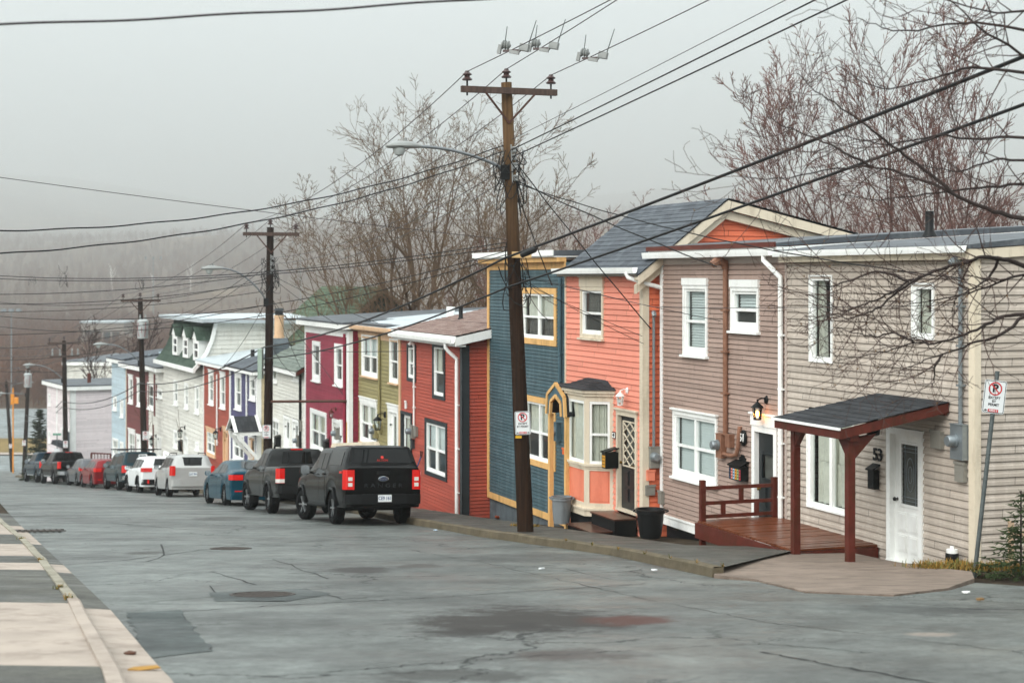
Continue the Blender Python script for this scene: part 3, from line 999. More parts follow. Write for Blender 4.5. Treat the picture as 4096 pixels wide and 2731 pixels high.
def small_box(h, x, z, w, hh, m, d=.09, name='junction_box', y=0.0, M=None):
    mb = MB()
    mb.box(x - w / 2, x + w / 2, y - d, y - .01, z - hh / 2, z + hh / 2)
    mb.box(x - w / 2 - .012, x + w / 2 + .012, y - d - .012, y - d + .02, z + hh / 2 - .03, z + hh / 2 + .012)
    o = mb.build(name, m, h.root)
    if M is not None: o.matrix_local = M
    return o


def conduit(h, pts, r, m, name='conduit', head=True):
    mb = MB(); mb.tube(pts, r, 8)
    if head:
        p = Vector(pts[0])
        mb.tube([p, p + Vector((0, -.02, r * 2)), p + Vector((0, -r * 3, r * 3.4)), p + Vector((0, -r * 5.5, r * 1.5))], [r * 1.3, r * 1.7, r * 1.9, r * 1.5], 8)
    a = Vector(pts[0]); b = Vector(pts[-1])
    for k in range(1, 4):
        q = a.lerp(b, k / 4)
        mb.box(q.x - r * 1.8, q.x + r * 1.8, q.y - r * 1.15, 0, q.z - .015, q.z + .015)
    return mb.build(name, m, h.root)


def lantern(M, label, body=IRON, lit=False, group='wall lanterns beside house doors', scale=1.0, down=True):
    """Carriage lantern on a wall bracket: M puts local -Y out of the wall."""
    t = empty('wall_lantern', label, 'lantern', M @ Matrix.Scale(scale, 4), group)
    mb = MB()
    mb.lathe([(.001, .035), (.03, .03), (.045, .0), (.045, -.005)], Matrix.Rotation(R(90), 4, 'X') @ Matrix.Scale(1.6, 4, (0, 1, 0)), 12)
    mb.tube([(0, 0, .02), (0, -.08, .03), (0, -.14, .01), (0, -.16, -.03)] if down else [(0, 0, -.05), (0, -.09, -.1), (0, -.16, -.06), (0, -.16, 0)], .011, 8)
    mb.build('bracket', body, t)
    z0 = -.29 if down else .0
    mb = MB()
    for k in range(6):
        a = k * math.pi / 3
        mb.tube([(.055 * math.cos(a), -.16 + .055 * math.sin(a), z0), (.075 * math.cos(a), -.16 + .075 * math.sin(a), z0 + .18)], .006, 4)
    mb.lathe([(.001, 0), (.06, 0), (.062, .015), (.05, .018)], Matrix.Translation((0, -.16, z0 - .015)), 6)
    mb.build('cage', body, t)
    mb = MB(); mb.lathe([(.1, .175), (.085, .2), (.03, .25), (.012, .27), (.012, .3), (.001, .31)], Matrix.Translation((0, -.16, z0)), 12)
    mb.build('cap', body, t)
    mb = MB(); mb.lathe([(.05, .0), (.068, .175)], Matrix.Translation((0, -.16, z0 + .002)), 6, 0, False)
    mb.build('lamp_glass', GLASS, t)
    mb = MB(); mb.lathe([(.001, .0), (.02, .01), (.03, .05), (.02, .09), (.001, .1)], Matrix.Translation((0, -.16, z0 + .03)), 10)
    mb.build('bulb', WARMGLOW if lit else WHITE, t)
    return t


def mailbox(M, label, m, w=.3, hh=.28, d=.13, front=None, group='mailboxes on the house fronts', lidm=None, backplate=False):
    t = empty('mailbox', label, 'mailbox', M, group)
    mb = MB(); mb.box(-w / 2, w / 2, -d, -.005, -hh / 2, hh / 2); o = mb.build('body', m, t)
    mb = MB()
    mb.prism([(-d - .03, hh / 2 - .01), (0, hh / 2 + .07), (0, hh / 2 + .095), (-d - .03, hh / 2 + .015)], lambda a, b, q: (q, a, b), -w / 2 - .02, w / 2 + .02)
    mb.build('lid', lidm or m, t)
    if backplate:
        mb = MB(); mb.prism([(-w * .3, hh / 2), (w * .3, hh / 2), (w * .3, hh / 2 + .14), (w * .15, hh / 2 + .16), (w * .12, hh / 2 + .2), (-w * .12, hh / 2 + .2), (-w * .15, hh / 2 + .16), (-w * .3, hh / 2 + .14)], lambda a, b, q: (a, q, b), -.004, .004)
        mb.build('back_plate', m, t)
    if front:
        mb = MB(); ms = []
        n = len(front)
        for i, cidx in enumerate(front):
            x = -w / 2 + w * (i + .1) / n
            mb.box(x, x + w * .8 / n, -d - .004, -d, -hh * .42, hh * .3, i); ms.append(cidx)
            for q in range(3):
                zz = -hh * .3 + q * hh * .2
                mb.box(x + w * .15 / n, x + w * .33 / n, -d - .006, -d - .0042, zz, zz + hh * .1, n); mb.box(x + w * .47 / n, x + w * .65 / n, -d - .006, -d - .0042, zz, zz + hh * .1, n)
        ms.append(BLACKP)
        mb.build('painted_houses', ms, t)
    return t


def vrow(x, c):
    """Plan point on a front line through the row's vanishing point: c is its offset from the eye."""
    sc = (x + 200.0) / c
    return ((x - XC) / sc, F / sc)
# ---------------------------------------------------------------- the houses, near to far
VINYL = siding_mat('beige_vinyl', '#b5aa9e', '#d6cdc2', .6, .05, .5, ex=.1143)
TAUPE = siding_mat('taupe_clapboard', '#a58f84', '#7b685d', .4)
CORAL = siding_mat('salmon_clapboard', '#ea957f', '#c6745e', .22, .05, ex=.118)
CORAL2 = siding_mat('orange_coral_clapboard', '#e47a58', '#b8482a', .25, .05, ex=.118)
BLUE = siding_mat('slate_blue_clapboard', '#3f565d', '#7f9398', .4, .12)
REDC = siding_mat('brick_red_clapboard', '#a84f40', '#8a3a2e', .35)
OLIVE = siding_mat('olive_clapboard', '#968d63', '#6e6848', .35)
CRIM = siding_mat('crimson_clapboard', '#8c2c40', '#b5606f', .35)
WHITEC = siding_mat('white_clapboard', '#dcdcd4', '#a79f8f', .45, .05)
VIOLET = siding_mat('violet_clapboard', '#4f4d70', '#3a3850', .35)
RUST = siding_mat('rust_red_clapboard', '#9e4d3d', '#7c3529', .3)
MAROON = siding_mat('maroon_clapboard', '#744341', '#5c302e', .3)
PALEBLUE = siding_mat('pale_blue_clapboard', '#b8cad2', '#93a4aa', .35, .05)
PINK = siding_mat('pale_pink_vinyl', '#e2d9da', '#bba9a9', .25, .03)
CREAMC = siding_mat('cream_clapboard', '#d8caa8', '#a8987a', .3, .04)
YEL = mat('ochre_trim', '#e0b273', .55, vary=.08, dirt='#8d6b3b', dirt_amt=.5)
PEACH = mat('peach_trim', '#dcb894', .55, vary=.06, dirt='#93724f', dirt_amt=.4)
CHAR = mat('charcoal_trim', '#2d3336', .5, vary=.12)
SLATE = shingle_mat('slate_grey_shingle', '#4b5056', '#5f656b')
BLKSH = shingle_mat('black_shingle', '#2c2e31', '#3e4145')
REDSH = shingle_mat('faded_red_shingle', '#7b645d', '#938078')
GREENSH = shingle_mat('green_shingle', '#445240', '#566550')
MANSSH = shingle_mat('dark_green_shingle', '#37483d', '#4a5a4e')
GREYSH = shingle_mat('grey_green_shingle', '#67716a', '#7d857d')
BROWN = mat('brown_roof_edge', '#5b2c22', .55, vary=.2)
TPIPE = mat('taupe_pipe', '#8a6450', .5, vary=.15, vscale=6, dirt='#6d3f26', dirt_amt=.5)
TTRIM = mat('taupe_trim', '#b3a69d', .55, vary=.05)
DOORBLK = mat('black_door', '#1e2426', .35, vary=.1)
DOORGREY = mat('grey_blue_door', '#3c464f', .4, vary=.1)
CONCF = mat('foundation_concrete', '#5d666b', .85, vary=.25, bump=.3, dirt='#2d3032', dirt_amt=.5)
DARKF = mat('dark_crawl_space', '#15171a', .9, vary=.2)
BLUEP = mat('slate_blue_paint', '#47616b', .55, vary=.1)
CORALP = mat('coral_panel', '#e8896d', .45, vary=.05, dirt='#c9583c', dirt_amt=.4)
ORANGEP = mat('orange_paint', '#e06a34', .5, vary=.1)


def fixt(h, c, x, y, out=0.02):
    a, z = h.px(c, x, y); return mount(h, a, z, -out)


# ---- 1 beige vinyl corner house ------------------------------------------------
h = House('beige_house', 'beige vinyl sided corner house with white door and red porch', vrow(1806, 15.23), vrow(2240, 15.23), 8.0)
HB = h
window(h, h.rect('A', 318, 527, 222, 998), trim=.03, rows=1, sill=False, fill=('parted', 'parted'), fw=.065, label='tall narrow white window')
window(h, h.rect('A', 1238, 1440, 292, 795), trim=.03, rows=1, sill=False, fill=('parted', 'sheer'), fw=.065, label='short narrow white window')
rb = h.rect('B', 245, 592, 154, 875)
window(h, rb, trim=.035, cols=2, rows=1, sill=False, fill=('sheer', 'sheer'), fw=.06, label='wide two-pane picture window with striped curtains')
rd = h.rect('B', 838, 1100, 282, 1258)
door(h, rd, WHITE, trim=.1, glass=[(.24, .86, .45, .93)], knob_left=True)
a1, b1, c1, d1 = rd[0] + .1, rd[1] - .1, rd[2], rd[3] - .1
gx0, gx1, gz0, gz1 = a1 + (b1 - a1) * .24, a1 + (b1 - a1) * .86, c1 + (d1 - c1) * .45, c1 + (d1 - c1) * .93
mb = MB()
for q in (.1, .2, .8, .9):
    x = gx0 + (gx1 - gx0) * q
    if q in (.2, .8): mb.box(x - .004, x + .004, .048, .056, gz0, gz1)
for q in (.07, .13, .87, .93):
    z = gz0 + (gz1 - gz0) * q; mb.box(gx0, gx1, .047, .0555, z - .004, z + .004)
xm, zm = (gx0 + gx1) / 2, (gz0 + gz1) / 2
for rx, rz in ((.1, .26), (.05, .13)):
    for k in range(16):
        a, b = 2 * math.pi * k / 16, 2 * math.pi * (k + 1) / 16
        mb.bar((xm + rx * math.cos(a), .05, zm + rz * math.sin(a)), (xm + rx * math.cos(b), .05, zm + rz * math.sin(b)), .007, .007, up=(0, 1, 0))
mb.build('leaded_lines', STEEL, h.root)
z1 = .27 - h.z0
walls(h, VINYL, z1, z0=-.9, ex=.1143, lip=.022, vinyl=True, z1back=.72 - h.z0, side_top=[(0, z1), (8, .72 - h.z0)])
flat_roof(h, .47 - h.z0, 1.0 - h.z0, MEMBRANE, over=.16, edge=CREAM, fh=.15, x0=-.02, x1=h.W + .1)
gutter(h, 0, h.W + .06, .455 - h.z0, WHITE, y=-.285, size=.1)
corner_board(h, h.W - .11, h.W + .03, -.9, z1, CREAM, wrap=.075)
corner_board(h, 0, .06, -.9, z1, TTRIM, proud=.03)
vx, vz = h.px('V', 1922, 555)
vent(h, vx - 1.2, 2.6, .72 - h.z0, .075, .45, BLACKP, cone=True)
mb = MB(); mb.box(-.16, .16, -.16, .16, 0, .55); mb.box(-.2, .2, -.2, .2, .551, .6)
o = mb.build('roof_chimney', BLACKP, h.root); o.location = (h.W - .15, 3.2, .74 - h.z0)
# electrics by the corner
ax_, az_ = h.px('B', 1392, 400); meter(h, ax_, az_, STEEL, .3, .5)
bx_, bz_ = h.px('B', 1220, 382); small_box(h, bx_, bz_, .26, .26, GREYBOX)
bx_, bz_ = h.px('B', 1395, 620); small_box(h, bx_, bz_, .22, .28, GREYBOX)
cx_, cz_ = h.px('A', 1732, 150)
conduit(h, [(ax_ + .02, -.07, cz_), (ax_ + .02, -.07, az_ + .25)], .032, STEEL)
qx, qz = h.px('B', 770, 530)
text('53', .27, BLACKP, h.root, Matrix.Translation((qx, -.035, qz + .07)) @ Matrix.Rotation(R(90), 4, 'X'), 'house_number', .008, bold=.006)
mx_, mz_ = h.px('B', 757, 645)
mailbox(mount(h, mx_, mz_ - .06), 'narrow black mailbox under the number 53', BLACKP, .17, .3, .11)
px_, pz_ = h.px('B', 1306, 1330, .2)
mb = MB(); mb.lathe([(.075, -.2), (.075, .07)], None, 14, 0); mb.lathe([(.09, .07), (.095, .09), (.095, .19), (.09, .2)], None, 14, 1); mb.lathe([(.082, .2), (.082, .255), (.03, .256), (.03, .3), (.001, .3)], None, 14, 0)
o = mb.build('vent_pipe', [WHITE, BLACKP], None, loc=None); o.matrix_world = h.M @ Matrix.Translation((px_, -.2, pz_ + .02)); tag(o, 'white pipe stub with a black collar in the grass by the beige wall', 'pipe')

# porch roof on posts in front of the beige house
pl = gp(*pv('B', 222, 1222), .12); pr = gp(*pv('B', 590, 1284), .1)
Mi = h.M.inverted()
pl, pr = Mi @ pl, Mi @ pr
t = empty('porch', 'dark red timber porch with a black shingled lean-to roof over the white door', 'porch', h.M)
we = (-2.16) - h.z0; wb = (-1.83) - h.z0
xa, xb = min(pl.x, pr.x) - .18, max(pl.x, pr.x) + .16
yf = (pl.y + pr.y) / 2
xw0 = h.px('B', 740, 45)[0]; xw1 = h.px('B', 1212, 95)[0]
xa = (xa + xw0) / 2; xb = (xb + xw1) / 2
pl.x = xa + .17; pr.x = xb - .17; pl.y = pr.y = yf
for p in (pl, pr):
    mb = MB(); mb.box(p.x - .055, p.x + .055, p.y - .055, p.y + .055, p.z - .15, we - .19)
    mb.build('post', REDWOOD, t)
mb = MB()
n = 7
rows = [[(xa + (xb - xa) * j / 6, yf - .28 + (0 - yf + .28) * i / n, we + (wb - we) * i / n) for j in range(7)] for i in range(n + 1)]
mb.grid(rows, 0, False)
# lapped shingle courses
for i in range(10):
    ya = yf - .29 + (-yf + .27) * i / 10; yb = yf - .29 + (-yf + .27) * (i + 1) / 10 + .02
    za = we + (wb - we) * i / 10 + .016; zb = we + (wb - we) * (i + 1) / 10 + .01
    mb.face([(xa - .02, ya, za), (xb + .02, ya, za), (xb + .02, yb, zb), (xa - .02, yb, zb)], 0)
    mb.face([(xa - .02, ya, za - .014), (xb + .02, ya, za - .014), (xb + .02, ya, za), (xa - .02, ya, za)], 0)
mb.build('shingle_roof', BLKSH, t)
mb = MB()
mb.box(xa, xb, yf - .27, yf - .23, we - .15, we - .01)
for x in (xa, xb - .04):
    mb.prism([(yf - .229, we - .15), (-.03, wb - .15), (-.03, wb - .012), (yf - .229, we - .012)], lambda a, b, q: (q, a, b), x + .001, x + .039)
mb.box(xa + .041, xb - .041, yf - .07, yf + .07, we - .19, we - .05)
mb.box(xa + .041, xb - .041, -.07, -.03, wb - .2, wb - .03)
mb.build('beams', REDWOOD, t)
mb = MB(); mb.box(xa - .03, xb + .03, yf - .31, yf - .275, we - .025, we + .012)
mb.build('drip_edge', WHITE, t)
mb = MB()
for p, sg in ((pl, 1), (pr, -1)):
    mb = MB(); mb.prism([(p.x + sg * .055, we - .42), (p.x + sg * .055, we - .19), (p.x + sg * .26, we - .19)], lambda a, b, q: (a, q, b), yf - .04, yf + .04)
    mb.build('brace', REDWOOD, t)
mb = MB(); mb.prism([(pr.y + .056, we - .46), (pr.y + .056, we - .16), (pr.y + .42, we - .1)], lambda a, b, q: (q, a, b), pr.x - .04, pr.x + .04)
mb.build('brace', REDWOOD, t)
lx, lz = h.px('B', 920, 275)
mb = MB(); mb.lathe([(.001, .3), (.05, .3), (.05, .24), (.1, .22), (.12, .15), (.1, .0), (.06, -.02), (.001, -.02)], None, 10)
o = mb.build('porch_lantern', [IRON]); o.matrix_world = h.M @ Matrix.Translation((lx + .12, -.55, lz - .12)); tag(o, 'dark ceiling lantern hanging under the red porch roof', 'lantern', 'wall lanterns beside house doors')

# timber deck with one railing
t = empty('deck', 'wet red stained timber deck with a low railing in front of the beige house', 'deck', h.M)
dz = -4.2 - h.z0
x0, x1, y0 = -.32, 2.95, -1.55
mb = MB(); x = x0; rr = random.Random(5)
while x < x1 - .05:
    w = min(.135, x1 - x); mb.box(x, x + w - .012, y0, -.03, dz - .035, dz + rr.uniform(-.004, .004)); x += .137
DECKM = mat('wet_deck_boards', '#6b3a22', .3, vary=.35, vscale=4, dirt='#37200f', dirt_amt=.7, dscale=(5, 1.2, 1), bump=.15)
mb.build('boards', DECKM, t)
mb = MB()
mb.box(x0, x1, y0 - .04, y0 - .001, dz - .3, dz - .04); mb.box(x0 - .04, x0 - .001, y0 - .04, -.04, dz - .3, dz - .04); mb.box(x1 + .001, x1 + .04, y0 - .04, -.04, dz - .24, dz - .04)
mb.build('rim_boards', REDWOOD, t)
for py in (y0 + .05, -.1):
    mb = MB(); mb.box(x0 + .03, x0 + .12, py - .045, py + .045, dz - .75, dz + .7); mb.build('railing_post', REDWOOD, t)
mb = MB()
for zz in (.56, .3, .07):
    mb.box(x0 + .05, x0 + .09, y0 + .096, -.146, dz + zz - .03, dz + zz + .03)
for yy, za, zb in ((-.75, .33, .53), (-1.1, .1, .27), (-.45, .1, .27)):
    mb.box(x0 + .051, x0 + .089, yy - .04, yy + .04, dz + za, dz + zb)
mb.build('railing', REDWOOD, t)

# ---- 2 taupe clapboard house ---------------------------------------------------
h = House('taupe_house', 'taupe clapboard house with a lit lantern beside its black door', vrow(1519, 15.23), vrow(1805, 15.23), 8.0, z0=gz(3.05, 33.66))
window(h, h.rect('C', 585, 890, 440, 1305), trim=.07, header=.0, fill=('blind', 'blind'), fw=.05, label='tall white sash window with blinds')
r_ = h.rect('C', 1185, 1537, 465, 1008); window(h, r_, trim=.07, fill=('blind', 'screen'), fw=.055, label='short white sash window with blinds')
a, b, c, d = h.rect('C', 585, 890, 440, 1305)
mb = MB(); mb.box(a - .01, b + .01, -.06, .02, d + .003, d + .14); mb.box(r_[0] - .01, r_[1] + .01, -.06, .02, r_[3] + .003, r_[3] + .14); mb.build('window_heads', WHITE, h.root)
window(h, h.rect('D', 328, 723, 200, 785), trim=.07, cols=2, header=.02, fill=('blind', 'blind'), fw=.05, label='wide four-light white window with blinds')
rd = h.rect('D', 1040, 1262, 330, 1150); rd[2] = -4.75 - h.z0; rd[1] = min(rd[1], h.W - .02)
door(h, rd, DOORBLK, trim=.11, header=.2, glass=[(.2, .95, .58, .8)], knob_left=True)
z1 = .42 - h.z0; zb_ = -4.82 - h.z0
walls(h, TAUPE, z1, z0=zb_, ex=.092, z1back=.75 - h.z0)
mb = MB(); mb.box(0, h.W, -.05, -.001, zb_ - .16, zb_); mb.box(0, h.W, -.07, -.001, zb_ + .001, zb_ + .03); mb.build('skirt_board', WHITE, h.root)
mb = MB(); mb.box(.05, h.W, .1, h.D - .1, -1, zb_ - .01); mb.build('foundation', DARKF, h.root)
mb = MB(); mb.box(0, h.W, -.03, .02, z1 - .16, z1); mb.build('frieze', TTRIM, h.root)
flat_roof(h, .6 - h.z0, 1.1 - h.z0, MEMBRANE, over=.18, edge=WHITE, fh=.06, x0=-.28, x1=h.W + .0)
mb = MB(); mb.box(-.28, h.W - .03, -.22, -.181, .53 - h.z0, .62 - h.z0); mb.build('roof_edge', BROWN, h.root)
gutter(h, -.3, h.W - .1, .5 - h.z0, WHITE, y=-.3, size=.12)
corner_board(h, 0, .1, zb_ - .16, z1, WHITE)
downpipe(h, h.W - .07, .42 - h.z0, -4.3 - h.z0, WHITE, .045, dx=.28, ytop=-.25)
cx_, cz_ = h.px('C', 1137, 235); _, ez_ = h.px('D', 805, 420)
conduit(h, [(cx_, -.06, cz_), (cx_, -.06, ez_)], .05, TPIPE)
ax_, az_ = h.px('D', 780, 520); meter(h, ax_, az_, TPIPE, .22, .44)
bx_, bz_ = h.px('D', 855, 475); small_box(h, bx_, bz_, .17, .24, TPIPE, .12)
mb = MB(); mb.tube([(ax_ + .1, -.08, az_ - .14), (ax_ + .45, -.08, az_ - .14), (ax_ + .62, -.08, az_ - .1), (ax_ + .7, -.08, az_ + .06), (ax_ + .72, -.08, az_ + .3), (ax_ + .7, -.05, az_ + .42)], .04, 8); mb.build('pipe_bend', TPIPE, h.root)
bx_, bz_ = h.px('D', 212, 975); small_box(h, max(bx_, .1), bz_, .16, .26, GREYBOX)
lantern(fixt(h, 'D', 1165, 110), 'lit black carriage lantern beside the taupe house door', IRON, True, scale=1.15)
M = fixt(h, 'D', 967, 450, .03)
t = empty('number_plaque', 'black oval plaque with the number 51', 'plaque', M)
mb = MB(); mb.lathe([(.001, .03), (.1, .03), (.11, .02), (.11, 0)], Matrix.Rotation(R(90), 4, 'X') @ Matrix.Scale(1.35, 4, (0, 1, 0)), 20); mb.build('plate', BLACKP, t)
text('51', .2, WHITE, t, Matrix.Translation((-.02, -.034, 0)) @ Matrix.Rotation(R(90), 4, 'X'), 'number', .003, bold=.006)
cols = [mat('tiny_house_paint_' + n_, c_, .5) for n_, c_ in (('navy', '#2c4058'), ('pink', '#e08a7a'), ('sky', '#9fc4dd'), ('amber', '#e39a2c'), ('sage', '#9ab07a'), ('berry', '#b0404c'))]
mailbox(fixt(h, 'D', 950, 760), 'black mailbox painted with a row of little coloured houses', BLACKP, .46, .26, .16, front=cols, backplate=True)

# ---- 3 coral house with bay window ---------------------------------------------
far, near = vrow(1300, 14.86), vrow(1478, 14.86)
h = House('coral_house', 'coral house with a cream bay window and a slate grey gable roof', far, near, 6.0)
HC = h
yA, zA = h.side('V', 1660, 470); yR, zR = h.side('V', 1985, 552)
h.D = yR
window(h, h.rect('Q', 597, 712, 246, 500), trim=.085, tm=CREAM, header=.2, fill=('drape', 'screen'), fw=.05, label='upstairs white sash window in cream trim')
rd = h.rect('E', 608, 790, 428, 1290)
door(h, rd, DOORBLK, trim=.08, tm=CREAM, header=.03, glass=[(.16, .96, .47, .93)], knob_left=True)
# diamond lattice over the door glass
mb = MB()
a1, b1 = rd[0] + .08, rd[1] - .08; c1, d1 = rd[2], rd[3] - .08
gx0, gx1 = a1 + (b1 - a1) * .16, a1 + (b1 - a1) * .96; gz0, gz1 = c1 + (d1 - c1) * .47, c1 + (d1 - c1) * .93
nn = 4; st = (gz1 - gz0) / nn; w_ = gx1 - gx0
for k in range(nn):
    for q in range(2):
        xa_ = gx0 + w_ * q / 2; xb_ = xa_ + w_ / 2
        for za_, zb_ in ((gz0 + k * st, gz0 + (k + 1) * st), (gz0 + (k + 1) * st, gz0 + k * st)):
            mb.bar((xa_, .03, za_), (xb_, .03, zb_), .02, .024, up=(0, 1, 0))
for q in ((gx0 - .02, gx0 + .02, gz0, gz1), (gx1 - .02, gx1 + .02, gz0, gz1)):
    mb.box(q[0], q[1], .02, .045, q[2], q[3])
mb.box(gx0 - .02, gx1 + .02, .019, .046, gz0 - .03, gz0); mb.box(gx0 - .02, gx1 + .02, .019, .046, gz1, gz1 + .03)
mb.build('door_lattice', CREAM, h.root)
z1 = .12 - h.z0
# bay window
OUT = .5
xr_ = h.px('E', 571, 800)[0]; xc_ = h.px('E', 318, 800, OUT)[0]; xl_ = h.px('E', 150, 800, OUT)[0]
zE = lambda y: h.px('E', 318, y, OUT)[1]
plan = [(xr_, 0), (xc_, -OUT), (xl_, -OUT), (max(.03, xl_ - (xr_ - xc_)), 0)]
h.holes.append((xl_, xr_ - .1, zE(900), zE(345), .03))
bay = MB()


def ring(mbx, off, za, zb, m):
    pts = []
    P = [Vector(p) for p in plan]
    cxm = (P[0].x + P[3].x) / 2
    q = [(P[0].x + off, .0), (P[1].x + off * .55, P[1].y - off), (P[2].x - off * .55, P[2].y - off), (P[3].x - off, .0)]
    mbx.face([(x, y, za) for x, y in reversed(q)], m); mbx.face([(x, y, zb) for x, y in q], m)
    for (xa, ya), (xb, yb) in zip(q, q[1:]):
        mbx.face([(xa, ya, za), (xa, ya, zb), (xb, yb, zb), (xb, yb, za)], m)


ring(bay, .03, zE(1372), zE(1318), 0); ring(bay, .06, zE(1318), zE(1300), 0); ring(bay, .0, zE(1300), zE(1285), 0)
ring(bay, .05, zE(925), zE(905), 0); ring(bay, .02, zE(945), zE(925), 0)
wood = bay.build('bay_window', [CREAM], h.root)
bay = MB(); ring(bay, .0, zE(345), zE(300), 0); ring(bay, .05, zE(300), zE(272), 0); ring(bay, .1, zE(272), zE(245), 0); bay.build('bay_cornice', [CREAM], wood)
pan = MB(); gl = MB(); sash = MB(); cur = MB()
for fi, ((xa, ya), (xb, yb)) in enumerate(((plan[1], plan[0]), (plan[2], plan[1]), (plan[3], plan[2]))):
    A = Vector((xa, ya, 0)); B = Vector((xb, yb, 0)); L = (B - A).length; u = (B - A) / L; nrm = Vector((u.y, -u.x, 0))

    def fbox(mbx, s0, s1, za, zb, d0, d1, m):
        c = [A + u * s0 + nrm * d0, A + u * s1 + nrm * d0, A + u * s1 + nrm * d1, A + u * s0 + nrm * d1]
        lo = [(p.x, p.y, za) for p in c]; hi = [(p.x, p.y, zb) for p in c]
        mbx.face(lo, m); mbx.face(hi, m)
        for i in range(4):
            j = (i + 1) % 4; mbx.face([lo[i], lo[j], hi[j], hi[i]], m)
    zp0, zp1, zw0, zw1 = zE(1285), zE(945), zE(905), zE(345)
    e = .085
    # lower panel
    fbox(sash, 0, e, zp0, zp1, -.06, .0, 0); fbox(sash, L - e, L, zp0, zp1, -.06, .0, 0)
    fbox(sash, e, L - e, zp1 - .05, zp1, -.06, -.002, 0); fbox(sash, e, L - e, zp0, zp0 + .07, -.06, -.002, 0)
    fbox(pan, e, L - e, zp0 + .07, zp1 - .05, -.06, -.025, 0)
    fbox(pan, e + .035, L - e - .035, zp0 + .105, zp1 - .085, -.026, -.014, 0)
    # window
    fbox(sash, 0, e, zw0, zw1, -.07, .002, 0); fbox(sash, L - e, L, zw0, zw1, -.07, .002, 0)
    for s0, s1, za, zb in ((e, e + .05, zw0, zw1), (L - e - .05, L - e, zw0, zw1), (e + .05, L - e - .05, zw0, zw0 + .06), (e + .05, L - e - .05, zw1 - .06, zw1)):
        fbox(sash, s0, s1, za, zb, -.07, -.01, 1)
    if fi == 0:
        zm = zw0 + (zw1 - zw0) * .47; fbox(sash, e + .05, L - e - .05, zm - .025, zm + .025, -.07, -.016, 1)
    q0 = A + u * (e + .05) - nrm * .045; q1 = A + u * (L - e - .05) - nrm * .045
    gl.face([(q0.x, q0.y, zw0 + .06), (q1.x, q1.y, zw0 + .06), (q1.x, q1.y, zw1 - .06), (q0.x, q0.y, zw1 - .06)])
    nC = 26; top = []; bot = []
    for i in range(nC + 1):
        pnt = A + u * (e + .03 + (L - 2 * e - .06) * i / nC) - nrm * (.12 + .02 * math.sin(i * 1.7) + .012 * math.sin(i * .6))
        top.append((pnt.x, pnt.y, zw1 - .05)); bot.append((pnt.x, pnt.y, zw0 + .05))
    cur.grid([bot, top], 0, True)
sash.build('bay_frame', [CREAM, WHITE], wood); pan.build('bay_panel', CORALP, wood); gl.build('pane', GLASS, wood); cur.build('curtain', SHEER, wood)
rf = MB()
zt_, zb2 = zE(245), h.px('E', 380, 140, 0)[1]
P = plan
eo = .14
q = [(P[0][0] + eo, .0), (P[1][0] + eo * .6, P[1][1] - eo), (P[2][0] - eo * .6, P[2][1] - eo), (P[3][0] - eo * .3, .0)]
tp = [(P[0][0] - .42, 0), (P[3][0] + .42, 0)]
rows_ = 5
for i in range(rows_):
    t0, t1 = i / rows_, (i + 1.04) / rows_
    def lv(p, tq, t_, dz_): return (p[0] + (tq[0] - p[0]) * t_, p[1] + (tq[1] - p[1]) * t_, zt_ + .012 + (zb2 - zt_) * t_ + dz_)
    for p0, p1, ta, tb in ((q[1], q[0], tp[0], tp[0]), (q[2], q[1], tp[1], tp[0]), (q[3], q[2], tp[1], tp[1])):
        rf.face([lv(p0, ta, t0, .012), lv(p1, tb, t0, .012), lv(p1, tb, min(1, t1), 0), lv(p0, ta, min(1, t1), 0)])
        rf.face([lv(p0, ta, t0, -.008), lv(p1, tb, t0, -.008), lv(p1, tb, t0, .012), lv(p0, ta, t0, .012)])
rf.build('bay_roof', BLKSH, wood)
mb = MB(); ring(mb, -.07, -1.2, zE(1372) - .003, 0); mb.build('bay_base', DARKF, wood)
walls(h, CORAL, z1, z0=-.9, ex=.118, sidem=CORAL2, side_top=[(0, z1), (yA, zA - .06), (yR, zR - .06)], z1back=zR - .1)
# roof: short front slope, long rear slope, ridge along the street
ov = .22; x0, x1 = -.06, h.W + .26
sl = (zA - z1) / yA
rf = MB()
for (ya, za), (yb, zb), n_ in (((-ov, z1 + .04 - ov * sl * .6), (yA, zA + .12), 17), ((yR + .2, zR + .02), (yA, zA + .12), 28)):
    for i in range(n_):
        t0, t1 = i / n_, (i + 1) / n_
        p = [(x0, ya + (yb - ya) * t0, za + (zb - za) * t0 + .016), (x1, ya + (yb - ya) * t0, za + (zb - za) * t0 + .016),
             (x1, ya + (yb - ya) * t1, za + (zb - za) * t1), (x0, ya + (yb - ya) * t1, za + (zb - za) * t1)]
        rf.face(p); rf.face([(p[0][0], p[0][1], p[0][2] - .02), (p[1][0], p[1][1], p[1][2] - .02), p[1], p[0]])
    rf.face([(x0, ya, za - .04), (x1, ya, za - .04), (x1, yb, zb - .04), (x0, yb, zb - .04)])
rf.build('roof', SLATE, h.root)
mb = MB()
for (ya, za), (yb, zb) in (((-ov, z1 + .03 - ov * sl * .6), (yA, zA + .1)), ((yR + .2, zR + .0), (yA, zA + .1))):
    mb.prism([(ya, za - .2), (yb, zb - .22), (yb, zb - .02), (ya, za - .02)], lambda a, b, q_: (q_, a, b), x1 - .045, x1 - .005)
    mb.prism([(ya, za - .38), (yb, zb - .4), (yb, zb - .225), (ya, za - .205)], lambda a, b, q_: (q_, a, b), h.W + .025, x1 - .12)
    mb.prism([(ya, za - .1), (yb, zb - .1), (yb, zb - .045), (ya, za - .045)], lambda a, b, q_: (q_, a, b), h.W + .03, x1 - .05)
mb.build('rake_boards', CREAM, h.root)
gutter(h, x0, h.W + .2, .2 - h.z0, WHITE, y=-.34, size=.12)
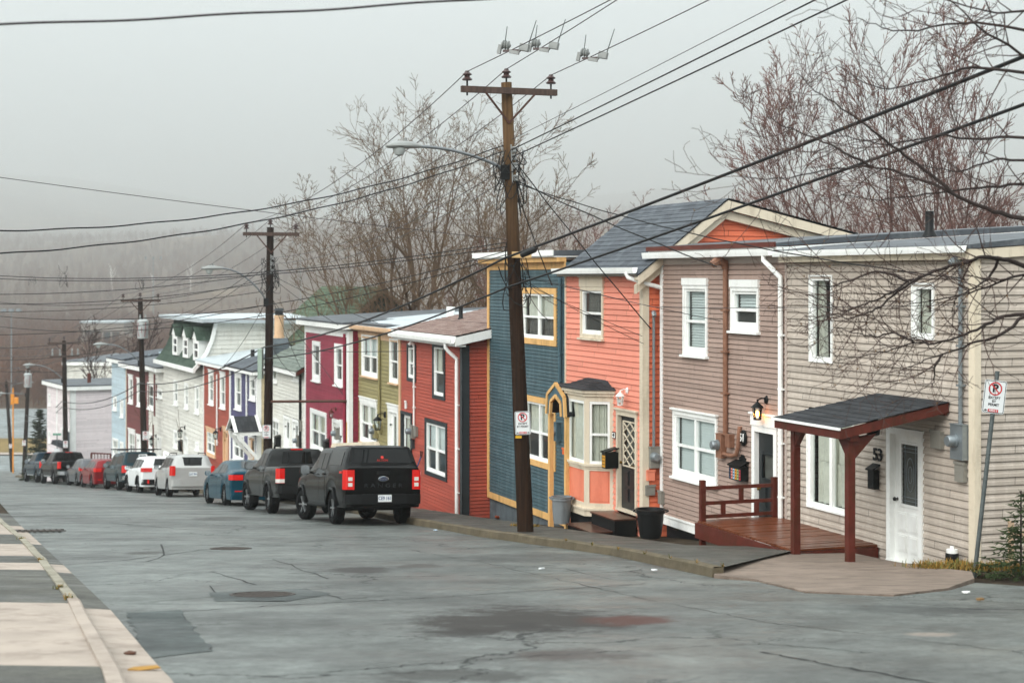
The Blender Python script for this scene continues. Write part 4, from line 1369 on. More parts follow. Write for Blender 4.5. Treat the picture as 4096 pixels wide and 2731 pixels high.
mb = MB(); mb.box(x0, h.W + .1, -.2, .0, .02 - h.z0, .09 - h.z0); mb.build('soffit', CREAM, h.root)
corner_board(h, h.W - .12, h.W + .03, -.9, z1, CREAM, wrap=.11)
corner_board(h, 0, .05, -.9, z1, CREAM)
mb = MB(); mb.tube([(h.W - .15, -.33, .1 - h.z0), (h.W - .1, -.3, 0 - h.z0), (h.W + .12, -.02, -.12 - h.z0), (h.W + .14, .3, -.2 - h.z0), (h.W + .14, .75, -.28 - h.z0)], .045, 8); mb.build('downpipe', WHITE, h.root)
SM = Matrix.Translation((h.W, .2, 0)) @ Matrix.Rotation(R(90), 4, 'Z')     # fixtures on the near side wall
_, mz_ = h.side('E', 935, 845); meter(h, 0, mz_, GREYBOX, .2, .42, M=SM)
_, tz_ = h.side('C', 205, 810)
mb = MB(); mb.tube([(0, -.06, tz_), (0, -.06, mz_ + .2)], .03, 8); mb.tube([(0, -.06, tz_), (-.01, -.08, tz_ + .05), (-.04, -.16, tz_ + .03), (-.05, -.2, tz_ - .03)], [.035, .05, .05, .04], 8); o = mb.build('conduit', STEEL, h.root); o.matrix_local = SM
_, bz_ = h.side('E', 905, 1005); small_box(h, -.07, bz_, .17, .21, CORALP, M=SM)
_, bz_ = h.side('E', 900, 1138); small_box(h, -.08, bz_, .2, .2, GREYBOX, M=SM)
lantern(fixt(h, 'E', 700, 250), 'white carriage lantern above the mailbox of the coral house', WHITE, False)
M = fixt(h, 'E', 586, 648, .02); M = M @ Matrix.Translation((.02, 0, 0))
t = empty('number_plaque', 'small dark plaque with number 49 between bay window and door', 'plaque', M)
mb = MB(); mb.box(-.09, .09, -.03, 0, -.07, .07); mb.build('plate', BROWN, t)
mb = MB(); mb.box(-.075, .075, -.034, -.031, -.05, .05); mb.build('tile', WHITE, t)
text('49', .1, BLACKP, t, Matrix.Translation((0, -.036, 0)) @ Matrix.Rotation(R(90), 4, 'X'), 'number', .002, bold=.003)
mxx, mzz = h.px('E', 590, 870, .05)
mailbox(h.M @ Matrix.Translation((mxx - .02, -.02, mzz)), 'black mailbox with a painted yellow front beside the lattice door', BLACKP, .2, .34, .3, front=[mat('yellow_paint', '#d79a2c', .5)])
mb = MB(); x, z = h.px('E', 727, 935); mb.box(x - .09, x + .09, .02, .04, z - .03, z + .03); mb.build('letter_plate', BRASS, h.root)
# black painted steps to the lattice door
t = empty('door_steps', 'black wooden steps with worn brown treads under the lattice door', 'steps', h.M)
TREAD = mat('worn_brown_tread', '#4a3026', .3, vary=.35, vscale=6, bump=.2)
a, b = rd[0] - .12, rd[1] + .06
mb = MB(); tb = MB()
for k, (w0, dpt, zt2) in enumerate(((.0, .55, rd[2] - .09), (-.22, 1.0, rd[2] - .34), (-.55, 1.25, rd[2] - .58))):
    mb.box(a + w0, b - .02 * k + (w0 * .4), -dpt, -.07 - k * .003, -1.0, zt2 - .03); tb.box(a + w0 - .02, b - .02 * k + (w0 * .4) + .02, -dpt - .025, -.065 - k * .003, zt2 - .029, zt2)
mb.build('risers', BLACKP, t); tb.build('treads', TREAD, t)

# ---- 4 slate blue house ---------------------------------------------------------
h = House('blue_house', 'slate blue clapboard house with ochre yellow trim', vrow(1122, 15.1), vrow(1299.5, 15.1), 7.0)
HBL = h
window(h, h.rect('P', 252, 449, 205, 505), trim=.14, tm=YEL, cols=2, fill=('sheer', 'drape'), sill=False, fw=.05, label='upstairs four-light window in ochre trim')
window(h, h.rect('P', 268, 443, 785, 1155), trim=.14, tm=YEL, cols=2, fill=('sheer', 'screen'), sill=False, fw=.05, label='downstairs four-light window in ochre trim')
z1 = .36 - h.z0; zsk = h.px('P', 75, 1312)[1]
walls(h, BLUE, z1, z0=zsk, ex=.085, z1back=.7 - h.z0)
mb = MB(); mb.box(0, h.W, -.04, .02, zsk - .16, zsk - .002); mb.build('skirt_board', YEL, h.root)
mb = MB(); mb.box(.02, h.W, .03, h.D, -1.2, zsk - .163); mb.build('foundation', CONCF, h.root)
corner_board(h, -.02, .12, zsk, z1, YEL)
mb = MB(); mb.box(-.02, h.W, -.03, .02, z1 - .17, z1); mb.box(-.2, h.W, -.22, .01, z1 + .001, z1 + .14); mb.build('cornice', YEL, h.root)
flat_roof(h, .62 - h.z0, .75 - h.z0, MEMBRANE, over=.3, edge=WHITE, fh=.03, x0=-.3, x1=h.W + .02, thick=.12)
mb = MB(); mb.box(-.3, h.W, -.34, -.301, .5 - h.z0, .635 - h.z0); mb.box(-.34, -.301, -.34, h.D, .5 - h.z0, .635 - h.z0); mb.build('roof_edge', WHITE, h.root)
dx_, dz_ = h.px('P', 476, 150); downpipe(h, dx_, dz_, h.px('P', 476, 900)[1], BLUEP, .045, elbow=False)
mxx, mzz = h.px('P', 462, 990); meter(h, mxx, mzz, BLUEP, .24, .42)
bx_, bz_ = h.px('P', 487, 1097, .1); small_box(h, bx_, bz_, .16, .14, ORANGEP, .12)
# little gothic hood over the blue house door
OUTH = .8
t = empty('door_hood', 'blue gothic door hood edged in ochre on an ochre post beside the bay window', 'hood', h.M)
hp = lambda x, y: h.px('P', x, y, OUTH)
(xL, zL), (xA_, zA_), (xR, zR_) = hp(396, 890), hp(447, 728), hp(497, 905)
zLr = min(zL, zR_); xA_ = (xL + xR) / 2
pent = [(xL, zL), (xL + .06, zL + (zA_ - zL) * .62), (xA_, zA_), (xR - .06, zL + (zA_ - zL) * .62), (xR, zL)]
inn = [(xL + .22, zL), (xL + .26, zL + (zA_ - zL) * .42), (xA_, zL + (zA_ - zL) * .62), (xR - .26, zL + (zA_ - zL) * .42), (xR - .22, zL)]
mb = MB()
for (o0, o1), (i0, i1) in zip(zip(pent, pent[1:]), zip(inn, inn[1:])):
    mb.prism([o0, o1, i1, i0], lambda a, b, q_: (a, q_, b), -OUTH - .02, -OUTH + .02)
mb.build('gable_panel', BLUEP, t)
mb = MB()
for path, ww in ((pent, .06), (inn, .055)):
    for p, q_ in zip(path, path[1:]): mb.bar((p[0], -OUTH - .02, p[1]), (q_[0], -OUTH - .02, q_[1]), .07, ww, up=(0, 1, 0))
mb.build('edging', YEL, t)
mb = MB()
for p, q_ in zip(pent, pent[1:]):
    mb.face([(p[0], -OUTH, p[1] + .01), (q_[0], -OUTH, q_[1] + .01), (q_[0], -.03, q_[1] + .01), (p[0], -.03, p[1] + .01)])
mb.build('hood_roof', BLKSH, t)
for xx in (xL + .07, xR - .07):
    mb = MB(); mb.box(xx - .05, xx + .05, -OUTH + .0, -OUTH + .1, -.3, zL - .001); mb.build('post', YEL, t)
mb = MB(); mb.box(xL - .1, xR, -OUTH - .15, -.05, -.4, .34); mb.build('step', ORANGEP, t)
rd = [xL + .1, xR - .1, .38, 2.35]
# ---- 5 red house ------------------------------------------------------------------
RZ = -.3
h = House('red_house', 'brick red clapboard house with charcoal window trim and a faded shingle roof', vrow(922, 14.36), vrow(1063, 14.36), 7.0)
HR = h
window(h, h.rect('G', 492, 562, 243, 533), trim=.1, tm=CHAR, fill=('sheer', 'screen'), sill=False, fw=.045, label='small upstairs window in charcoal trim')
window(h, h.rect('G', 692, 790, 238, 668), trim=.1, tm=CHAR, fill=('parted', 'screen'), sill=False, fw=.045, label='tall upstairs window in charcoal trim')
window(h, h.rect('G', 633, 805, 822, 1262), trim=.11, tm=CHAR, cols=2, fill=('blind', 'screen'), sill=False, fw=.055, label='large four-light window in charcoal trim')
rd = h.rect('G', 445, 530, 765, 1130)
door(h, rd, WHITE, trim=.09, tm=CHAR, glass=[(.14, .86, .12, .93)], panels=False, storm=True)
z1 = -1.78 - h.z0
walls(h, REDC, z1, z0=-.9, ex=.092, sidem=None, z1back=-.6 - h.z0, side_top=[(0, z1), (4.0, -1.0 - h.z0), (7, -.95 - h.z0)])
corner_board(h, h.W - .16, h.W + .035, -.9, z1, CHAR, wrap=.17)
rf = MB()
for (ya, za), (yb, zb), n_ in (((-.3, -1.52 - h.z0), (5.5, -.35 - h.z0), 30),):
    for i in range(n_):
        t0, t1 = i / n_, (i + 1) / n_
        p = [(-.05, ya + (yb - ya) * t0, za + (zb - za) * t0 + .016), (h.W + .3, ya + (yb - ya) * t0, za + (zb - za) * t0 + .016),
             (h.W + .3, ya + (yb - ya) * t1, za + (zb - za) * t1), (-.05, ya + (yb - ya) * t1, za + (zb - za) * t1)]
        rf.face(p); rf.face([(p[0][0], p[0][1], p[0][2] - .02), (p[1][0], p[1][1], p[1][2] - .02), p[1], p[0]])
rf.face([(-.05, -.3, -1.56 - h.z0), (h.W + .3, -.3, -1.56 - h.z0), (h.W + .3, 5.5, -.39 - h.z0), (-.05, 5.5, -.39 - h.z0)])
rf.build('roof', REDSH, h.root)
mb = MB()
mb.box(-.05, h.W + .26, -.3, -.262, -1.76 - h.z0, -1.53 - h.z0)
mb.prism([(-.3, -1.78 - h.z0), (5.5, -.6 - h.z0), (5.5, -.38 - h.z0), (-.3, -1.56 - h.z0)], lambda a, b, q_: (q_, a, b), h.W + .262, h.W + .3)
mb.box(0, h.W + .26, -.26, .0, -1.8 - h.z0, -1.765 - h.z0)
mb.build('fascia', WHITE, h.root)
gutter(h, .0, h.W + .28, -1.6 - h.z0, WHITE, y=-.42, size=.12)
downpipe(h, h.W - .3, -1.72 - h.z0, -.6, WHITE, .05, ytop=-.35, dx=.1)
vx, vz = h.px('G', 640, 125); vent(h, vx - .9, 1.3, -1.25 - h.z0, .06, .42, BLACKP)
cx_, cz_ = h.px('G', 556, 262); ex_, ez_ = h.px('G', 548, 900)
conduit(h, [(cx_, -.06, cz_), (cx_, -.06, ez_)], .028, WHITE)
meter(h, cx_ - .1, ez_ - .12, GREYBOX, .22, .36); bx_, bz_ = h.px('G', 567, 930); small_box(h, bx_ + .02, bz_, .2, .28, GREYBOX)
bx_, bz_ = h.px('G', 543, 1028); small_box(h, bx_, bz_, .2, .24, CHAR)
fx_, fz_ = h.px('G', 485, 722); small_box(h, fx_, fz_, .12, .22, WHITE, .05, 'lamp_mount')
# shovel leaning on the red wall
a_, z_ = h.px('G', 618, 1120); a2_, z2_ = h.px('G', 590, 1240)
t = empty('snow_shovel', 'blue handled snow shovel leaning against the red house', 'shovel', h.M)
mb = MB(); mb.tube([(a_, -.08, z_ - .03), (a2_ - .1, -.45, .55)], .02, 8); mb.build('shaft', mat('blue_plastic', '#2e4a78', .4), t)
mb = MB(); mb.tube([(a_ - .06, -.08, z_ - .03), (a_ - .07, -.07, z_ + .12), (a_ + .07, -.07, z_ + .12), (a_ + .06, -.08, z_ - .03), (a_ - .06, -.08, z_ - .03)], .016, 6); mb.build('grip', BLACKP, t)
mb = MB(); mb.prism([(a2_ - .32, .15), (a2_ + .1, .15), (a2_ + .1, .55), (a2_ - .32, .55)], lambda a, b, q_: (a, q_ - (b - .55) * .3, b), -.47, -.455); mb.build('blade', BLACKP, t)

# ---- 6 olive house -----------------------------------------------------------------
h = House('olive_house', 'olive green clapboard house with peach trim between red and crimson houses', vrow(812, 14.36), vrow(921.5, 14.36), 7.0)
window(h, h.rect('G', 137, 262, 168, 490), trim=.06, tm=WHITE, cols=2, fill=('blind', 'screen'), fw=.05, sillm=PEACH, label='upstairs double sash window')
window(h, h.rect('G', 356, 424, 200, 545), trim=.05, tm=WHITE, fill=('drape', 'screen'), fw=.05, sillm=PEACH, label='narrow upstairs sash window')
window(h, h.rect('G', 125, 255, 690, 1005), trim=.06, tm=WHITE, cols=2, header=.13, fill=('sheer', 'screen'), fw=.05, sillm=PEACH, label='downstairs double window with white curtains')
rd = h.rect('G', 345, 425, 745, 1120)
door(h, rd, WHITE, trim=.1, tm=WHITE, header=.12, glass=[(.3, .8, .15, .92)], panels=False, storm=True)
z1 = -1.72 - h.z0
walls(h, OLIVE, z1, z0=-.9, ex=.115, z1back=-1.2 - h.z0)
corner_board(h, h.W - .17, h.W, -.9, z1, PEACH)
downpipe(h, .12, z1 + .02, -.5, OLIVE, .05, dx=-.05); 
dx_, dz_ = h.px('G', 284, 170); downpipe(h, dx_, dz_, h.px('G', 284, 900)[1], OLIVE, .04, elbow=False)
flat_roof(h, -1.5 - h.z0, -.9 - h.z0, WHITEROOF, over=.25, edge=PEACH, fh=.12, x0=-.15, x1=h.W - .05)
gutter(h, -.1, h.W - .1, -1.52 - h.z0, PEACH, y=-.37, size=.11)
mb = MB(); mb.box(-.15, h.W * .86, -.26, .35, -1.5 - h.z0 + .02, -1.46 - h.z0 + .03); mb.build('roof_edge', MEMBRANE, h.root)
mb = MB(); mb.box(0, h.W - .17, -.03, .02, z1 - .2, z1); mb.build('frieze', PEACH, h.root)
mxx, mzz = h.px('G', 250, 930); meter(h, mxx + .1, mzz, OLIVE, .26, .4)
bx_, bz_ = h.px('G', 286, 905); small_box(h, bx_ + .05, bz_, .22, .3, OLIVE, .12)
vx, vz = h.px('G', 406, 105); vent(h, vx - 1.0, 2.0, -1.4 - h.z0, .13, .5, WHITE, 'roof_ventilator', False)
lantern(fixt(h, 'G', 320, 800), 'black lantern on the olive wall left of its door', IRON, False, scale=1.5)

# ---- 7 crimson house ----------------------------------------------------------------
h = House('crimson_house', 'crimson clapboard house with white trim', vrow(702, 14.04), vrow(803, 14.04), 7.0)
window(h, h.rect('H', 1140, 1215, 390, 770), trim=.13, fill=('drape', 'screen'), label='left upstairs sash window')
window(h, h.rect('H', 1353, 1435, 415, 815), trim=.13, fill=('drape', 'screen'), label='right upstairs sash window')
window(h, h.rect('H', 1120, 1275, 1037, 1440), trim=.14, cols=2, fill=('sheer', 'drape'), label='large downstairs double window')
rd = h.rect('H', 1333, 1440, 1135, 1500); door(h, rd, WHITE, trim=.13, glass=[(.3, .8, .6, .9)])
z1 = -1.72 - h.z0
walls(h, CRIM, z1, z0=-.9, ex=.1, z1back=-1.5 - h.z0)
corner_board(h, h.W - .28, h.W + .03, -.9, z1, WHITE, wrap=.1); corner_board(h, 0, .1, -.9, z1, WHITE)
mb = MB(); mb.box(0, h.W, -.04, .02, z1 - .22, z1); mb.build('frieze', WHITE, h.root)
flat_roof(h, -1.45 - h.z0, -1.1 - h.z0, MEMBRANE, over=.3, edge=WHITE, fh=.16, x0=-.3, x1=h.W + .2)
mb = MB(); mb.tube([(h.W - .4, -.07, z1 - .1), (h.W - .4, -.07, -.3)], .05, 8); mb.build('downpipe', CRIM, h.root)
mxx, mzz = h.px('H', 1390, 1290); meter(h, mxx, mzz, GREYBOX, .26, .36)
bx_, bz_ = h.px('H', 1432, 1230); small_box(h, bx_, bz_, .24, .5, WHITE)
lantern(fixt(h, 'H', 1365, 1050), 'rusty swan-neck lamp on the crimson wall above the window', BROWN, False)
mailbox(fixt(h, 'H', 1292, 1412), 'small black mailbox on the crimson wall', BLACKP, .3, .34, .14)

# ---- 8 small white house with a steep grey-green roof ----------------------------------
h = House('white_cottage', 'small white clapboard house with a steep mossy shingle roof behind the second pole', vrow(619, 14.36), vrow(701.5, 14.36), 5.0)
window(h, h.rect('H', 742, 797, 612, 783), trim=.1, rows=1, fill=('sheer', 'sheer'), label='small upstairs window')
window(h, h.rect('H', 955, 1018, 652, 768), trim=.1, rows=1, fill=('drape', 'drape'), label='small window under the eave')
window(h, h.rect('H', 738, 818, 1120, 1345), trim=.12, cols=2, fill=('drape', 'drape'), label='downstairs window')
door(h, h.rect('H', 862, 925, 1108, 1450), WHITE, trim=.1, glass=[(.2, .8, .4, .9)])
door(h, h.rect('H', 945, 1010, 1140, 1480), WHITE, trim=.1, glass=[(.2, .8, .4, .9)])
z1 = -3.4 - h.z0
walls(h, WHITEC, z1, z0=-.9, ex=.13, side_top=[(0, z1), (3.2, -1.65 - h.z0), (5, -2.6 - h.z0)])
rf = MB()
x0, x1 = -.2, h.W + .25
A_ = (x0, -.4, -3.42 - h.z0); B_ = (x1, -.4, -3.42 - h.z0); C_ = (x1, 3.2, -1.45 - h.z0); D_ = (2.2, 3.2, -1.45 - h.z0); E_ = (x0, 6, -3.42 - h.z0); F_ = (x1, 6, -2.6 - h.z0)
n_ = 20
for i in range(n_):
    t0, t1 = i / n_, (i + 1) / n_
    L0 = Vector(A_).lerp(Vector(D_), t0); L1 = Vector(A_).lerp(Vector(D_), t1); R0 = Vector(B_).lerp(Vector(C_), t0); R1 = Vector(B_).lerp(Vector(C_), t1)
    up = Vector((0, 0, .02))
    rf.face([L0 + up, R0 + up, R1, L1]); rf.face([L0 - up, R0 - up, R0 + up, L0 + up])
rf.face([A_, D_, E_]); rf.face([E_, D_, C_, F_]); rf.face([A_, B_, F_, E_])
rf.build('roof', GREYSH, h.root)
mb = MB(); mb.box(x0, x1 - .3, -.36, -.32, -3.62 - h.z0, -3.46 - h.z0); mb.build('fascia', WHITE, h.root)
mb = MB(); mb.prism([(-.4, -3.6 - h.z0), (3.2, -1.62 - h.z0), (3.2, -1.48 - h.z0), (-.4, -3.46 - h.z0)], lambda a, b, q_: (q_, a, b), x1 - .03, x1); mb.build('verge', BROWN, h.root)
dx_, dz_ = h.px('H', 1030, 650); downpipe(h, dx_, dz_, -.3, IRON, .05, elbow=False)
mxx, mzz = h.px('H', 1030, 1210); small_box(h, mxx, mzz, .25, .4, GREYBOX); meter(h, mxx - .3, mzz - .6, GREYBOX, .26, .4)
mailbox(fixt(h, 'H', 825, 1365), 'black box on the white cottage wall behind the dark pickup', BLACKP, .36, .36, .2)
# ---- 9, 10 violet and rust houses ---------------------------------------------------------
def lrow(x, A=(-10.2, 66.3), k=.415):
    t = (x - XC) / F
    q = (A[0] - t * A[1]) / (t + k)
    return (A[0] - k * q, A[1] + q)


h = House('violet_house', 'violet blue clapboard house with a white braced door canopy', lrow(530), lrow(592), 3.6)
window(h, h.rect('H', 392, 452, 712, 1045), trim=.1, header=.14, fill=('sheer', 'screen'), label='left upstairs window')
window(h, h.rect('H', 532, 590, 732, 955), trim=.1, header=.12, fill=('screen', 'screen'), label='right upstairs window')
window(h, h.rect('H', 372, 478, 1262, 1530), trim=.1, cols=2, fill=('sheer', 'drape'), label='downstairs window')
door(h, h.rect('H', 520, 588, 1290, 1560), PEACH, trim=.1, glass=[(.25, .75, .5, .9)])
z1 = -3.9 - h.z0
walls(h, VIOLET, z1, z0=-.9, ex=.13, sidem=CREAMC, side_top=[(0, z1), (3.6, -3.2 - h.z0)], z1back=-3.3 - h.z0)
corner_board(h, h.W - .15, h.W + .03, -.9, z1, WHITE, wrap=.14); corner_board(h, 0, .1, -.9, z1, WHITE)
flat_roof(h, -3.72 - h.z0, -2.9 - h.z0, SLATE, over=.3, edge=WHITE, fh=.12, x0=0, x1=h.W + .25)
dx_, dz_ = h.px('H', 512, 715); downpipe(h, dx_, dz_, h.px('H', 512, 1160)[1], WHITE, .04, elbow=False)
mb = MB(); mb.box(-.45, .45, -.3, .3, 0, 1.1, 0); mb.prism([(-.45, 1.1), (.45, 1.1), (.28, 1.3), (-.28, 1.3)], lambda a, b, q_: (a, q_, b), -.3, .3, 0); mb.lathe([(.22, 1.3), (.22, 1.4), (.19, 1.41), (.19, 2.15), (.22, 2.15), (.22, 2.22)], None, 14, 1); mb.lathe([(.16, 2.22), (.16, 2.4), (.23, 2.41), (.16, 2.5), (.001, 2.52)], None, 14, 2)
o = mb.build('chimney', [CONCF, PEACH, CHAR], h.root); o.location = (h.W - .3, .95, -3.75 - h.z0)

t = empty('door_canopy', 'white framed gabled door canopy with black shingles on the violet house', 'canopy', h.M)
OC = 1.0
(xl, zl), (xr, zr) = h.px('H', 325, 1245, OC), h.px('H', 400, 1255, OC)
xr = max(xr, xl + 1.3); zl = (zl + zr) / 2; xm = (xl + xr) / 2; zt = zl + .5
mb = MB()
for xe in (xl - .08, xr + .08):
    mb.face([(xe, -OC, zl - .04), (xm, -OC, zt + .03), (xm, 0, zt + .03), (xe, 0, zl - .04)])
mb.face([(xl, -OC, zl - .06), (xr, -OC, zl - .06), (xr, 0, zl - .06), (xl, 0, zl - .06)])
mb.build('canopy_roof', BLKSH, t)
mb = MB()
for yy in (-OC - .03, -.04):
    mb.bar((xl - .1, yy, zl - .06), (xm, yy, zt + .03), .06, .13, up=(0, 1, 0)); mb.bar((xr + .1, yy, zl - .06), (xm, yy, zt + .03), .06, .13, up=(0, 1, 0))
for xx in (xl, xr):
    mb.bar((xx, -OC, zl - .12), (xx, 0, zl - .12), .1, .14)
    mb.bar((xx, -OC + .05, zl - .2), (xx, -.04, zl - 1.25), .1, .12)
mb.build('canopy_frame', WHITE, t)

h = House('rust_house', 'rust red clapboard house left of the violet one', lrow(468), lrow(529.7), 3.6)
window(h, h.rect('H', 138, 184, 695, 1000), trim=.1, header=.12, fill=('sheer', 'screen'), label='left upstairs window')
window(h, h.rect('H', 247, 297, 715, 1035), trim=.1, header=.12, fill=('sheer', 'screen'), label='right upstairs window')
window(h, h.rect('H', 115, 203, 1240, 1480), trim=.1, cols=2, header=.1, tm=PEACH, fill=('sheer', 'screen'), grid=(4, 2, .5), label='downstairs window')
door(h, h.rect('H', 277, 325, 1240, 1560), PEACH, trim=.1, tm=PEACH, header=.1, glass=[(.2, .8, .8, .95)])
z1 = -3.95 - h.z0
walls(h, RUST, z1, z0=-.9, ex=.13, z1back=-3.4 - h.z0)
corner_board(h, h.W - .13, h.W, -.9, z1, WHITE); corner_board(h, 0, .12, -.9, z1, WHITE)
flat_roof(h, -3.75 - h.z0, -3.15 - h.z0, WHITEROOF, over=.35, edge=WHITE, fh=.12, x0=-.3, x1=h.W + .02)
dx_, dz_ = h.px('H', 225, 715); downpipe(h, dx_, dz_, h.px('H', 225, 1400)[1], WHITE, .04, elbow=False)
vent(h, h.W - 1.0, 1.2, -3.55 - h.z0, .09, .4, BLACKP)
lantern(fixt(h, 'H', 252, 1245), 'black lantern on the rust red house', IRON, False, scale=1.4)

# ---- 11 white mansard house --------------------------------------------------------------
h = House('mansard_house', 'big white mansard house with three dormers in a green shingled roof', lrow(375), lrow(467.7), 11.0)
for (a, b, c, d, nm) in ((92, 124, 818, 1012, 'left'), (176, 206, 838, 1042, 'middle'), (258, 290, 858, 1078, 'right')):
    window(h, h.rect('T', a, b, c, d), trim=.13, fill=('sheer', 'screen'), label=nm + ' upstairs window')
window(h, h.rect('T', 92, 120, 1208, 1345), trim=.12, fill=('screen', 'screen'), label='downstairs window')
window(h, h.rect('T', 262, 290, 1298, 1365), trim=.12, fill=('sheer', 'sheer'), label='small downstairs window')
door(h, h.rect('T', 174, 204, 1258, 1420), WHITE, trim=.12)
z1 = -4.2 - h.z0; zt = -1.95 - h.z0
prof = [(-.45, z1 - .02), (-.2, z1 + .25), (.15, z1 + .75), (.4, z1 + 1.35), (.6, zt - .05)]
walls(h, WHITEC, z1, z0=-.9, ex=.2, lip=.025, side_top=[(0, z1)] + [(max(.0, y + .06), z) for y, z in prof[1:]] + [(h.D, zt - .25)], z1back=zt - .3)
mb = MB(); mb.grid([[(0 - .05 + (h.W + .1) * j / 8, y, z) for j in range(9)] for y, z in prof], 0, True); mb.build('mansard_roof', MANSSH, h.root)
mb = MB()
for (y0, za), (y1, zb) in zip(prof, prof[1:]): mb.bar((h.W + .05, y0 - .02, za), (h.W + .05, y1 - .02, zb), .12, .16)
mb.box(-.1, h.W + .1, -.5, -.4, z1 - .16, z1 + .02)
mb.build('eave_trim', WHITE, h.root)
mb = MB(); rows = []
for i in range(9):
    y = -.1 + (h.D + .4) * i / 8
    rows.append([(-.5 + (h.W + .9) * j / 6, y, zt + .05 + .22 * math.sin(math.pi * i / 8) * (.5 + .5 * math.sin(math.pi * j / 6)) - (.25 * i / 8)) for j in range(7)])
mb.grid(rows, 0, True); mb.box(-.5, h.W + .4, -.14, -.1, zt - .12, zt + .06, 0); mb.prism([(-.1, zt - .1), (h.D + .3, zt - .38), (h.D + .3, zt - .2), (-.1, zt + .05)], lambda a, b, q_: (q_, a, b), h.W + .36, h.W + .4, 0)
mb.build('roof', WHITEROOF, h.root)
for k, (c0, c1, ct, cb) in enumerate(((66, 133, 372, 622), (147, 218, 380, 642), (228, 308, 400, 665))):
    (xa, _) = h.px('T', c0 + 14, ct, .15); xb = xa + 1.25; zb = h.px('T', c0 + 20, cb, .15)[1]; ztop = min(h.px('T', c0 + 10, ct + 12, .15)[1], zt - .1)
    ze = zb + (ztop - zb) * .66
    d = MB()
    d.box(xa, xa + .02, -.15, 1.2, zb, ze); d.box(xb - .02, xb, -.15, 1.2, zb, ze)
    d.box(xa, xa + .22, -.17, -.13, zb, ze); d.box(xb - .22, xb, -.17, -.13, zb, ze); d.box(xa + .22, xb - .22, -.17, -.13, ze - .2, ze); d.box(xa + .22, xb - .22, -.2, -.13, zb, zb + .14)
    d.box(xa + .22, xb - .22, -.16, -.12, (zb + ze) / 2 - .04, (zb + ze) / 2 + .04)
    d.prism([(xa - .1, ze), (xb + .1, ze), ((xa + xb) / 2, ztop)], lambda a, b, q_: (a, q_, b), -.2, -.12)
    do = d.build('dormer', WHITE, h.root)
    r2 = MB(); xm = (xa + xb) / 2
    r2.face([(xa - .2, -.3, ze - .05), (xa - .2, 1.3, ze - .05), (xm, 1.3, ztop + .06), (xm, -.3, ztop + .06)]); r2.face([(xb + .2, -.3, ze - .05), (xb + .2, 1.3, ze - .05), (xm, 1.3, ztop + .06), (xm, -.3, ztop + .06)])
    r2.build('dormer_roof', MANSSH, do)
    g2 = MB(); g2.face([(xa + .2, -.13, zb), (xb - .2, -.13, zb), (xb - .2, -.13, ze), (xa + .2, -.13, ze)]); g2.build('pane', mat('dim_window_glass', '#3a4044', .1, vary=.2), do)
lantern(fixt(h, 'T', 180, 1195), 'black lantern on the white mansard house', IRON, False, scale=1.5)
mailbox(fixt(h, 'T', 155, 1340), 'dark mailbox by the white mansard house door', BLACKP, .4, .45, .15)

# ---- 12 to 14 narrow white, maroon, pale blue ------------------------------------------------
h = House('narrow_white_house', 'narrow white house with maroon shutters between mansard and maroon houses', lrow(342), lrow(374.7), 7.0)
window(h, h.rect('S', 1160, 1210, 838, 1042), trim=.12, fill=('screen', 'screen'), label='upstairs window')
window(h, h.rect('S', 1236, 1275, 885, 955), trim=.1, rows=1, fill=('screen', 'screen'), label='small square window')
window(h, h.rect('S', 1170, 1205, 1228, 1370), trim=.12, fill=('sheer', 'screen'), label='downstairs window')
door(h, h.rect('S', 1235, 1268, 1255, 1420), WHITE, trim=.12)
z1 = -4.85 - h.z0
walls(h, WHITEC, z1, z0=-.9, ex=.2, z1back=-4.7 - h.z0)
flat_roof(h, -4.6 - h.z0, -4.3 - h.z0, MEMBRANE, over=.4, edge=WHITE, fh=.2, x0=-.1, x1=h.W + .2)
mb = MB()
for (a, z, w_, hh) in ((*h.px('S', 1216, 940), .26, 2.2), (*h.px('S', 1206, 1290), .22, 1.6), (*h.px('S', 1232, 918), .16, .8)): mb.box(a - w_ / 2, a + w_ / 2, -.06, -.02, z - hh / 2, z + hh / 2)
mb.build('shutters', MAROON, h.root)
lantern(fixt(h, 'S', 1228, 1260), 'black lantern on the narrow white house', IRON, False, scale=1.5)


def mrow(x): return lrow(x, lrow(342), .5)


h = House('maroon_house', 'maroon clapboard house beside the third pole', mrow(290), mrow(341.7), 7.0)
window(h, h.rect('S', 1012, 1045, 792, 1000), trim=.12, header=.1, fill=('sheer', 'screen'), label='left upstairs window')
window(h, h.rect('S', 1078, 1112, 818, 1022), trim=.12, header=.1, fill=('sheer', 'screen'), label='right upstairs window')
window(h, h.rect('S', 1010, 1063, 1215, 1420), trim=.12, cols=2, header=.12, fill=('sheer', 'drape'), label='downstairs window')
door(h, h.rect('S', 1074, 1112, 1262, 1430), WHITE, trim=.12, header=.12)
z1 = -5.0 - h.z0
walls(h, MAROON, z1, z0=-.9, ex=.15, z1back=-4.4 - h.z0)
corner_board(h, 0, .14, -.9, z1, CREAM)
flat_roof(h, -4.75 - h.z0, -3.9 - h.z0, MEMBRANE, over=.4, edge=WHITE, fh=.22, x0=-.3, x1=h.W + .1)
h = House('pale_blue_house', 'pale blue clapboard house left of the maroon one', mrow(257), mrow(289.7), 6.0)
window(h, h.rect('S', 890, 918, 945, 1055), trim=.12, fill=('screen', 'screen'), label='left upstairs window')
window(h, h.rect('S', 946, 970, 975, 1110), trim=.12, fill=('sheer', 'sheer'), label='right upstairs window')
window(h, h.rect('S', 885, 930, 1270, 1420), trim=.12, cols=2, fill=('sheer', 'screen'), label='downstairs window')
door(h, h.rect('S', 945, 972, 1300, 1440), WHITE, trim=.12)
z1 = -4.75 - h.z0
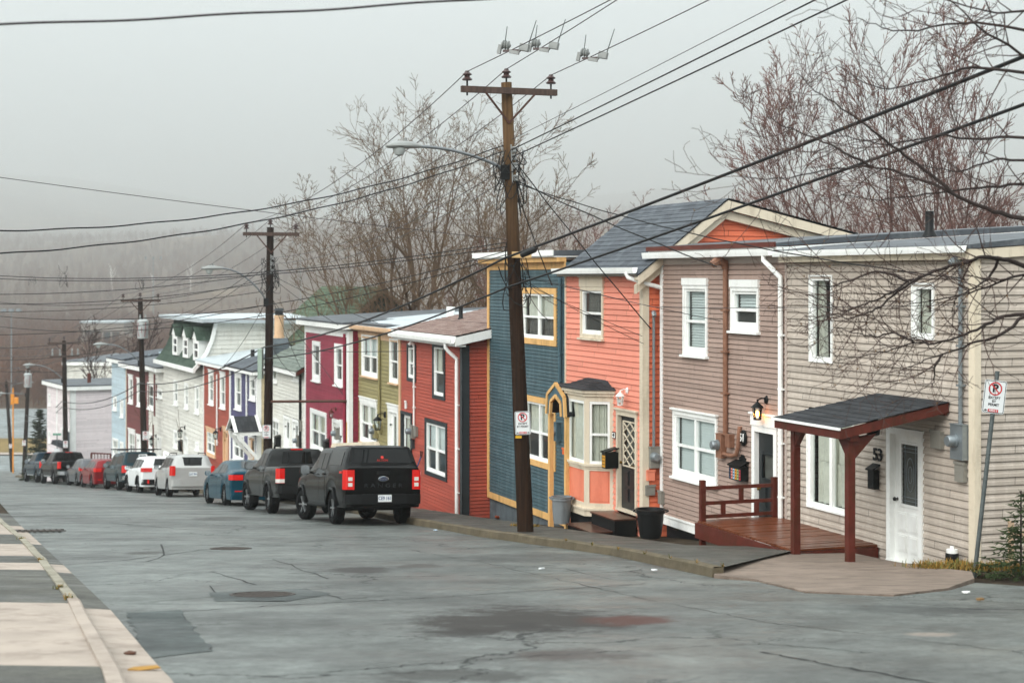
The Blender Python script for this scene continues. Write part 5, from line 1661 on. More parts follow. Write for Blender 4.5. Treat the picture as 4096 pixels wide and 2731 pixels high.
walls(h, PALEBLUE, z1, z0=-.9, ex=.15, side_top=[(0, z1), (3.0, -4.0 - h.z0), (6, z1)], z1back=z1)
flat_roof(h, -4.62 - h.z0, -3.9 - h.z0, SLATE, over=.3, edge=WHITE, fh=.2, x0=-.2, x1=h.W + .05)

# ---- 15 pink house across the side street, facing up the hill -----------------------------------
Yp = 103.0; sc = F / Yp
near = Vector(((163 - XC) / sc, Yp)); farp = Vector((-30.6, 108.9))
h = House('pink_house', 'pale pink clad house whose blank side wall faces up the street', (farp.x, farp.y), (near.x, near.y), 5.5)
z1 = -6.95 - h.z0
door(h, h.rect('S', 487, 556, 1190, 1390), DOORGREY, trim=.14)
window(h, h.rect('S', 382, 398, 925, 1020), trim=.1, fill=('sheer', 'sheer'), label='upstairs window')
window(h, h.rect('S', 382, 396, 1220, 1310), trim=.1, fill=('sheer', 'sheer'), label='downstairs window')
walls(h, PINK, z1, z0=-1.5, ex=.16, z1back=z1 - .0)
corner_board(h, h.W - .2, h.W + .03, -1, z1, WHITE, wrap=.3)
corner_board(h, h.W * .42, h.W * .42 + .25, -1, z1, WHITE)
flat_roof(h, -6.72 - h.z0, -6.74 - h.z0, MEMBRANE, over=.3, edge=WHITE, fh=.25, x0=-.3, x1=h.W + .25)
mb = MB(); mb.prism([(h.W * .5, 2.75), (h.W * .95, 2.75), (h.W * .93, 3.05), (h.W * .56, 3.05)], lambda a, b, q_: (a, q_, b), -.5, -.05); mb.build('door_canopy', BLKSH, h.root)
vent(h, h.W - .3, 1.2, -6.6 - h.z0, .12, .6, BROWN, cone=False)
# ---- 16 large white gambrel house behind the pink one -----------------------------------------------
Yg = 128.0
near = Vector(((296 - XC) / F * Yg, Yg)); farp = Vector(((128 - XC) / F * Yg, Yg + 1))
h = House('white_gambrel_house', 'large white house with flared gambrel end rising behind the pink house', (farp.x, farp.y), (near.x, near.y), 10.0, z0=-16.0)
zt = (YH - 836) / F * Yg + 16.0
gp_ = [(-.55, 4.2), (-.1, 5.4), (.35, 7.2), (.62, zt)]
mb = MB()
k = 0
zz = 0.0
while zz < zt - .1:
    z2 = min(zz + .22, zt)
    def xl(z):
        if z < 4.2: return 0.0
        for (xa, za), (xb, zb) in zip(gp_, gp_[1:]):
            if za <= z <= zb: return xa + (xb - xa) * (z - za) / (zb - za)
        return .62
    mb.face([(xl(zz), -.03, zz), (h.W, -.03, zz), (h.W, -.004, z2), (xl(z2), -.004, z2)]); mb.face([(xl(zz), 0, zz), (h.W, 0, zz), (h.W, -.03, zz), (xl(zz), -.03, zz)])
    zz = z2
mb.face([(h.W, 0, 0), (h.W, 10, 0), (h.W, 10, zt), (h.W, 0, zt)]); mb.face([(0, 0, 0), (0, 10, 0), (0, 10, 4.2), (0, 0, 4.2)]); mb.face([(0, 10, 0), (h.W, 10, 0), (h.W, 10, zt), (0, 10, zt)])
mb.build('wall', WHITEC, h.root)
mb = MB(); mb.grid([[(x, 0, z), (x, 10, z)] for x, z in gp_], 0, True); mb.build('gambrel_slope', MEMBRANE, h.root)
flat_roof(h, zt + .2, zt + .35, MEMBRANE, over=.2, edge=WHITE, fh=.28, x0=.3, x1=h.W + .3)
mb = MB()
for (xa, za), (xb, zb) in zip(gp_, gp_[1:]): mb.bar((xa, -.06, za), (xb, -.06, zb), .1, .25, up=(0, 1, 0))
mb.build('verge_boards', WHITE, h.root)

# ---- green roofed house behind the white cottage and a far institutional block ------------------------
s0 = 69.6; nR = 19.2
def sn(s, n): return (-.3404 * s + .9403 * n, .9403 * s + .3404 * n)
h = House('green_roofed_house', 'house with a bright green shingle roof and dark green gable behind the crimson house', sn(80.5, 16.6), sn(69.6, 16.6), 5.2, z0=-9.6)
DKGREEN = siding_mat('dark_green_clapboard', '#2c4238', '#22332b', .3)
zr = -.42 - h.z0; ze = -2.75 - h.z0
walls(h, DKGREEN, ze, z0=0, ex=.14, side_top=[(0, ze), (2.6, zr - .12), (5.2, ze)], z1back=ze)
rf = MB()
for ya, yb in ((-.35, 2.6), (5.55, 2.6)):
    for i in range(16):
        t0, t1 = i / 16, (i + 1) / 16
        za, zb = ze - .3 + (zr - ze + .3) * t0, ze - .3 + (zr - ze + .3) * t1
        p = [(-.3, ya + (yb - ya) * t0, za + .03), (h.W + .35, ya + (yb - ya) * t0, za + .03), (h.W + .35, ya + (yb - ya) * t1, zb), (-.3, ya + (yb - ya) * t1, zb)]
        rf.face(p); rf.face([(p[0][0], p[0][1], p[0][2] - .04), (p[1][0], p[1][1], p[1][2] - .04), p[1], p[0]])
rf.build('roof', GREENSH, h.root)
mb = MB()
for ya, yb in ((-.35, 2.6), (5.55, 2.6)): mb.prism([(ya, ze - .5), (yb, zr - .22), (yb, zr - .02), (ya, ze - .3)], lambda a, b, q_: (q_, a, b), h.W + .3, h.W + .35)
mb.build('rake_boards', mat('weathered_wood', '#7b6a5c', .7, vary=.2), h.root)

Yb = 430.0
a = at(187, 838, Yb); b = at(285, 820, Yb)
h = House('institution_block', 'faint pale flat-roofed block in the fog at the foot of the hill', (a.x, Yb), (b.x, Yb), 10, 'building', z0=at(187, 838, Yb).z)
FOGW = mat('pale_render', '#928a82', .7, vary=.06)
z1 = at(187, 742, Yb).z - h.z0
mb = MB(); mb.box(.0, h.W, .0, 10, -1, z1); mb.build('wall', FOGW, h.root)
mb = MB(); mb.box(-.4, h.W + .4, -.4, 10.4, z1 + .01, z1 + .5); mb.build('roof', WHITEROOF, h.root)
for k in range(4):
    mb = MB(); x = 1.2 + k * (h.W - 2.0) / 4; mb.box(x, x + 1.8, -.06, .0, z1 - 5.2, z1 - 2.3); mb.build('window', CHAR, h.root)
# ---------------------------------------------------------------- parked cars
CARGLASS = mat('dark_car_glass', '#0a0d0e', .05, .2, vary=0)
CARGLASS2 = mat('tinted_car_glass', '#161c1e', .05, .35, vary=0)
TAILRED = mat('tail_lamp_red', '#d51a14', .15, .6, vary=.1); TAILRED.node_tree.nodes['Principled BSDF'].inputs['Coat Weight'].default_value = .4
TAILCLR = mat('reversing_lamp', '#d9d6d0', .15, .6, vary=.05)
AMBER = mat('amber_lamp', '#d9741c', .2, vary=.05)
CARBLACK = mat('black_car_plastic', '#111314', .6, .15, vary=.15)
ALLOY = mat('alloy_rim', '#a9adb0', .3, metal=.85, vary=.1)
DARKALLOY = mat('dark_alloy_rim', '#4e5357', .35, metal=.8, vary=.1)
PLATE = mat('licence_plate', '#dfe4e4', .4, vary=.03)
PLATEBLUE = mat('plate_lettering', '#2a4a78', .5, vary=0)


def paint(name, col, metal=.3):
    return mat(name, col, .2, .1, metal=metal * .5, vary=.04, vscale=2, coat=.12)


def interp(tab, x):
    if x <= tab[0][0]: return tab[0][1]
    for (xa, a), (xb, b) in zip(tab, tab[1:]):
        if x <= xb: return a + (b - a) * (x - xa) / (xb - xa) if xb > xa else b
    return tab[-1][1]


class Car:
    def __init__(s, **k):
        s.__dict__.update(dict(W=1.82, rw=.70, gc=.28, r=.34, tw=.22, arch=None, archr=1.16, rail=None, hwr=[(0, .95), (.12, .985), (.6, 1.0)], hwf=.9, dark_low=False, rim=ALLOY, spokes=5))
        s.__dict__.update(k)
        L = s.L; xs = set()
        for x, _ in s.top + s.belt: xs.add(round(x, 3))
        for xw in (s.ro, s.ro + s.wb):
            ra = s.r * s.archr
            for q in (-1.001, -1, -.97, -.9, -.8, -.65, -.45, -.2, 0, .2, .45, .65, .8, .9, .97, 1, 1.001): xs.add(round(xw + q * ra, 3))
        for i in range(40): xs.add(round(L * i / 39, 3))
        s.xs = sorted(x for x in xs if 0 <= x <= L)

    def hw(s, x):
        f = interp(s.hwr, x)
        d = s.L - x
        if d < .9: f = min(f, 1 - (1 - s.hwf) * (1 - d / .9) ** 2)
        return s.W / 2 * f

    def zb(s, x):
        for xw in (s.ro, s.ro + s.wb):
            ra = s.r * s.archr; d = abs(x - xw)
            if d <= ra: return max(s.gc, s.r + math.sqrt(max(0, ra * ra - d * d)))
        return interp(s.low, x) if hasattr(s, 'low') else s.gc

    def sect(s, x):
        w, zb, zt = s.hw(x), s.zb(x), interp(s.top, x)
        zs = min(interp(s.belt, x), zt - .01)
        zb = min(zb, zs - .08)
        gh = max(0.0, zt - zs)
        rwx = (interp(s.rwt, x) if hasattr(s, 'rwt') else s.rw)
        t = min(1, gh / .45)
        wr = w * .94 * (1 - t) + rwx * t if gh < .45 else rwx
        zm = zb + (zs - zb) * .45
        e = min(.07, gh * .35)
        return [(w * .965, zb), (w, zb + (zs - zb) * .3), (w * 1.003, zb + (zs - zb) * .6), (w * .985, zb + (zs - zb) * .86), (w * .955, zs), (wr + (w * .955 - wr) * .12, zt - e - .02 * min(1, gh)), (wr * .93, zt - e * .35), (wr * .55, zt - .004), (0, zt)]

    def side(s, x, f, off=0.0, sg=1):
        """Greenhouse side: f 0 at the belt, 1 under the roof edge."""
        p = s.sect(x); a, b = p[4], p[5]
        y = a[0] + (b[0] - a[0]) * f; z = a[1] + (b[1] - a[1]) * f
        return (x, sg * (y + off), z + off * .3)

    def low_side(s, x, f, off=0.0, sg=1):
        p = s.sect(x)[:5]
        t = f * 4; i = min(3, int(t)); u = t - i
        return (x, sg * (p[i][0] + (p[i + 1][0] - p[i][0]) * u + off), p[i][1] + (p[i + 1][1] - p[i][1]) * u)

    def wheel(s, root, x, sg, steer=0.0):
        r, tw = s.r, s.tw
        mb = MB()
        prof = [(r * .66, -tw / 2), (r * .9, -tw / 2), (r * .97, -tw * .42), (r, -tw * .3), (r, tw * .3), (r * .97, tw * .42), (r * .9, tw / 2), (r * .66, tw / 2), (r * .62, tw * .3), (r * .62, -tw * .3), (r * .66, -tw / 2)]
        mb.lathe(prof, None, 28)
        # tread blocks
        for k in range(36):
            a = 2 * math.pi * k / 36
            T = Matrix.Rotation(a, 4, 'Z')
            for zz in (-.32, .02):
                c = [T @ Vector((r * q, yy, tw * z_)) for q, yy, z_ in ((.985, -.02, zz), (.985, .02, zz), (.985, .02, zz + .3), (.985, -.02, zz + .3), (1.012, -.015, zz + .02), (1.012, .015, zz + .02), (1.012, .015, zz + .28), (1.012, -.015, zz + .28))]
                for q in ((4, 5, 6, 7), (0, 1, 5, 4), (1, 2, 6, 5), (2, 3, 7, 6), (3, 0, 4, 7)): mb.face([c[i] for i in q])
        y = sg * (s.W / 2 - tw / 2 - .015)
        wo = mb.build('wheel', RUBBER, root)
        wo.matrix_local = Matrix.Translation((x, y, r)) @ Matrix.Rotation(steer, 4, 'Z') @ Matrix.Rotation(-sg * R(90), 4, 'X')
        mb = MB(); q = r * .66
        mb.lathe([(q, tw * .44), (q * .94, tw * .46), (q * .9, tw * .36), (q * .88, tw * .1), (.001, tw * .1)], None, 24, 1)
        mb.lathe([(q * .22, tw * .42), (q * .2, tw * .44), (.001, tw * .44)], None, 12)
        n = s.spokes
        for k in range(n):
            T = Matrix.Rotation(2 * math.pi * k / n, 4, 'Z')
            wd = 1.25 / n * 2.6
            pts = [(q * .16, -q * .1 * wd, tw * .43), (q * .16, q * .1 * wd, tw * .43), (q * .93, q * .16 * wd, tw * .4), (q * .93, -q * .16 * wd, tw * .4)]
            hi = [T @ Vector(p) for p in pts]; lo = [T @ Vector((p[0], p[1], p[2] - tw * .2)) for p in pts]
            mb.face(hi, 0)
            for i in range(4): mb.face([lo[i], lo[(i + 1) % 4], hi[(i + 1) % 4], hi[i]], 0)
        mb.build('rim', [s.rim, CARBLACK], wo)

    def build(s, name, label, P, ang, body, steer=0.0, group='cars parked along the kerb', cat='car'):
        f = Vector((-math.sin(ang), math.cos(ang), 0)); f.z = -SLOPE * f.y; f.normalize()
        up = Vector((0, SLOPE, 1)).normalized(); left = up.cross(f).normalized()
        P = Vector((P[0], P[1], gz(*P) + .004))
        T = P - f * s.ro - left * (s.W / 2 - s.tw)
        M = Matrix(((f.x, left.x, up.x, T.x), (f.y, left.y, up.y, T.y), (f.z, left.z, up.z, T.z), (0, 0, 0, 1)))
        root = empty(name, label, cat, M, group); s.root = root
        mb = MB(); rows = []
        for x in s.xs:
            p = s.sect(x)
            rows.append([(x, y, z) for y, z in p] + [(x, -y, z) for y, z in reversed(p[:-1])])
        mb.grid(rows, 0, True)
        mb.face(list(reversed(rows[0])), 0); mb.face(rows[-1], 0)
        # rolled lips so that the shell has thickness at its lower edge
        bo = mb.build('body', body, root, sharp=48)
        # dark chassis and wheel wells
        mb = MB(); hw = s.W / 2
        mb.box(.22, s.L - .25, -hw + s.tw + .05, hw - s.tw - .05, s.gc - .02, s.r * 2 + .12)
        for xa, xb in ((.12, s.ro - s.r * s.archr), (s.ro + s.r * s.archr, s.ro + s.wb - s.r * s.archr), (s.ro + s.wb + s.r * s.archr, s.L - .12)):
            mb.box(xa, xb, -hw * .93, hw * .93, s.gc - .01, s.gc + .12)
        mb.tube([(s.ro, -hw + .15, s.r), (s.ro, hw - .15, s.r)], .07, 8); mb.lathe([(.001, -.16), (.12, -.1), (.15, 0), (.12, .1), (.001, .16)], Matrix.Translation((s.ro, 0, s.r)), 10)
        mb.build('chassis', CARBLACK, root)
        for sg in (1, -1):
            s.wheel(root, s.ro, sg); s.wheel(root, s.ro + s.wb, sg, steer)
        # side glass
        for sg in (1, -1):
            for (x0, x1, f0, f1) in s.glass:
                g = MB(); n = 8; rows = []
                for j in range(4):
                    ff = f0 + (f1 - f0) * j / 3
                    rows.append([s.side(x0 + (x1 - x0) * i / n, ff, .007, sg) for i in range(n + 1)])
                g.grid(rows, 0, True); g.build('side_window', s.gm if hasattr(s, 'gm') else CARGLASS2, root)
            for (x0, x1) in s.doors:
                g = MB(); rows = []
                n = 10
                for j in range(7):
                    ff = .06 + .9 * j / 6
                    rows.append([s.low_side(x0 + (x1 - x0) * i / n, ff, .006, sg) for i in range(n + 1)])
                g.grid(rows, 0, True)
                do = g.build('door', body, root)
                hx = x0 + (x1 - x0) * .16
                p = s.low_side(hx, .86, .02, sg)
                hb = MB(); hb.bar((hx - .02, p[1], p[2]), (hx + .18, p[1], p[2]), .03, .035); hb.build('handle', s.handle if hasattr(s, 'handle') else body, do)
            if s.arch:
                for xw in (s.ro, s.ro + s.wb):
                    a = MB(); ra = s.r * s.archr
                    pts = []
                    for k in range(13):
                        an = math.pi * (k / 12); x = xw + math.cos(an) * ra; z = max(s.gc + .02, s.r + math.sin(an) * ra)
                        pts.append((x, sg * (s.hw(x) * 1.0 + .004), z))
                    a.tube(pts, [.035] * 13, 6); a.build('wheel_arch', s.arch, root)
            # mirror
            mx, mz = s.mirror
            y = s.hw(mx) * .96
            m = MB()
            m.bar((mx, sg * (y - .04), mz - .02), (mx, sg * (y + .12), mz + .02), .05, .05)
            mh = getattr(s, 'mirror_size', (.2, .17))
            T = Matrix.Translation((mx, sg * (y + .06 + mh[0] / 2), mz + .06))
            ring_ = []
            for xx, sc_ in ((-.075, .9), (-.05, 1.0), (.04, .92), (.1, .5)):
                ring_.append([T @ Vector((xx, math.copysign(abs(math.cos(a)) ** .6, math.cos(a)) * mh[0] / 2 * sc_, math.copysign(abs(math.sin(a)) ** .6, math.sin(a)) * mh[1] / 2 * sc_)) for a in [2 * math.pi * k / 14 for k in range(14)]])
            m.grid(ring_, 0, True, True); m.face(ring_[0], 1); m.face(ring_[-1], 0)
            m.build('wing_mirror', [s.mirrorm if hasattr(s, 'mirrorm') else body, CHROME], root)
        # windscreen on the slope ahead of the roof
        x0, x1 = s.screen
        g = MB(); rows = []
        for i in range(6):
            x = x0 + (x1 - x0) * i / 5; p = s.sect(x)
            rows.append([(x + .01, p[6][0] * q, p[8][1] + (p[6][1] - p[8][1]) * abs(q) ** 2 + .012) for q in (-.95, -.6, -.2, .2, .6, .95)])
        g.grid(rows, 0, True); g.build('windscreen', CARGLASS, root)
        return root

    def panel(s, name, xa, za, wa, xb, zb, wb, m, off=.012, bow=.03, parent=None):
        """Rear-facing panel from (xa, za, half-width wa) up to (xb, zb, wb)."""
        g = MB(); rows = []
        d = Vector((xb - xa, 0, zb - za)).normalized(); n = Vector((-d.z, 0, d.x)) * off
        for i in range(5):
            t = i / 4; x = xa + (xb - xa) * t; z = za + (zb - za) * t; w = wa + (wb - wa) * t
            rows.append([(x + n.x + bow * q * q, w * q, z + n.z) for q in (-1, -.8, -.4, 0, .4, .8, 1)])
        g.grid(rows, 0, True)
        return g.build(name, m, parent or s.root)

    def rbox(s, name, y0, y1, z0, z1, m, x0=-.02, x1=.08, both=True, parent=None):
        mb = MB(); mb.box(x0, x1, y0, y1, z0, z1); o = mb.build(name, m, parent or s.root)
        if both:
            mb = MB(); mb.box(x0, x1, -y1, -y0, z0, z1); o2 = mb.build(name, m, parent or s.root)
            return o, o2
        return o

    def lamp(s, z0, z1, w, wrap, clear=None, m=TAILRED, inset=.0, top=None):
        """Tail lamps that wrap round the rear corners."""
        for sg in (1, -1):
            mb = MB()
            ya = s.hw(0) - w; n = 4
            for zz0, zz1, mm in ([(z0, z1, 0)] if not clear else [(z0, clear[0], 0), (clear[0], clear[1], 1), (clear[1], z1, 0)]):
                pr = [(-.022, ya), (-.024, s.hw(0) - .03), (-.008, s.hw(0) + .004), (wrap * .5, s.hw(wrap * .5) + .012), (wrap, s.hw(wrap) + .008), (wrap, s.hw(wrap) - .05), (.03, ya)]
                mb.prism(pr, lambda a, b, t: (a, sg * b, t), zz0, zz1, mm)
            mb.build('tail_lamp', [m, TAILCLR], s.root)

    def bumper(s, z0, z1, m, out=.1, step=True, name='rear_bumper'):
        mb = MB(); hw = s.hw(0) + .015
        pr = [(.25, hw + .01), (.02, hw), (-out * .7, hw * .9), (-out, hw * .6), (-out, -hw * .6), (-out * .7, -hw * .9), (.02, -hw), (.25, -hw - .01)]
        mb.prism(pr, lambda a, b, t: (a, b, t), z0, z1)
        if step: mb.box(-out + .0, .0, -hw * .55, hw * .55, z1 + .001, z1 + .012)
        return mb.build(name, m, s.root)

    def plate(s, z, txt=None, x=-.03, y=0.0):
        mb = MB(); mb.box(x - .012, x, y - .16, y + .16, z - .08, z + .08)
        o = mb.build('licence_plate', PLATE, s.root)
        if txt:
            text(txt, .115, PLATEBLUE, o, Matrix.Translation((x - .014, y, z)) @ Matrix.Rotation(R(-90), 4, 'Z') @ Matrix.Rotation(R(90), 4, 'X'), 'plate_lettering', .001, sx=.78, bold=.002)
        return o

    def rear_text(s, txt, size, m, y, z, x=-.012, sx=1.0, name='lettering'):
        return text(txt, size, m, s.root, Matrix.Translation((x, y, z)) @ Matrix.Rotation(R(-90), 4, 'Z') @ Matrix.Rotation(R(90), 4, 'X'), name, .002, sx=sx)


DIR = math.atan(.362)
# -- black pickup with canopy, nearest
PB = paint('black_car_paint', '#090b0c', 0)
c = Car(L=5.35, W=1.88, ro=1.22, wb=3.22, r=.385, tw=.25, gc=.42, rw=.74, archr=1.2, spokes=6,
        top=[(0, 1.33), (.03, 1.35), (.06, 1.38), (.27, 1.80), (.42, 1.85), (1.77, 1.86), (1.785, 1.36), (1.825, 1.36), (1.84, 1.78), (1.9, 1.82), (2.9, 1.82), (3.05, 1.8), (3.85, 1.27), (4.2, 1.23), (5.0, 1.14), (5.25, 1.0), (5.35, .85)],
        belt=[(0, 1.31), (1.8, 1.31), (1.9, 1.24), (3.8, 1.2), (5.0, 1.04), (5.35, .75)],
        glass=[(.55, 1.72, .16, .86), (1.98, 2.45, .12, .88), (2.5, 3.62, .1, .88)], doors=[(1.92, 2.48), (2.5, 3.65)], mirror=(3.45, 1.2), mirror_size=(.25, .26), screen=(3.08, 3.8), arch=PB, mirrorm=PB)
r_ = c.build('pickup_truck', 'black pickup truck with a black bed cap, nearest of the parked line', (-4.05, 39.2), DIR, PB, steer=R(14), cat='pickup truck')
c.panel('canopy_window', .085, 1.43, .72, .245, 1.75, .64, CARGLASS, .02, .02)
c.panel('canopy_frame', .065, 1.385, .82, .268, 1.80, .70, CARBLACK, .008, .02)
c.lamp(.83, 1.28, .2, .16)
for sg in (1, -1):
    for zz in (.9, 1.03):
        c.rbox('reversing_lens', sg * (c.hw(0) - .1) - .05, sg * (c.hw(0) - .1) + .05, zz, zz + .085, TAILCLR, -.032, -.02, both=False)
mb = MB(); mb.box(-.014, 0, -.7, .7, .79, 1.31); c_t = mb.build('tailgate', PB, c.root)
mb = MB(); mb.box(-.02, -.013, -.16, .16, 1.17, 1.26); mb.build('tailgate_handle', CARBLACK, c_t)
T = Matrix.Translation((-.014, 0, 1.075)) @ Matrix.Rotation(R(-90), 4, 'Y') @ Matrix.Scale(2.1, 4, (0, 1, 0))
mb = MB(); mb.lathe([(.06, 0), (.06, .008), (.052, .01), (.051, .006), (.001, .006)], T, 20); mb.build('badge_rim', CHROME, c_t)
mb = MB(); mb.lathe([(.05, .007), (.05, .0085), (.001, .0085)], T, 20); mb.build('badge', mat('badge_blue', '#22314f', .3), c_t)
text('Ford', .085, CHROME, c_t, Matrix.Translation((-.0235, 0, 1.075)) @ Matrix.Rotation(R(-90), 4, 'Z') @ Matrix.Rotation(R(90), 4, 'X'), 'badge_lettering', .0008)
text('R A N G E R', .13, mat('dark_embossed_letters', '#222628', .4), c_t, Matrix.Translation((-.0155, 0, .92)) @ Matrix.Rotation(R(-90), 4, 'Z') @ Matrix.Rotation(R(90), 4, 'X'), 'embossed_lettering', .001, sx=1.35)
REDP = mat('red_sticker', '#c8362c', .5)
c.rear_text('ACTION', .07, REDP, 0, 1.5, .085, name='sticker_lettering')
mb = MB(); T = Matrix.Translation((.12, 0, 1.57)) @ Matrix.Rotation(R(-70), 4, 'Y'); mb.lathe([(.04, 0), (.04, .004), (.001, .004)], T, 6); mb.build('sticker', REDP, c.root)
c.bumper(.5, .72, CARBLACK, .13); c.plate(.63, 'CE9 161', -.145)
for sg in (1, -1):
    mb = MB(); mb.tube([(1.7, sg * .93, .43), (3.55, sg * .93, .43)], .045, 8); mb.build('side_step', CARBLACK, c.root)
mb = MB(); mb.tube([(3.2, .55, 1.84), (3.0, .56, 2.1)], .006, 4); mb.build('aerial', IRON, c.root)
c.rear_text('FX4', .1, REDP, .0, .0, -.5) if False else None
mb = MB(); mb.box(.25, .45, c.hw(.3) - .01, c.hw(.3) + .008, 1.2, 1.25); mb.build('side_badge', REDP, c.root)

# -- dark grey pickup
PG = paint('graphite_car_paint', '#222424', 0)
c = Car(L=5.4, W=1.91, ro=1.27, wb=3.24, r=.40, tw=.27, gc=.47, rw=.72, archr=1.2, spokes=6,
        top=[(0, 1.3), (.04, 1.33), (1.72, 1.33), (1.76, 1.36), (1.84, 1.76), (1.94, 1.82), (2.8, 1.84), (2.98, 1.82), (3.75, 1.33), (4.1, 1.28), (5.0, 1.18), (5.28, 1.05), (5.4, .85)],
        belt=[(0, 1.27), (1.75, 1.28), (3.75, 1.26), (5.0, 1.07), (5.4, .78)],
        glass=[(1.98, 2.42, .1, .88), (2.47, 3.55, .08, .88)], doors=[(1.9, 2.44), (2.46, 3.6)], mirror=(3.35, 1.26), mirror_size=(.25, .24), screen=(3.0, 3.7), arch=PG, mirrorm=CARBLACK, gm=CARGLASS)
c.build('pickup_truck', 'dark grey pickup truck with an open bed, second in the line', (-6.65, 46.7), DIR, PG, steer=R(10), cat='pickup truck')
c.panel('rear_window', 1.765, 1.385, .72, 1.835, 1.73, .66, CARGLASS, .012, .03)
mb = MB()
for y in (-.25, .25): mb.bar((1.745, y, 1.39), (1.815, y, 1.72), .02, .03)
mb.build('window_bars', CARBLACK, c.root)
c.rbox('brake_lamp', -.17, .17, 1.78, 1.81, TAILRED, 1.84, 1.9, both=False)
c.lamp(.86, 1.26, .17, .2, (.87, .97))
mb = MB(); mb.box(-.014, 0, -.73, .73, .8, 1.29); c_t = mb.build('tailgate', PG, c.root)
c.bumper(.58, .78, CARBLACK, .14); c.plate(.68, None, -.15)
mb = MB(); mb.tube([(2.6, .5, 1.82), (2.5, .5, 1.9), (2.42, .5, 1.9)], .03, 6); mb.build('aerial', CARBLACK, c.root)

# -- teal saloon
PT = paint('teal_car_paint', '#0f4253', .5)
c = Car(L=4.7, W=1.80, ro=1.08, wb=2.69, r=.325, tw=.21, gc=.2, rw=.60, spokes=10, rim=ALLOY,
        top=[(0, 1.05), (.03, 1.1), (.1, 1.12), (.5, 1.14), (.75, 1.18), (1.45, 1.44), (1.75, 1.48), (2.4, 1.48), (2.75, 1.44), (3.55, 1.05), (3.8, 1.0), (4.4, .88), (4.62, .72), (4.7, .55)],
        belt=[(0, 1.02), (1.0, 1.03), (3.5, .97), (4.4, .8), (4.7, .5)],
        glass=[(1.02, 1.32, .12, .8), (1.36, 2.1, .1, .85), (2.16, 3.2, .1, .85)], doors=[(1.3, 2.12), (2.14, 3.2)], mirror=(2.98, .97), screen=(2.8, 3.5), handle=PT)
c.build('saloon_car', 'teal blue saloon car behind the grey pickup', (-9.3, 54.4), DIR + .04, PT)
c.panel('rear_window', .8, 1.2, .6, 1.42, 1.425, .52, CARGLASS2, .01, .1)
c.lamp(.83, 1.0, .36, .32)
c.bumper(.32, .56, PT, .03, False); c.plate(.72, None, -.02)
c.rbox('reflector', .5, .76, .46, .49, TAILRED, -.045, -.02); mb = MB(); mb.box(-.04, .0, -.5, .5, .31, .335); mb.build('exhaust_trim', CHROME, c.root)

# -- silver suv
PS = paint('silver_car_paint', '#b4b5b3', .6)
c = Car(L=4.33, W=1.80, ro=.86, wb=2.63, r=.345, tw=.22, gc=.3, rw=.64, spokes=6,
        top=[(0, 1.15), (.04, 1.2), (.26, 1.58), (.4, 1.66), (.8, 1.69), (2.2, 1.69), (2.5, 1.65), (3.25, 1.17), (3.5, 1.12), (4.1, .98), (4.28, .8), (4.33, .6)],
        belt=[(0, 1.13), (.3, 1.13), (3.2, 1.06), (4.1, .9), (4.33, .55)],
        glass=[(.4, .85, .12, .82), (.95, 1.68, .1, .86), (1.75, 2.9, .1, .86)], doors=[(.98, 1.72), (1.74, 2.85)], mirror=(2.68, 1.1), screen=(2.55, 3.2), mirrorm=CARBLACK, gm=CARGLASS)
c.build('suv', 'silver suv with black roof rails behind the teal saloon', (-13.6, 66.1), math.atan(.39), PS, cat='suv')
c.panel('rear_window', .06, 1.23, .7, .245, 1.56, .6, CARGLASS, .01, .04)
c.lamp(.84, 1.22, .15, .26)
c.bumper(.42, .68, PS, .08); c.plate(.9, 'JLD 904', -.012)
mb = MB(); mb.bar((.05, .0, 1.25), (.09, .3, 1.27), .02, .025); mb.build('rear_wiper', CARBLACK, c.root)
for sg in (1, -1):
    mb = MB(); mb.tube([(.45, sg * .58, 1.66), (.6, sg * .58, 1.73), (2.0, sg * .58, 1.73), (2.15, sg * .58, 1.67)], .02, 6); mb.build('roof_rail', CARBLACK, c.root)

# -- white estate
PW = paint('white_car_paint', '#dfe3e3', .0)
c = Car(L=4.82, W=1.84, ro=1.05, wb=2.745, r=.35, tw=.22, gc=.28, rw=.62, spokes=5,
        top=[(0, 1.1), (.05, 1.15), (.4, 1.52), (.6, 1.59), (1.0, 1.62), (2.5, 1.62), (2.8, 1.58), (3.6, 1.08), (3.9, 1.02), (4.55, .9), (4.75, .75), (4.82, .55)],
        belt=[(0, 1.07), (.4, 1.08), (3.5, 1.0), (4.5, .84), (4.82, .5)],
        glass=[(.6, 1.15, .12, .8), (1.22, 2.05, .1, .85), (2.12, 3.25, .1, .85)], doors=[(1.25, 2.08), (2.1, 3.2)], mirror=(3.05, 1.02), screen=(2.85, 3.5), arch=CARBLACK, mirrorm=PW)
c.build('estate_car', 'white estate car with roof bars ahead of the silver suv', (-16.35, 73.1), math.atan(.42), PW)
c.panel('rear_window', .09, 1.2, .66, .37, 1.49, .56, CARGLASS, .01, .06)
c.lamp(.92, 1.1, .4, .3); c.bumper(.36, .6, CARBLACK, .06, False); c.plate(.8, None, -.012)
c.rbox('reflector', .6, .68, .42, .58, TAILRED, -.075, -.05)
for sg in (1, -1):
    mb = MB(); mb.tube([(.6, sg * .6, 1.6), (.7, sg * .6, 1.67), (2.5, sg * .6, 1.67), (2.6, sg * .6, 1.6)], .022, 6); mb.build('roof_rail', PW, c.root)

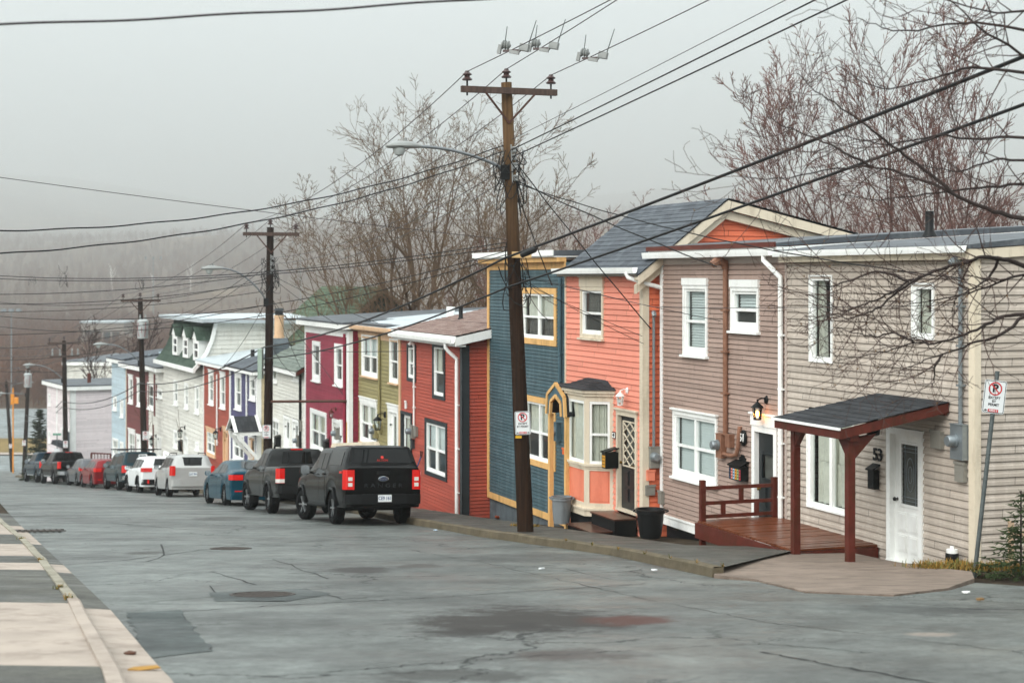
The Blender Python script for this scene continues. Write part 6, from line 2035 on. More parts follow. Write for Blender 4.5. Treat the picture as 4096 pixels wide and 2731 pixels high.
# -- dark pickup with dark green canopy
PN = paint('dark_teal_car_paint', '#15323a', .5); PK = paint('charcoal_car_paint', '#1f2426', .4)
c = Car(L=5.45, W=1.83, ro=1.25, wb=3.33, r=.37, tw=.24, gc=.42, rw=.70, spokes=6,
        top=[(0, 1.19), (.04, 1.22), (.22, 1.78), (.36, 1.82), (1.8, 1.82), (1.815, 1.25), (1.855, 1.25), (1.87, 1.72), (2.0, 1.76), (3.2, 1.76), (3.35, 1.72), (4.05, 1.17), (4.3, 1.12), (5.1, 1.02), (5.35, .9), (5.45, .7)],
        belt=[(0, 1.17), (4.0, 1.14), (5.1, .95), (5.45, .62)],
        glass=[(.45, 1.75, .14, .84), (1.95, 2.75, .1, .86), (2.82, 3.8, .1, .86)], doors=[(1.92, 2.78), (2.8, 3.75)], mirror=(3.6, 1.1), mirror_size=(.24, .22), screen=(3.4, 3.98), mirrorm=CARBLACK, gm=CARGLASS)
c.build('pickup_truck', 'dark green pickup with a ladder rack on its tall bed cap, beside the white estate', (-18.5, 78.4), math.atan(.44), PN, cat='pickup truck')
c.panel('canopy_window', .06, 1.3, .68, .2, 1.72, .6, CARGLASS2, .012, .02)
c.lamp(.84, 1.17, .16, .12); c.bumper(.5, .7, CHROME, .12); c.plate(.58, None, -.13); c.rear_text('DODGE', .16, TAILCLR, .3, 1.08)
for sg in (1, -1):
    mb = MB(); mb.box(.2, 3.0, sg * .6 - .02, sg * .6 + .02, 1.86, 1.9); mb.build('roof_rail', CARBLACK, c.root)
for x in (.5, 1.5, 2.5):
    mb = MB(); mb.box(x, x + .06, -1.0, 1.0, 1.91, 1.96); mb.build('rack_bar', CARBLACK, c.root)

# -- red and grey hatchbacks
PR = paint('red_car_paint', '#7c141b', .5); PY = paint('pewter_car_paint', '#595c60', .6)


def hatch(label, P, ang, pnt, tl):
    c = Car(L=4.42, W=1.76, ro=.92, wb=2.645, r=.325, tw=.21, gc=.22, rw=.59, spokes=5,
            top=[(0, 1.02), (.05, 1.07), (.42, 1.38), (.62, 1.44), (1.0, 1.48), (2.2, 1.48), (2.5, 1.44), (3.3, 1.02), (3.6, .97), (4.2, .86), (4.38, .7), (4.42, .5)],
            belt=[(0, 1.0), (.4, 1.0), (3.2, .94), (4.2, .8), (4.42, .46)],
            glass=[(.6, 1.0, .12, .8), (1.08, 1.85, .1, .85), (1.92, 2.95, .1, .85)], doors=[(1.1, 1.88), (1.9, 2.95)], mirror=(2.75, .97), screen=(2.55, 3.22), mirrorm=CARBLACK)
    c.build('hatchback', label, P, ang, pnt)
    c.panel('rear_window', .09, 1.11, .6, .4, 1.355, .52, CARGLASS2, .01, .06)
    c.lamp(.82, 1.0, .32, .3); c.bumper(.3, .52, pnt, .05, False); c.plate(.66, None, -.012)
    c.rbox('reflector', .5, .7, .4, .44, TAILRED, -.06, -.03)


hatch('dark red hatchback between the green pickup and the pewter hatchback', (-21.3, 84.4), math.atan(.46), PR, 0)
hatch('pewter grey hatchback ahead of the red one', (-23.65, 90.5), math.atan(.47), PY, 0)

# -- two pickups at the end of the line
def truck(label, P, ang, pnt, bump, chrome_mirror):
    c = Car(L=5.8, W=2.0, ro=1.25, wb=3.65, r=.4, tw=.27, gc=.45, rw=.74, spokes=6,
            top=[(0, 1.3), (.04, 1.33), (1.75, 1.33), (1.8, 1.36), (1.88, 1.82), (2.0, 1.87), (3.3, 1.88), (3.45, 1.85), (4.15, 1.3), (4.4, 1.26), (5.4, 1.18), (5.7, 1.05), (5.8, .8)],
            belt=[(0, 1.28), (4.1, 1.24), (5.4, 1.05), (5.8, .72)],
            glass=[(2.0, 2.75, .1, .86), (2.82, 3.9, .1, .86)], doors=[(1.95, 2.78), (2.8, 3.85)], mirror=(3.7, 1.22), mirror_size=(.24, .28), screen=(3.5, 4.1), mirrorm=CHROME if chrome_mirror else CARBLACK, gm=CARGLASS)
    c.build('pickup_truck', label, P, ang, pnt, cat='pickup truck')
    c.panel('rear_window', 1.8, 1.385, .74, 1.875, 1.78, .64, CARGLASS, .012, .03)
    c.rbox('brake_lamp', -.2, .2, 1.83, 1.86, TAILRED, 1.88, 1.94, both=False)
    c.lamp(.9, 1.29, .15, .1); c.bumper(.55, .75, bump, .14); c.plate(.65, None, -.15)
    mb = MB(); mb.box(-.014, 0, -.74, .74, .84, 1.29); c_t = mb.build('tailgate', pnt, c.root)
    mb = MB(); mb.box(-.02, -.013, -.12, .12, 1.16, 1.24); mb.build('tailgate_handle', CHROME, c_t)
    for sg in (1, -1):
        mb = MB(); mb.tube([(1.9, sg * .96, .45), (4.0, sg * .96, .45)], .05, 8); mb.build('side_step', CHROME, c.root)


truck('big black pickup with chrome bumper near the end of the line', (-26.3, 95.7), math.atan(.49), PB, CHROME, True)
truck('dark blue pickup at the far end of the parked line', (-29.3, 102.6), math.atan(.5), paint('navy_car_paint', '#16303f', .5), CHROME, False)
# ---------------------------------------------------------------- utility poles, lamps, signs, wires
def wood_mat(name, a, b, upper=None):
    m, nt, bs = nodes(name)
    v = coords(nt, (14, 14, .6))
    n = noise(nt, 1.5, 8, .7, v)
    c = ramp(nt, n, .3, .7, lin(a), lin(b))
    if upper:                     # creosote has weathered out of the upper part of the pole
        sep = N(nt, 'ShaderNodeSeparateXYZ'); nt.links.new(N(nt, 'ShaderNodeTexCoord').outputs['Object'], sep.inputs[0])
        mr = N(nt, 'ShaderNodeMapRange'); mr.inputs['From Min'].default_value = 5.0; mr.inputs['From Max'].default_value = 7.6
        nt.links.new(sep.outputs['Z'], mr.inputs['Value'])
        c = mix(nt, mr.outputs[0], c, ramp(nt, n, .3, .7, lin(upper[0]), lin(upper[1])))
    nt.links.new(c, bs.inputs['Base Color']); bs.inputs['Roughness'].default_value = .8; bs.inputs['Specular IOR Level'].default_value = .12
    bumpy(nt, bs, n, .5, .02)
    return m


POLEW = wood_mat('weathered_pole_wood', '#140e0b', '#382619', ('#443122', '#7d6243'))
POLEW2 = wood_mat('dark_pole_wood', '#140f0d', '#33261f')
ARMW = wood_mat('grey_crossarm_wood', '#3b302c', '#66554d')
PORC = mat('brown_porcelain', '#43302e', .3, .4, vary=.1)
GREYPORC = mat('grey_polymer', '#8f9290', .4, vary=.1)
GALV = mat('lamp_arm_steel', '#7d8285', .4, metal=.5, vary=.1)
CABLE = mat('black_cable', '#0c0d0f', .5, vary=0)
WIREG = mat('grey_wire', '#3b3c40', .4, vary=0, metal=.3)
WIREM = mat('plum_wire', '#2c2226', .45, vary=0)
RUSTY = mat('rusty_iron', '#4c3229', .7, vary=.3, vscale=8)
CANM = mat('transformer_grey', '#b3b9b9', .45, vary=.08, dirt='#8b5d52', dirt_amt=.35)
SIGNW = mat('sign_white', '#dde1e1', .4, vary=.02)
SIGNR = mat('sign_red', '#c22f35', .4, vary=.03)
SIGNG = mat('sign_green', '#1f8a68', .4, vary=.03)
SIGNK = mat('sign_black', '#16181b', .45, vary=0)
GLOBE = mat('lamp_refractor', '#aab0ae', .15, vary=.05)
EU = Vector((.9403, .3404, 0)); DU = Vector((-.3404, .9403, 0))
PT_ = {}


def pole(key, label, base, top, r0, r1, arm=None, sag_z=0, m=POLEW, ins=True, arm2=None, tangle=0):
    b, tp = Vector(base), Vector(top)
    t = empty('utility_pole', label, 'utility pole', Matrix.Translation(b), 'utility poles along the kerb')
    d = tp - b
    mb = MB(); n = 12
    rr = random.Random(hash(key) % 99 if isinstance(key, int) else len(key) + ord(key[-1]))
    mb.tube([d * (i / n) for i in range(-0, n + 1)], [r0 + (r1 - r0) * (i / n) + rr.uniform(-.004, .004) for i in range(n + 1)], 14)
    mb.build('post', m, t)
    pts = {}
    if arm:
        h_, half = arm
        c = d * ((h_ - b.z) / d.z)
        mb = MB(); mb.bar(c - EU * half - DU * (r1 + .05), c + EU * half - DU * (r1 + .05), .1, .12); mb.build('crossarm', ARMW, t)
        for sg in (1, -1):
            mb = MB(); mb.bar(c + EU * (sg * half * .52) - DU * (r1 + .11) - Vector((0, 0, .05)), c - DU * (r1 + .03) - Vector((0, 0, .62)), .015, .04); mb.build('arm_brace', RUSTY, t)
        if ins:
            for q, off in (('l', -half * .88), ('c', 0), ('r', half * .88)):
                p = c + EU * off - DU * (r1 + .05) + Vector((0, 0, .06)) if q != 'c' else d + Vector((0, 0, -.02))
                mb = MB()
                mb.lathe([(.018, -.18), (.018, .13), (.03, .13)], Matrix.Translation(p), 8, 1)
                mb.lathe([(.001, .1), (.09, .11), (.1, .13), (.05, .18), (.055, .2), (.085, .21), (.09, .23), (.05, .26), (.04, .29), (.001, .3)], Matrix.Translation(p), 14, 0)
                mb.build('insulator', [PORC, IRON], t)
                pts[q] = b + p + Vector((0, 0, .28))
    if arm2:
        h_, half = arm2
        c = d * ((h_ - b.z) / d.z)
        mb = MB(); mb.bar(c - EU * half - DU * (r1 + .05), c + EU * half - DU * (r1 + .05), .1, .12); mb.build('crossarm', ARMW, t)
        for off in (-.8, -.3, .5, .9):
            mb = MB(); mb.lathe([(.06, .05), (.08, .1), (.03, .3), (.07, .34), (.02, .5)], Matrix.Translation(c + EU * (half * off) - DU * (r1 + .05)), 8); mb.build('cutout', GREYPORC, t)
    # secondary rack: spools down the street side
    zs = PT_.get('rack_' + key)
    if zs:
        for sg in (1, -1):
            mb = MB()
            for z in zs:
                c = d * ((z - b.z) / d.z) + DU * (sg * -(r1 + .06)) + EU * (.05 * sg)
                mb.lathe([(.035, -.06), (.05, -.04), (.025, 0), (.05, .04), (.035, .06)], Matrix.Translation(c), 8)
            mb.bar(d * ((zs[0] + .1 - b.z) / d.z) + DU * (sg * -(r1 + .02)), d * ((zs[-1] - .1 - b.z) / d.z) + DU * (sg * -(r1 + .02)), .03, .03)
            mb.build('spool_rack', GREYPORC, t)
    for k in range(tangle):
        # loose loops and tails of cable round the post
        mb = MB()
        z = rr.choice(zs) if zs and k % 3 else rr.uniform(-.35, .75)
        c = d * ((z - b.z) / d.z); a0 = rr.uniform(0, 6.3); R_ = r1 + rr.uniform(.05, .24); pts2 = []
        n2 = 10; sp = rr.uniform(1.5, 4.0); dr = rr.uniform(.1, .8)
        for i in range(n2 + 1):
            a = a0 + sp * i / n2
            pts2.append(c + EU * (math.cos(a) * R_) + DU * (math.sin(a) * R_) + Vector((0, 0, -dr * math.sin(math.pi * i / n2) + rr.uniform(-.03, .03))))
        mb.tube(pts2, rr.uniform(.006, .011), 5); mb.build('cable_loop', CABLE, t)
    pts['top'] = tp; pts['b'] = b
    pts['at'] = lambda z: b + d * ((z - b.z) / d.z)
    return t, pts


def street_lamp(label, P, arm_len, rise, yaw=None, scale=1.0):
    """Cobra-head lamp: P is the bracket on the pole; the arm reaches over the road (towards -EU)."""
    out = -EU if yaw is None else yaw
    t = empty('street_lamp', label, 'street lamp', Matrix.Translation(P), 'street lamps on the poles')
    pts = []
    for i in range(11):
        a = i / 10
        pts.append(out * (arm_len * (1 - (1 - a) ** 1.0)) + Vector((0, 0, rise * math.sin(a * math.pi * .5) ** .8)))
    mb = MB(); mb.tube(pts, .03, 8); mb.build('arm', GALV, t)
    mb = MB(); mb.box(-.09, .09, -.09, .09, -.18, .1); mb.build('bracket', IRON, t)
    e = pts[-1]
    side = Vector((0, 0, 1)).cross(out).normalized()
    rows = []
    for q, w, zt, zb in ((-.02, .045, .04, -.03), (.1, .09, .07, -.04), (.25, .14, .1, -.05), (.45, .155, .1, -.05), (.6, .12, .06, -.05), (.68, .05, .02, -.04)):
        c = e + out * q
        rows.append([c + side * (w * math.cos(a)) + Vector((0, 0, zt * math.sin(a) if math.sin(a) > 0 else -zb * math.sin(a))) for a in [2 * math.pi * k / 14 for k in range(14)]])
    mb = MB(); mb.grid(rows, 0, True, True); mb.face(rows[0]); mb.face(rows[-1]); mb.lathe([(.035, .08), (.035, .15), (.001, .16)], Matrix.Translation(e + out * .3), 10)
    mb.build('head', GREYPORC, t)
    mb = MB(); mb.lathe([(.12, -.04), (.115, -.1), (.08, -.17), (.001, -.2)], Matrix.Translation(e + out * .42), 16); mb.build('lens', GLOBE, t)
    return t


def no_parking_sign(label, M, lines, arrows='both', post=None, detail=True, w=.3, hh=.45):
    t = empty('no_parking_sign', label, 'sign', M, 'no parking except by permit signs')
    def rr_(x, z, r_, y, n=5):
        return [(sx * (x - r_) + r_ * math.cos(a), sz * (z - r_) + r_ * math.sin(a)) for sx, sz, a0 in ((1, 1, 0), (-1, 1, 90), (-1, -1, 180), (1, -1, 270)) for a in [R(a0 + 90 * k / n) for k in range(n + 1)]]
    W2, H2 = w / 2, hh / 2
    mb = MB(); mb.prism(rr_(W2, H2, .03, 0), lambda a, b, y: (a, y, b), -.004, 0); mb.build('plate', SIGNW, t)
    mb = MB()
    o = rr_(W2 - .008, H2 - .008, .024, 0); i_ = rr_(W2 - .016, H2 - .016, .018, 0)
    for k in range(len(o)):
        j = (k + 1) % len(o); mb.face([(o[k][0], -.0052, o[k][1]), (o[j][0], -.0052, o[j][1]), (i_[j][0], -.0052, i_[j][1]), (i_[k][0], -.0052, i_[k][1])])
    mb.build('border', SIGNK, t)
    RX = Matrix.Rotation(R(90), 4, 'X')
    cz = H2 - .115
    text('P', .15, SIGNK, t, Matrix.Translation((.0, -.0055, cz)) @ RX, 'letter_p', .0005, bold=.006)
    mb = MB(); n = 32
    for k in range(n):
        a, b = 2 * math.pi * k / n, 2 * math.pi * (k + 1) / n
        mb.face([(.092 * math.cos(a), -.007, cz + .092 * math.sin(a)), (.092 * math.cos(b), -.007, cz + .092 * math.sin(b)), (.074 * math.cos(b), -.007, cz + .074 * math.sin(b)), (.074 * math.cos(a), -.007, cz + .074 * math.sin(a))])
    mb.face([(-.062, -.0075, cz + .05), (-.05, -.0075, cz + .062), (.062, -.0075, cz - .05), (.05, -.0075, cz - .062)])
    mb.build('prohibition_ring', SIGNR, t)
    z = cz - .125
    step = .047 if len(lines) == 3 else .056
    for ln in lines:
        text(ln, .05 if len(lines) == 3 else .052, SIGNK, t, Matrix.Translation((0, -.0055, z)) @ RX, 'wording', .0005, sx=.92, bold=.0012); z -= step
    mb = MB(); zb = -H2 + .038
    mb.box(-.07, .07, -.0058, -.0045, zb - .019, zb + .019); mb.build('red_band', SIGNR, t)
    text('AREA 3', .034, SIGNW, t, Matrix.Translation((0, -.0062, zb)) @ RX, 'band_wording', .0004, bold=.001)
    mb = MB()
    for sg in ((1, -1) if arrows == 'both' else (-1,)):
        mb.face([(sg * .078, -.0055, zb + .006), (sg * .1, -.0055, zb + .006), (sg * .1, -.0055, zb - .006), (sg * .078, -.0055, zb - .006)])
        mb.face([(sg * .098, -.0055, zb + .016), (sg * .128, -.0055, zb), (sg * .098, -.0055, zb - .016)])
    mb.build('arrows', SIGNK, t)
    if post:
        b, tp = post
        mb = MB(); Mi = M.inverted(); mb.tube([Mi @ Vector(b), Mi @ Vector(tp)], .03, 10); mb.build('post', STEEL2, t)
    return t


STEEL2 = mat('dull_galvanised_post', '#5d6464', .5, metal=.4, vary=.25, vscale=8)

# rack heights (world z) where secondary wires and street bundles are held
z_at = lambda y, Y: (YH - y) / F * Y
PT_['rack_p1'] = [z_at(345, 32.2), z_at(362, 32.2), z_at(382, 32.2), z_at(410, 32.2)]
PT_['rack_p2'] = [z_at(592, 55.6), z_at(606, 55.6), z_at(622, 55.6)]
PT_['rack_p3'] = [z_at(745, 84.8), z_at(760, 84.8)]
P1b = at(1207, 1222, 32.2); P1t = at(1163, 190, 32.2)
t1, p1 = pole('p1', 'tall leaning wooden utility pole nearest the camera, in front of the blue house', P1b, P1t, .165, .105, (z_at(211, 32.2), .98), tangle=32)
def on_line(x, Y): return ((x - XC) / F * Y, Y)
b2 = on_line(614, 55.6); P2b = Vector((b2[0], 55.6, gz(0, 55.6) + .12)); P2t = at(621, 522, 55.6)
t2, p2 = pole('p2', 'second wooden utility pole, behind the grey pickup and in front of the white cottage', P2b, P2t, .16, .115, (z_at(538, 55.6), .95), m=POLEW2, tangle=20)
b3 = on_line(333, 84.8); P3b = Vector((b3[0], 84.8, gz(0, 84.8) + .12)); P3t = at(322, 684, 84.8)
t3, p3 = pole('p3', 'third utility pole carrying a grey transformer can in front of the maroon house', P3b, P3t, .17, .12, (z_at(690, 84.8), 1.0), m=POLEW2, tangle=10)
b4 = on_line(152, 102.7); P4b = Vector((b4[0], 102.7, gz(0, 102.7) + .12)); P4t = at(147, 782, 102.7)
t4, p4 = pole('p4', 'fourth utility pole with two crossarms in front of the pink house door', P4b, P4t, .17, .12, (z_at(788, 102.7), 1.0), m=POLEW2, arm2=(z_at(818, 102.7), .9), tangle=10)
b5 = on_line(55, 133); P5b = Vector((b5[0], 133, gz(0, 133) + .1)); P5t = at(66, 846, 133)
t5, p5 = pole('p5', 'fifth utility pole at the street corner by the spruce', P5b, P5t, .18, .13, (z_at(852, 133), .9), m=POLEW2, tangle=4)
b6 = on_line(28, 170); P6b = Vector((b6[0], 170, gz(0, 170) + .05)); P6t = at(14, 876, 170)
t6, p6 = pole('p6', 'farthest utility pole at the left edge of the photo', P6b, P6t, .2, .15, (z_at(880, 170), 1.0), m=POLEW2)

lp = p1['at'](z_at(392, 32.2)); street_lamp('grey cobra-head street lamp on the nearest pole', lp - EU * .1, 1.72, .42)
lp = p2['at'](z_at(692, 55.6)); street_lamp('street lamp on the second pole', lp - EU * .1, 1.5, 1.1)
lp = p3['at'](z_at(832, 84.8)); street_lamp('street lamp on the pole with the transformer', lp - EU * .1, 1.65, .95)
lp = p4['at'](z_at(872, 102.7)); street_lamp('street lamp on the fourth pole in front of the pink house', lp - EU * .1, 1.7, .95)
lp = p5['at'](z_at(905, 133)); street_lamp('low street lamp on the corner pole', lp - EU * .1, 1.6, .1)
lp = p6['at'](z_at(890, 170)); street_lamp('street lamp on the farthest pole pointing right', lp + EU * .1, 1.9, .5, yaw=EU)


def transformer(label, P, r_, h_):
    t = empty('transformer', label, 'transformer', Matrix.Translation(P), 'pole transformers')
    mb = MB(); mb.lathe([(.001, 0), (r_ * .96, 0), (r_, .03), (r_, h_ * .9), (r_ * 1.05, h_ * .9), (r_ * 1.05, h_ * .94), (r_ * .8, h_), (.001, h_ * 1.03)], None, 20); mb.build('tank', CANM, t)
    for k in (-1, 1):
        mb = MB(); mb.lathe([(.05, 0), (.06, .05), (.03, .1), (.06, .14), (.03, .2), (.04, .25), (.001, .27)], Matrix.Translation((k * r_ * .5, 0, h_)), 10); mb.build('bushing', GREYPORC, t)
    mb = MB()
    for k in range(3): mb.tube([(r_ * .7 * (k - 1), -r_ * .8, h_ * .85), (r_ * .75 * (k - 1), -r_ * 1.05, h_ * .5), (r_ * .5 * (k - 1), -r_ * .9, h_ * .1)], .014, 5)
    mb.build('leads', mat('red_lead', '#8c3b3b', .5), t)


transformer('grey transformer can on the third pole', at(328, 777, 84.35), .27, .95)
transformer('grey transformer can on the corner pole by the spruce', at(64, 889, 132.5), .3, 1.1)

# signs on the poles and on the leaning post
def face_cam(p, tilt=0, lean=0): return Matrix.Translation(p) @ Matrix.Rotation(tilt, 4, 'Y')
no_parking_sign('no parking sign on the nearest wooden pole reading EXCEPT BY PERMIT', face_cam(at(1200.5, 971, 31.98), R(-2)), ['EXCEPT', 'BY PERMIT'])
mb = MB(); mb.box(-.06, .06, -.004, 0, -.025, .025); o = mb.build('pole_tag', mat('yellow_tag', '#d7a92c', .5)); o.matrix_world = face_cam(at(1191, 1003, 32.0)); tag(o, 'small yellow number tag under the sign on the nearest pole', 'tag')
no_parking_sign('no parking permit sign on the second pole', face_cam(at(612, 991, 55.42)), ['EXCEPT', 'BY', 'PERMIT'])
no_parking_sign('no parking permit sign on the third pole above the parked cars', face_cam(at(334, 1000, 84.6)), ['EXCEPT', 'BY', 'PERMIT'])
no_parking_sign('no parking permit sign on the fourth pole by the pink house', face_cam(at(150.5, 1020, 102.5)), ['EXCEPT', 'BY', 'PERMIT'])
no_parking_sign('small parking sign on the corner pole beside the spruce', face_cam(at(55, 1017, 132.8)), ['EXCEPT', 'BY', 'PERMIT'])
no_parking_sign('small parking sign on the farthest pole', face_cam(at(24, 1024, 169.8)), ['EXCEPT', 'BY', 'PERMIT'])
sb = gp(2237, 1316, .02); Ys = sb.y
st_ = at(2291, 852, Ys)
lean = math.atan2(st_.x - sb.x, st_.z - sb.z)
no_parking_sign('no parking sign on the leaning steel post at the corner of the beige house', face_cam(at(2284, 911, Ys - .045), lean), ['EXCEPT', 'BY', 'PERMIT'], 'left', post=(sb - Vector((0, 0, .1)), st_))
# green street name sign near the pink house
g = at(131, 1012, 99.0)
t = empty('street_name_sign', 'green street name sign on a post by the pink house', 'sign', Matrix.Translation((g.x, 99.0, gz(0, 99.0))))
hz = at(131, 997, 99.0).z - gz(0, 99.0)
mb = MB(); mb.tube([(0, 0, 0), (0, 0, hz)], .03, 8); mb.build('post', STEEL2, t)
mb = MB(); mb.box(-.24, .24, -.012, .012, hz - .06, hz + .06); mb.build('plate', SIGNG, t)
text('ANGEL PL', .09, SIGNW, t, Matrix.Translation((0, -.014, hz)) @ Matrix.Rotation(R(90), 4, 'X'), 'street_name', .001)
mb = MB(); mb.box(-.16, .16, -.05, -.035, hz - 1.3, hz - .85); mb.build('parking_plate', SIGNW, t)


# ------------------------------------------------ wires
def wire(label, pts, r=.008, sag=0.0, m=CABLE, twist=0.0, name='overhead_wire', n=22, group='overhead wires', cat='wire', sides=5):
    mb = MB(); P = []
    rr = random.Random(len(label) * 13 + int(r * 1e4))
    for (a, b) in zip(pts, pts[1:]):
        a, b = Vector(a), Vector(b)
        L = (b - a).length
        for i in range(n + 1 if b is Vector(pts[-1]) else n):
            t = i / n
            p = a.lerp(b, t); p.z -= sag * 4 * t * (1 - t) * (L / 25)
            if twist: p += Vector((0, 0, 1)) * (twist * math.sin(t * L * 4.2))
            P.append(p)
    P.append(Vector(pts[-1]))
    mb.tube(P, r, sides)
    o = mb.build(name, m)
    return tag(o, label, cat, group)


def beyond(a, b, k): a, b = Vector(a), Vector(b); return b + (b - a) * k


def street_pt(A, x, y):
    """Point where a wire from A, running uphill parallel to the street, crosses print column x at row y."""
    t = (x - XC) / F
    Y = (A.x + .362 * A.y) / (t + .362)
    return Vector((t * Y, Y, (YH - y) / F * Y))


prim = {}
for q, (x, y), nm in (('l', (1380, 0), 'left'), ('c', (1404, 0), 'middle'), ('r', (1606, 0), 'right')):
    A = p1[q]; B = street_pt(A, x, y); prim[q] = (A, B)
    wire(nm + ' bare power line from the nearest crossarm up past the camera', [beyond(A, B, 1.6), A], .009, .12, WIREM)
    wire(nm + ' bare power line between the first and second poles', [A, p2[q]], .009, .5, WIREM)
    wire(nm + ' bare power line between the second and third poles', [p2[q], p3[q]], .010, .4, WIREG)
    wire(nm + ' bare power line between the third and fourth poles', [p3[q], p4[q]], .012, .3, WIREG)
    wire(nm + ' bare power line from the fourth to the corner pole', [p4[q], p5[q]], .014, .3, WIREG)
# in-line switches on the three power lines
for q, fx, nm in (('l', 1182, 'left'), ('c', 1250, 'middle'), ('r', 1362, 'right')):
    A, B = prim[q]
    best = min((abs((A.lerp(B, k / 200).x / A.lerp(B, k / 200).y * F + XC) - fx), k / 200) for k in range(200))[1]
    c = A.lerp(B, best); u = (B - A).normalized()
    side = u.cross(Vector((0, 0, 1))).normalized(); up = side.cross(u).normalized()
    M = Matrix(((u.x, side.x, up.x, c.x), (u.y, side.y, up.y, c.y), (u.z, side.z, up.z, c.z), (0, 0, 0, 1)))
    # the switch hangs crosswise in the picture plane, so turn its long axis partly across the line
    t = empty('line_switch', 'grey in-line switch with two prongs on the ' + nm + ' power line', 'switch', Matrix.Translation(c + Vector((0, 0, -.04))) @ Matrix.Rotation(R(12), 4, 'Y') @ Matrix.Rotation(R(-18), 4, 'Z'), 'line switches above the nearest pole')
    mb = MB(); RY = Matrix.Rotation(R(90), 4, 'Y')
    mb.lathe([(.02, -.16), (.05, -.15), (.085, -.12), (.05, -.1), (.085, -.07), (.05, -.05), (.085, -.02), (.04, .0), (.02, .02)], Matrix.Translation((-.1, 0, .03)) @ RY, 12); mb.build('insulator', GREYPORC, t)
    mb = MB(); mb.box(.1, .26, -.06, .06, -.02, .1); mb.box(-.08, .1, -.02, .02, -.1, -.04); mb.box(-.3, -.24, -.03, .03, -.14, .02); mb.box(.09, .11, -.019, .019, -.06, .0); mb.box(-.25, -.09, -.015, .015, .005, .02); mb.build('frame', GREYPORC, t)
    mb = MB(); mb.tube([(-.19, 0, .02), (-.22, 0, .36)], [.010, .007], 6); mb.build('prong', STEEL2, t)
    mb = MB(); mb.tube([(.24, 0, .08), (.29, 0, .55)], [.011, .007], 6); mb.build('prong', STEEL2, t)
    mb = MB(); mb.bar((-.2, 0, -.08), (.12, 0, -.02), .03, .04); mb.build('blade', PORC, t)
# secondary wires
for (x, y), yp, r_, nm in (((1925, 0), 362, .012, 'lower heavy'), ((1855, 0), 345, .012, 'upper heavy'), ((1790, 0), 322, .006, 'thin twisted')):
    A = p1['at'](z_at(yp, 32.2)) + DU * -.16; B = street_pt(A, x, y)
    wire(nm + ' service line from the nearest pole up to the right', [beyond(A, B, 1.2), A], r_, .05, CABLE if r_ > .01 else WIREG)
for yp, yq, nm in ((362, 592, 'top'), (382, 606, 'middle'), (410, 622, 'bottom')):
    wire(nm + ' service line strung between the first and second poles', [p1['at'](z_at(yp, 32.2)) + DU * .16, p2['at'](z_at(yq, 55.6)) - DU * .15], .008, .45, WIREG)
for yq, yr, nm in ((592, 745, 'top'), (606, 760, 'middle')):
    wire(nm + ' service line strung between the second and third poles', [p2['at'](z_at(yq, 55.6)) + DU * .15, p3['at'](z_at(yr, 84.8)) - DU * .15], .010, .4, CABLE)
    wire(nm + ' service line strung between the third and fourth poles', [p3['at'](z_at(yr, 84.8)) + DU * .15, p4['at'](z_at(yr + 90, 102.7)) - DU * .15], .012, .3, CABLE)
# telephone cables on the street side
for nm, rx, ry, yps, r_ in (('thick upper', 2352, 130, (592, 797, 880, 921), .024), ('thick lower', 2352, 240, (660, 823, 897, 934), .020)):
    A = p1['at'](z_at(yps[0], 32.2)) - EU * .17; B = street_pt(A, rx, ry)
    wire(nm + ' telephone cable from the nearest pole up past the beige house', [beyond(A, B, .6), B, A], r_, .05, CABLE, name='telephone_cable', cat='cable', sides=8)
    A2 = p2['at'](z_at(yps[1], 55.6)) - EU * .17; A3 = p3['at'](z_at(yps[2], 84.8)) - EU * .17; A4 = p4['at'](z_at(yps[3], 102.7)) - EU * .17
    wire(nm + ' telephone cable between the first and second poles', [A, A2], r_, .28, CABLE, name='telephone_cable', cat='cable', sides=8)
    wire(nm + ' telephone cable between the second and third poles', [A2, A3], r_, .35, CABLE, name='telephone_cable', cat='cable')
    wire(nm + ' telephone cable between the third and fourth poles', [A3, A4], r_, .6, CABLE, name='telephone_cable', cat='cable')
    wire(nm + ' telephone cable from the fourth to the corner pole', [A4, p5['at'](z_at(yps[3] + 30, 133)) - EU * .17], r_, .4, CABLE, name='telephone_cable', cat='cable')
A = p1['at'](z_at(592, 32.2)) - EU * .17; B = street_pt(A, 2352, 130); c0 = A.lerp(B, .055); c1 = A.lerp(B, .105)
mb = MB(); mb.tube([c0 - Vector((0, 0, .07)), c0.lerp(c1, .1) - Vector((0, 0, .07)), c0.lerp(c1, .9) - Vector((0, 0, .06)), c1 - Vector((0, 0, .06))], [.02, .055, .055, .02], 10); tag(mb.build('splice_case', CABLE), 'fat black cable splice case hanging beside the nearest pole', 'splice case')
mb = MB(); mb.box(-.07, .07, -.2, .2, -.5, .5); o = mb.build('terminal_box', mat('pale_green_box', '#9db0a2', .5)); o.matrix_world = Matrix.Translation(p2['at'](z_at(835, 55.6)) - EU * .28); tag(o, 'pale green telephone terminal box strapped to the second pole', 'terminal box')
mb = MB(); mb.box(-.19, .19, -.05, .05, -.06, .06); o = mb.build('cable_bracket', mat('tan_block', '#c9a876', .6)); o.matrix_world = Matrix.Translation(at(1198, 585, 31.98)); tag(o, 'tan wooden cable bracket on the nearest pole', 'bracket')

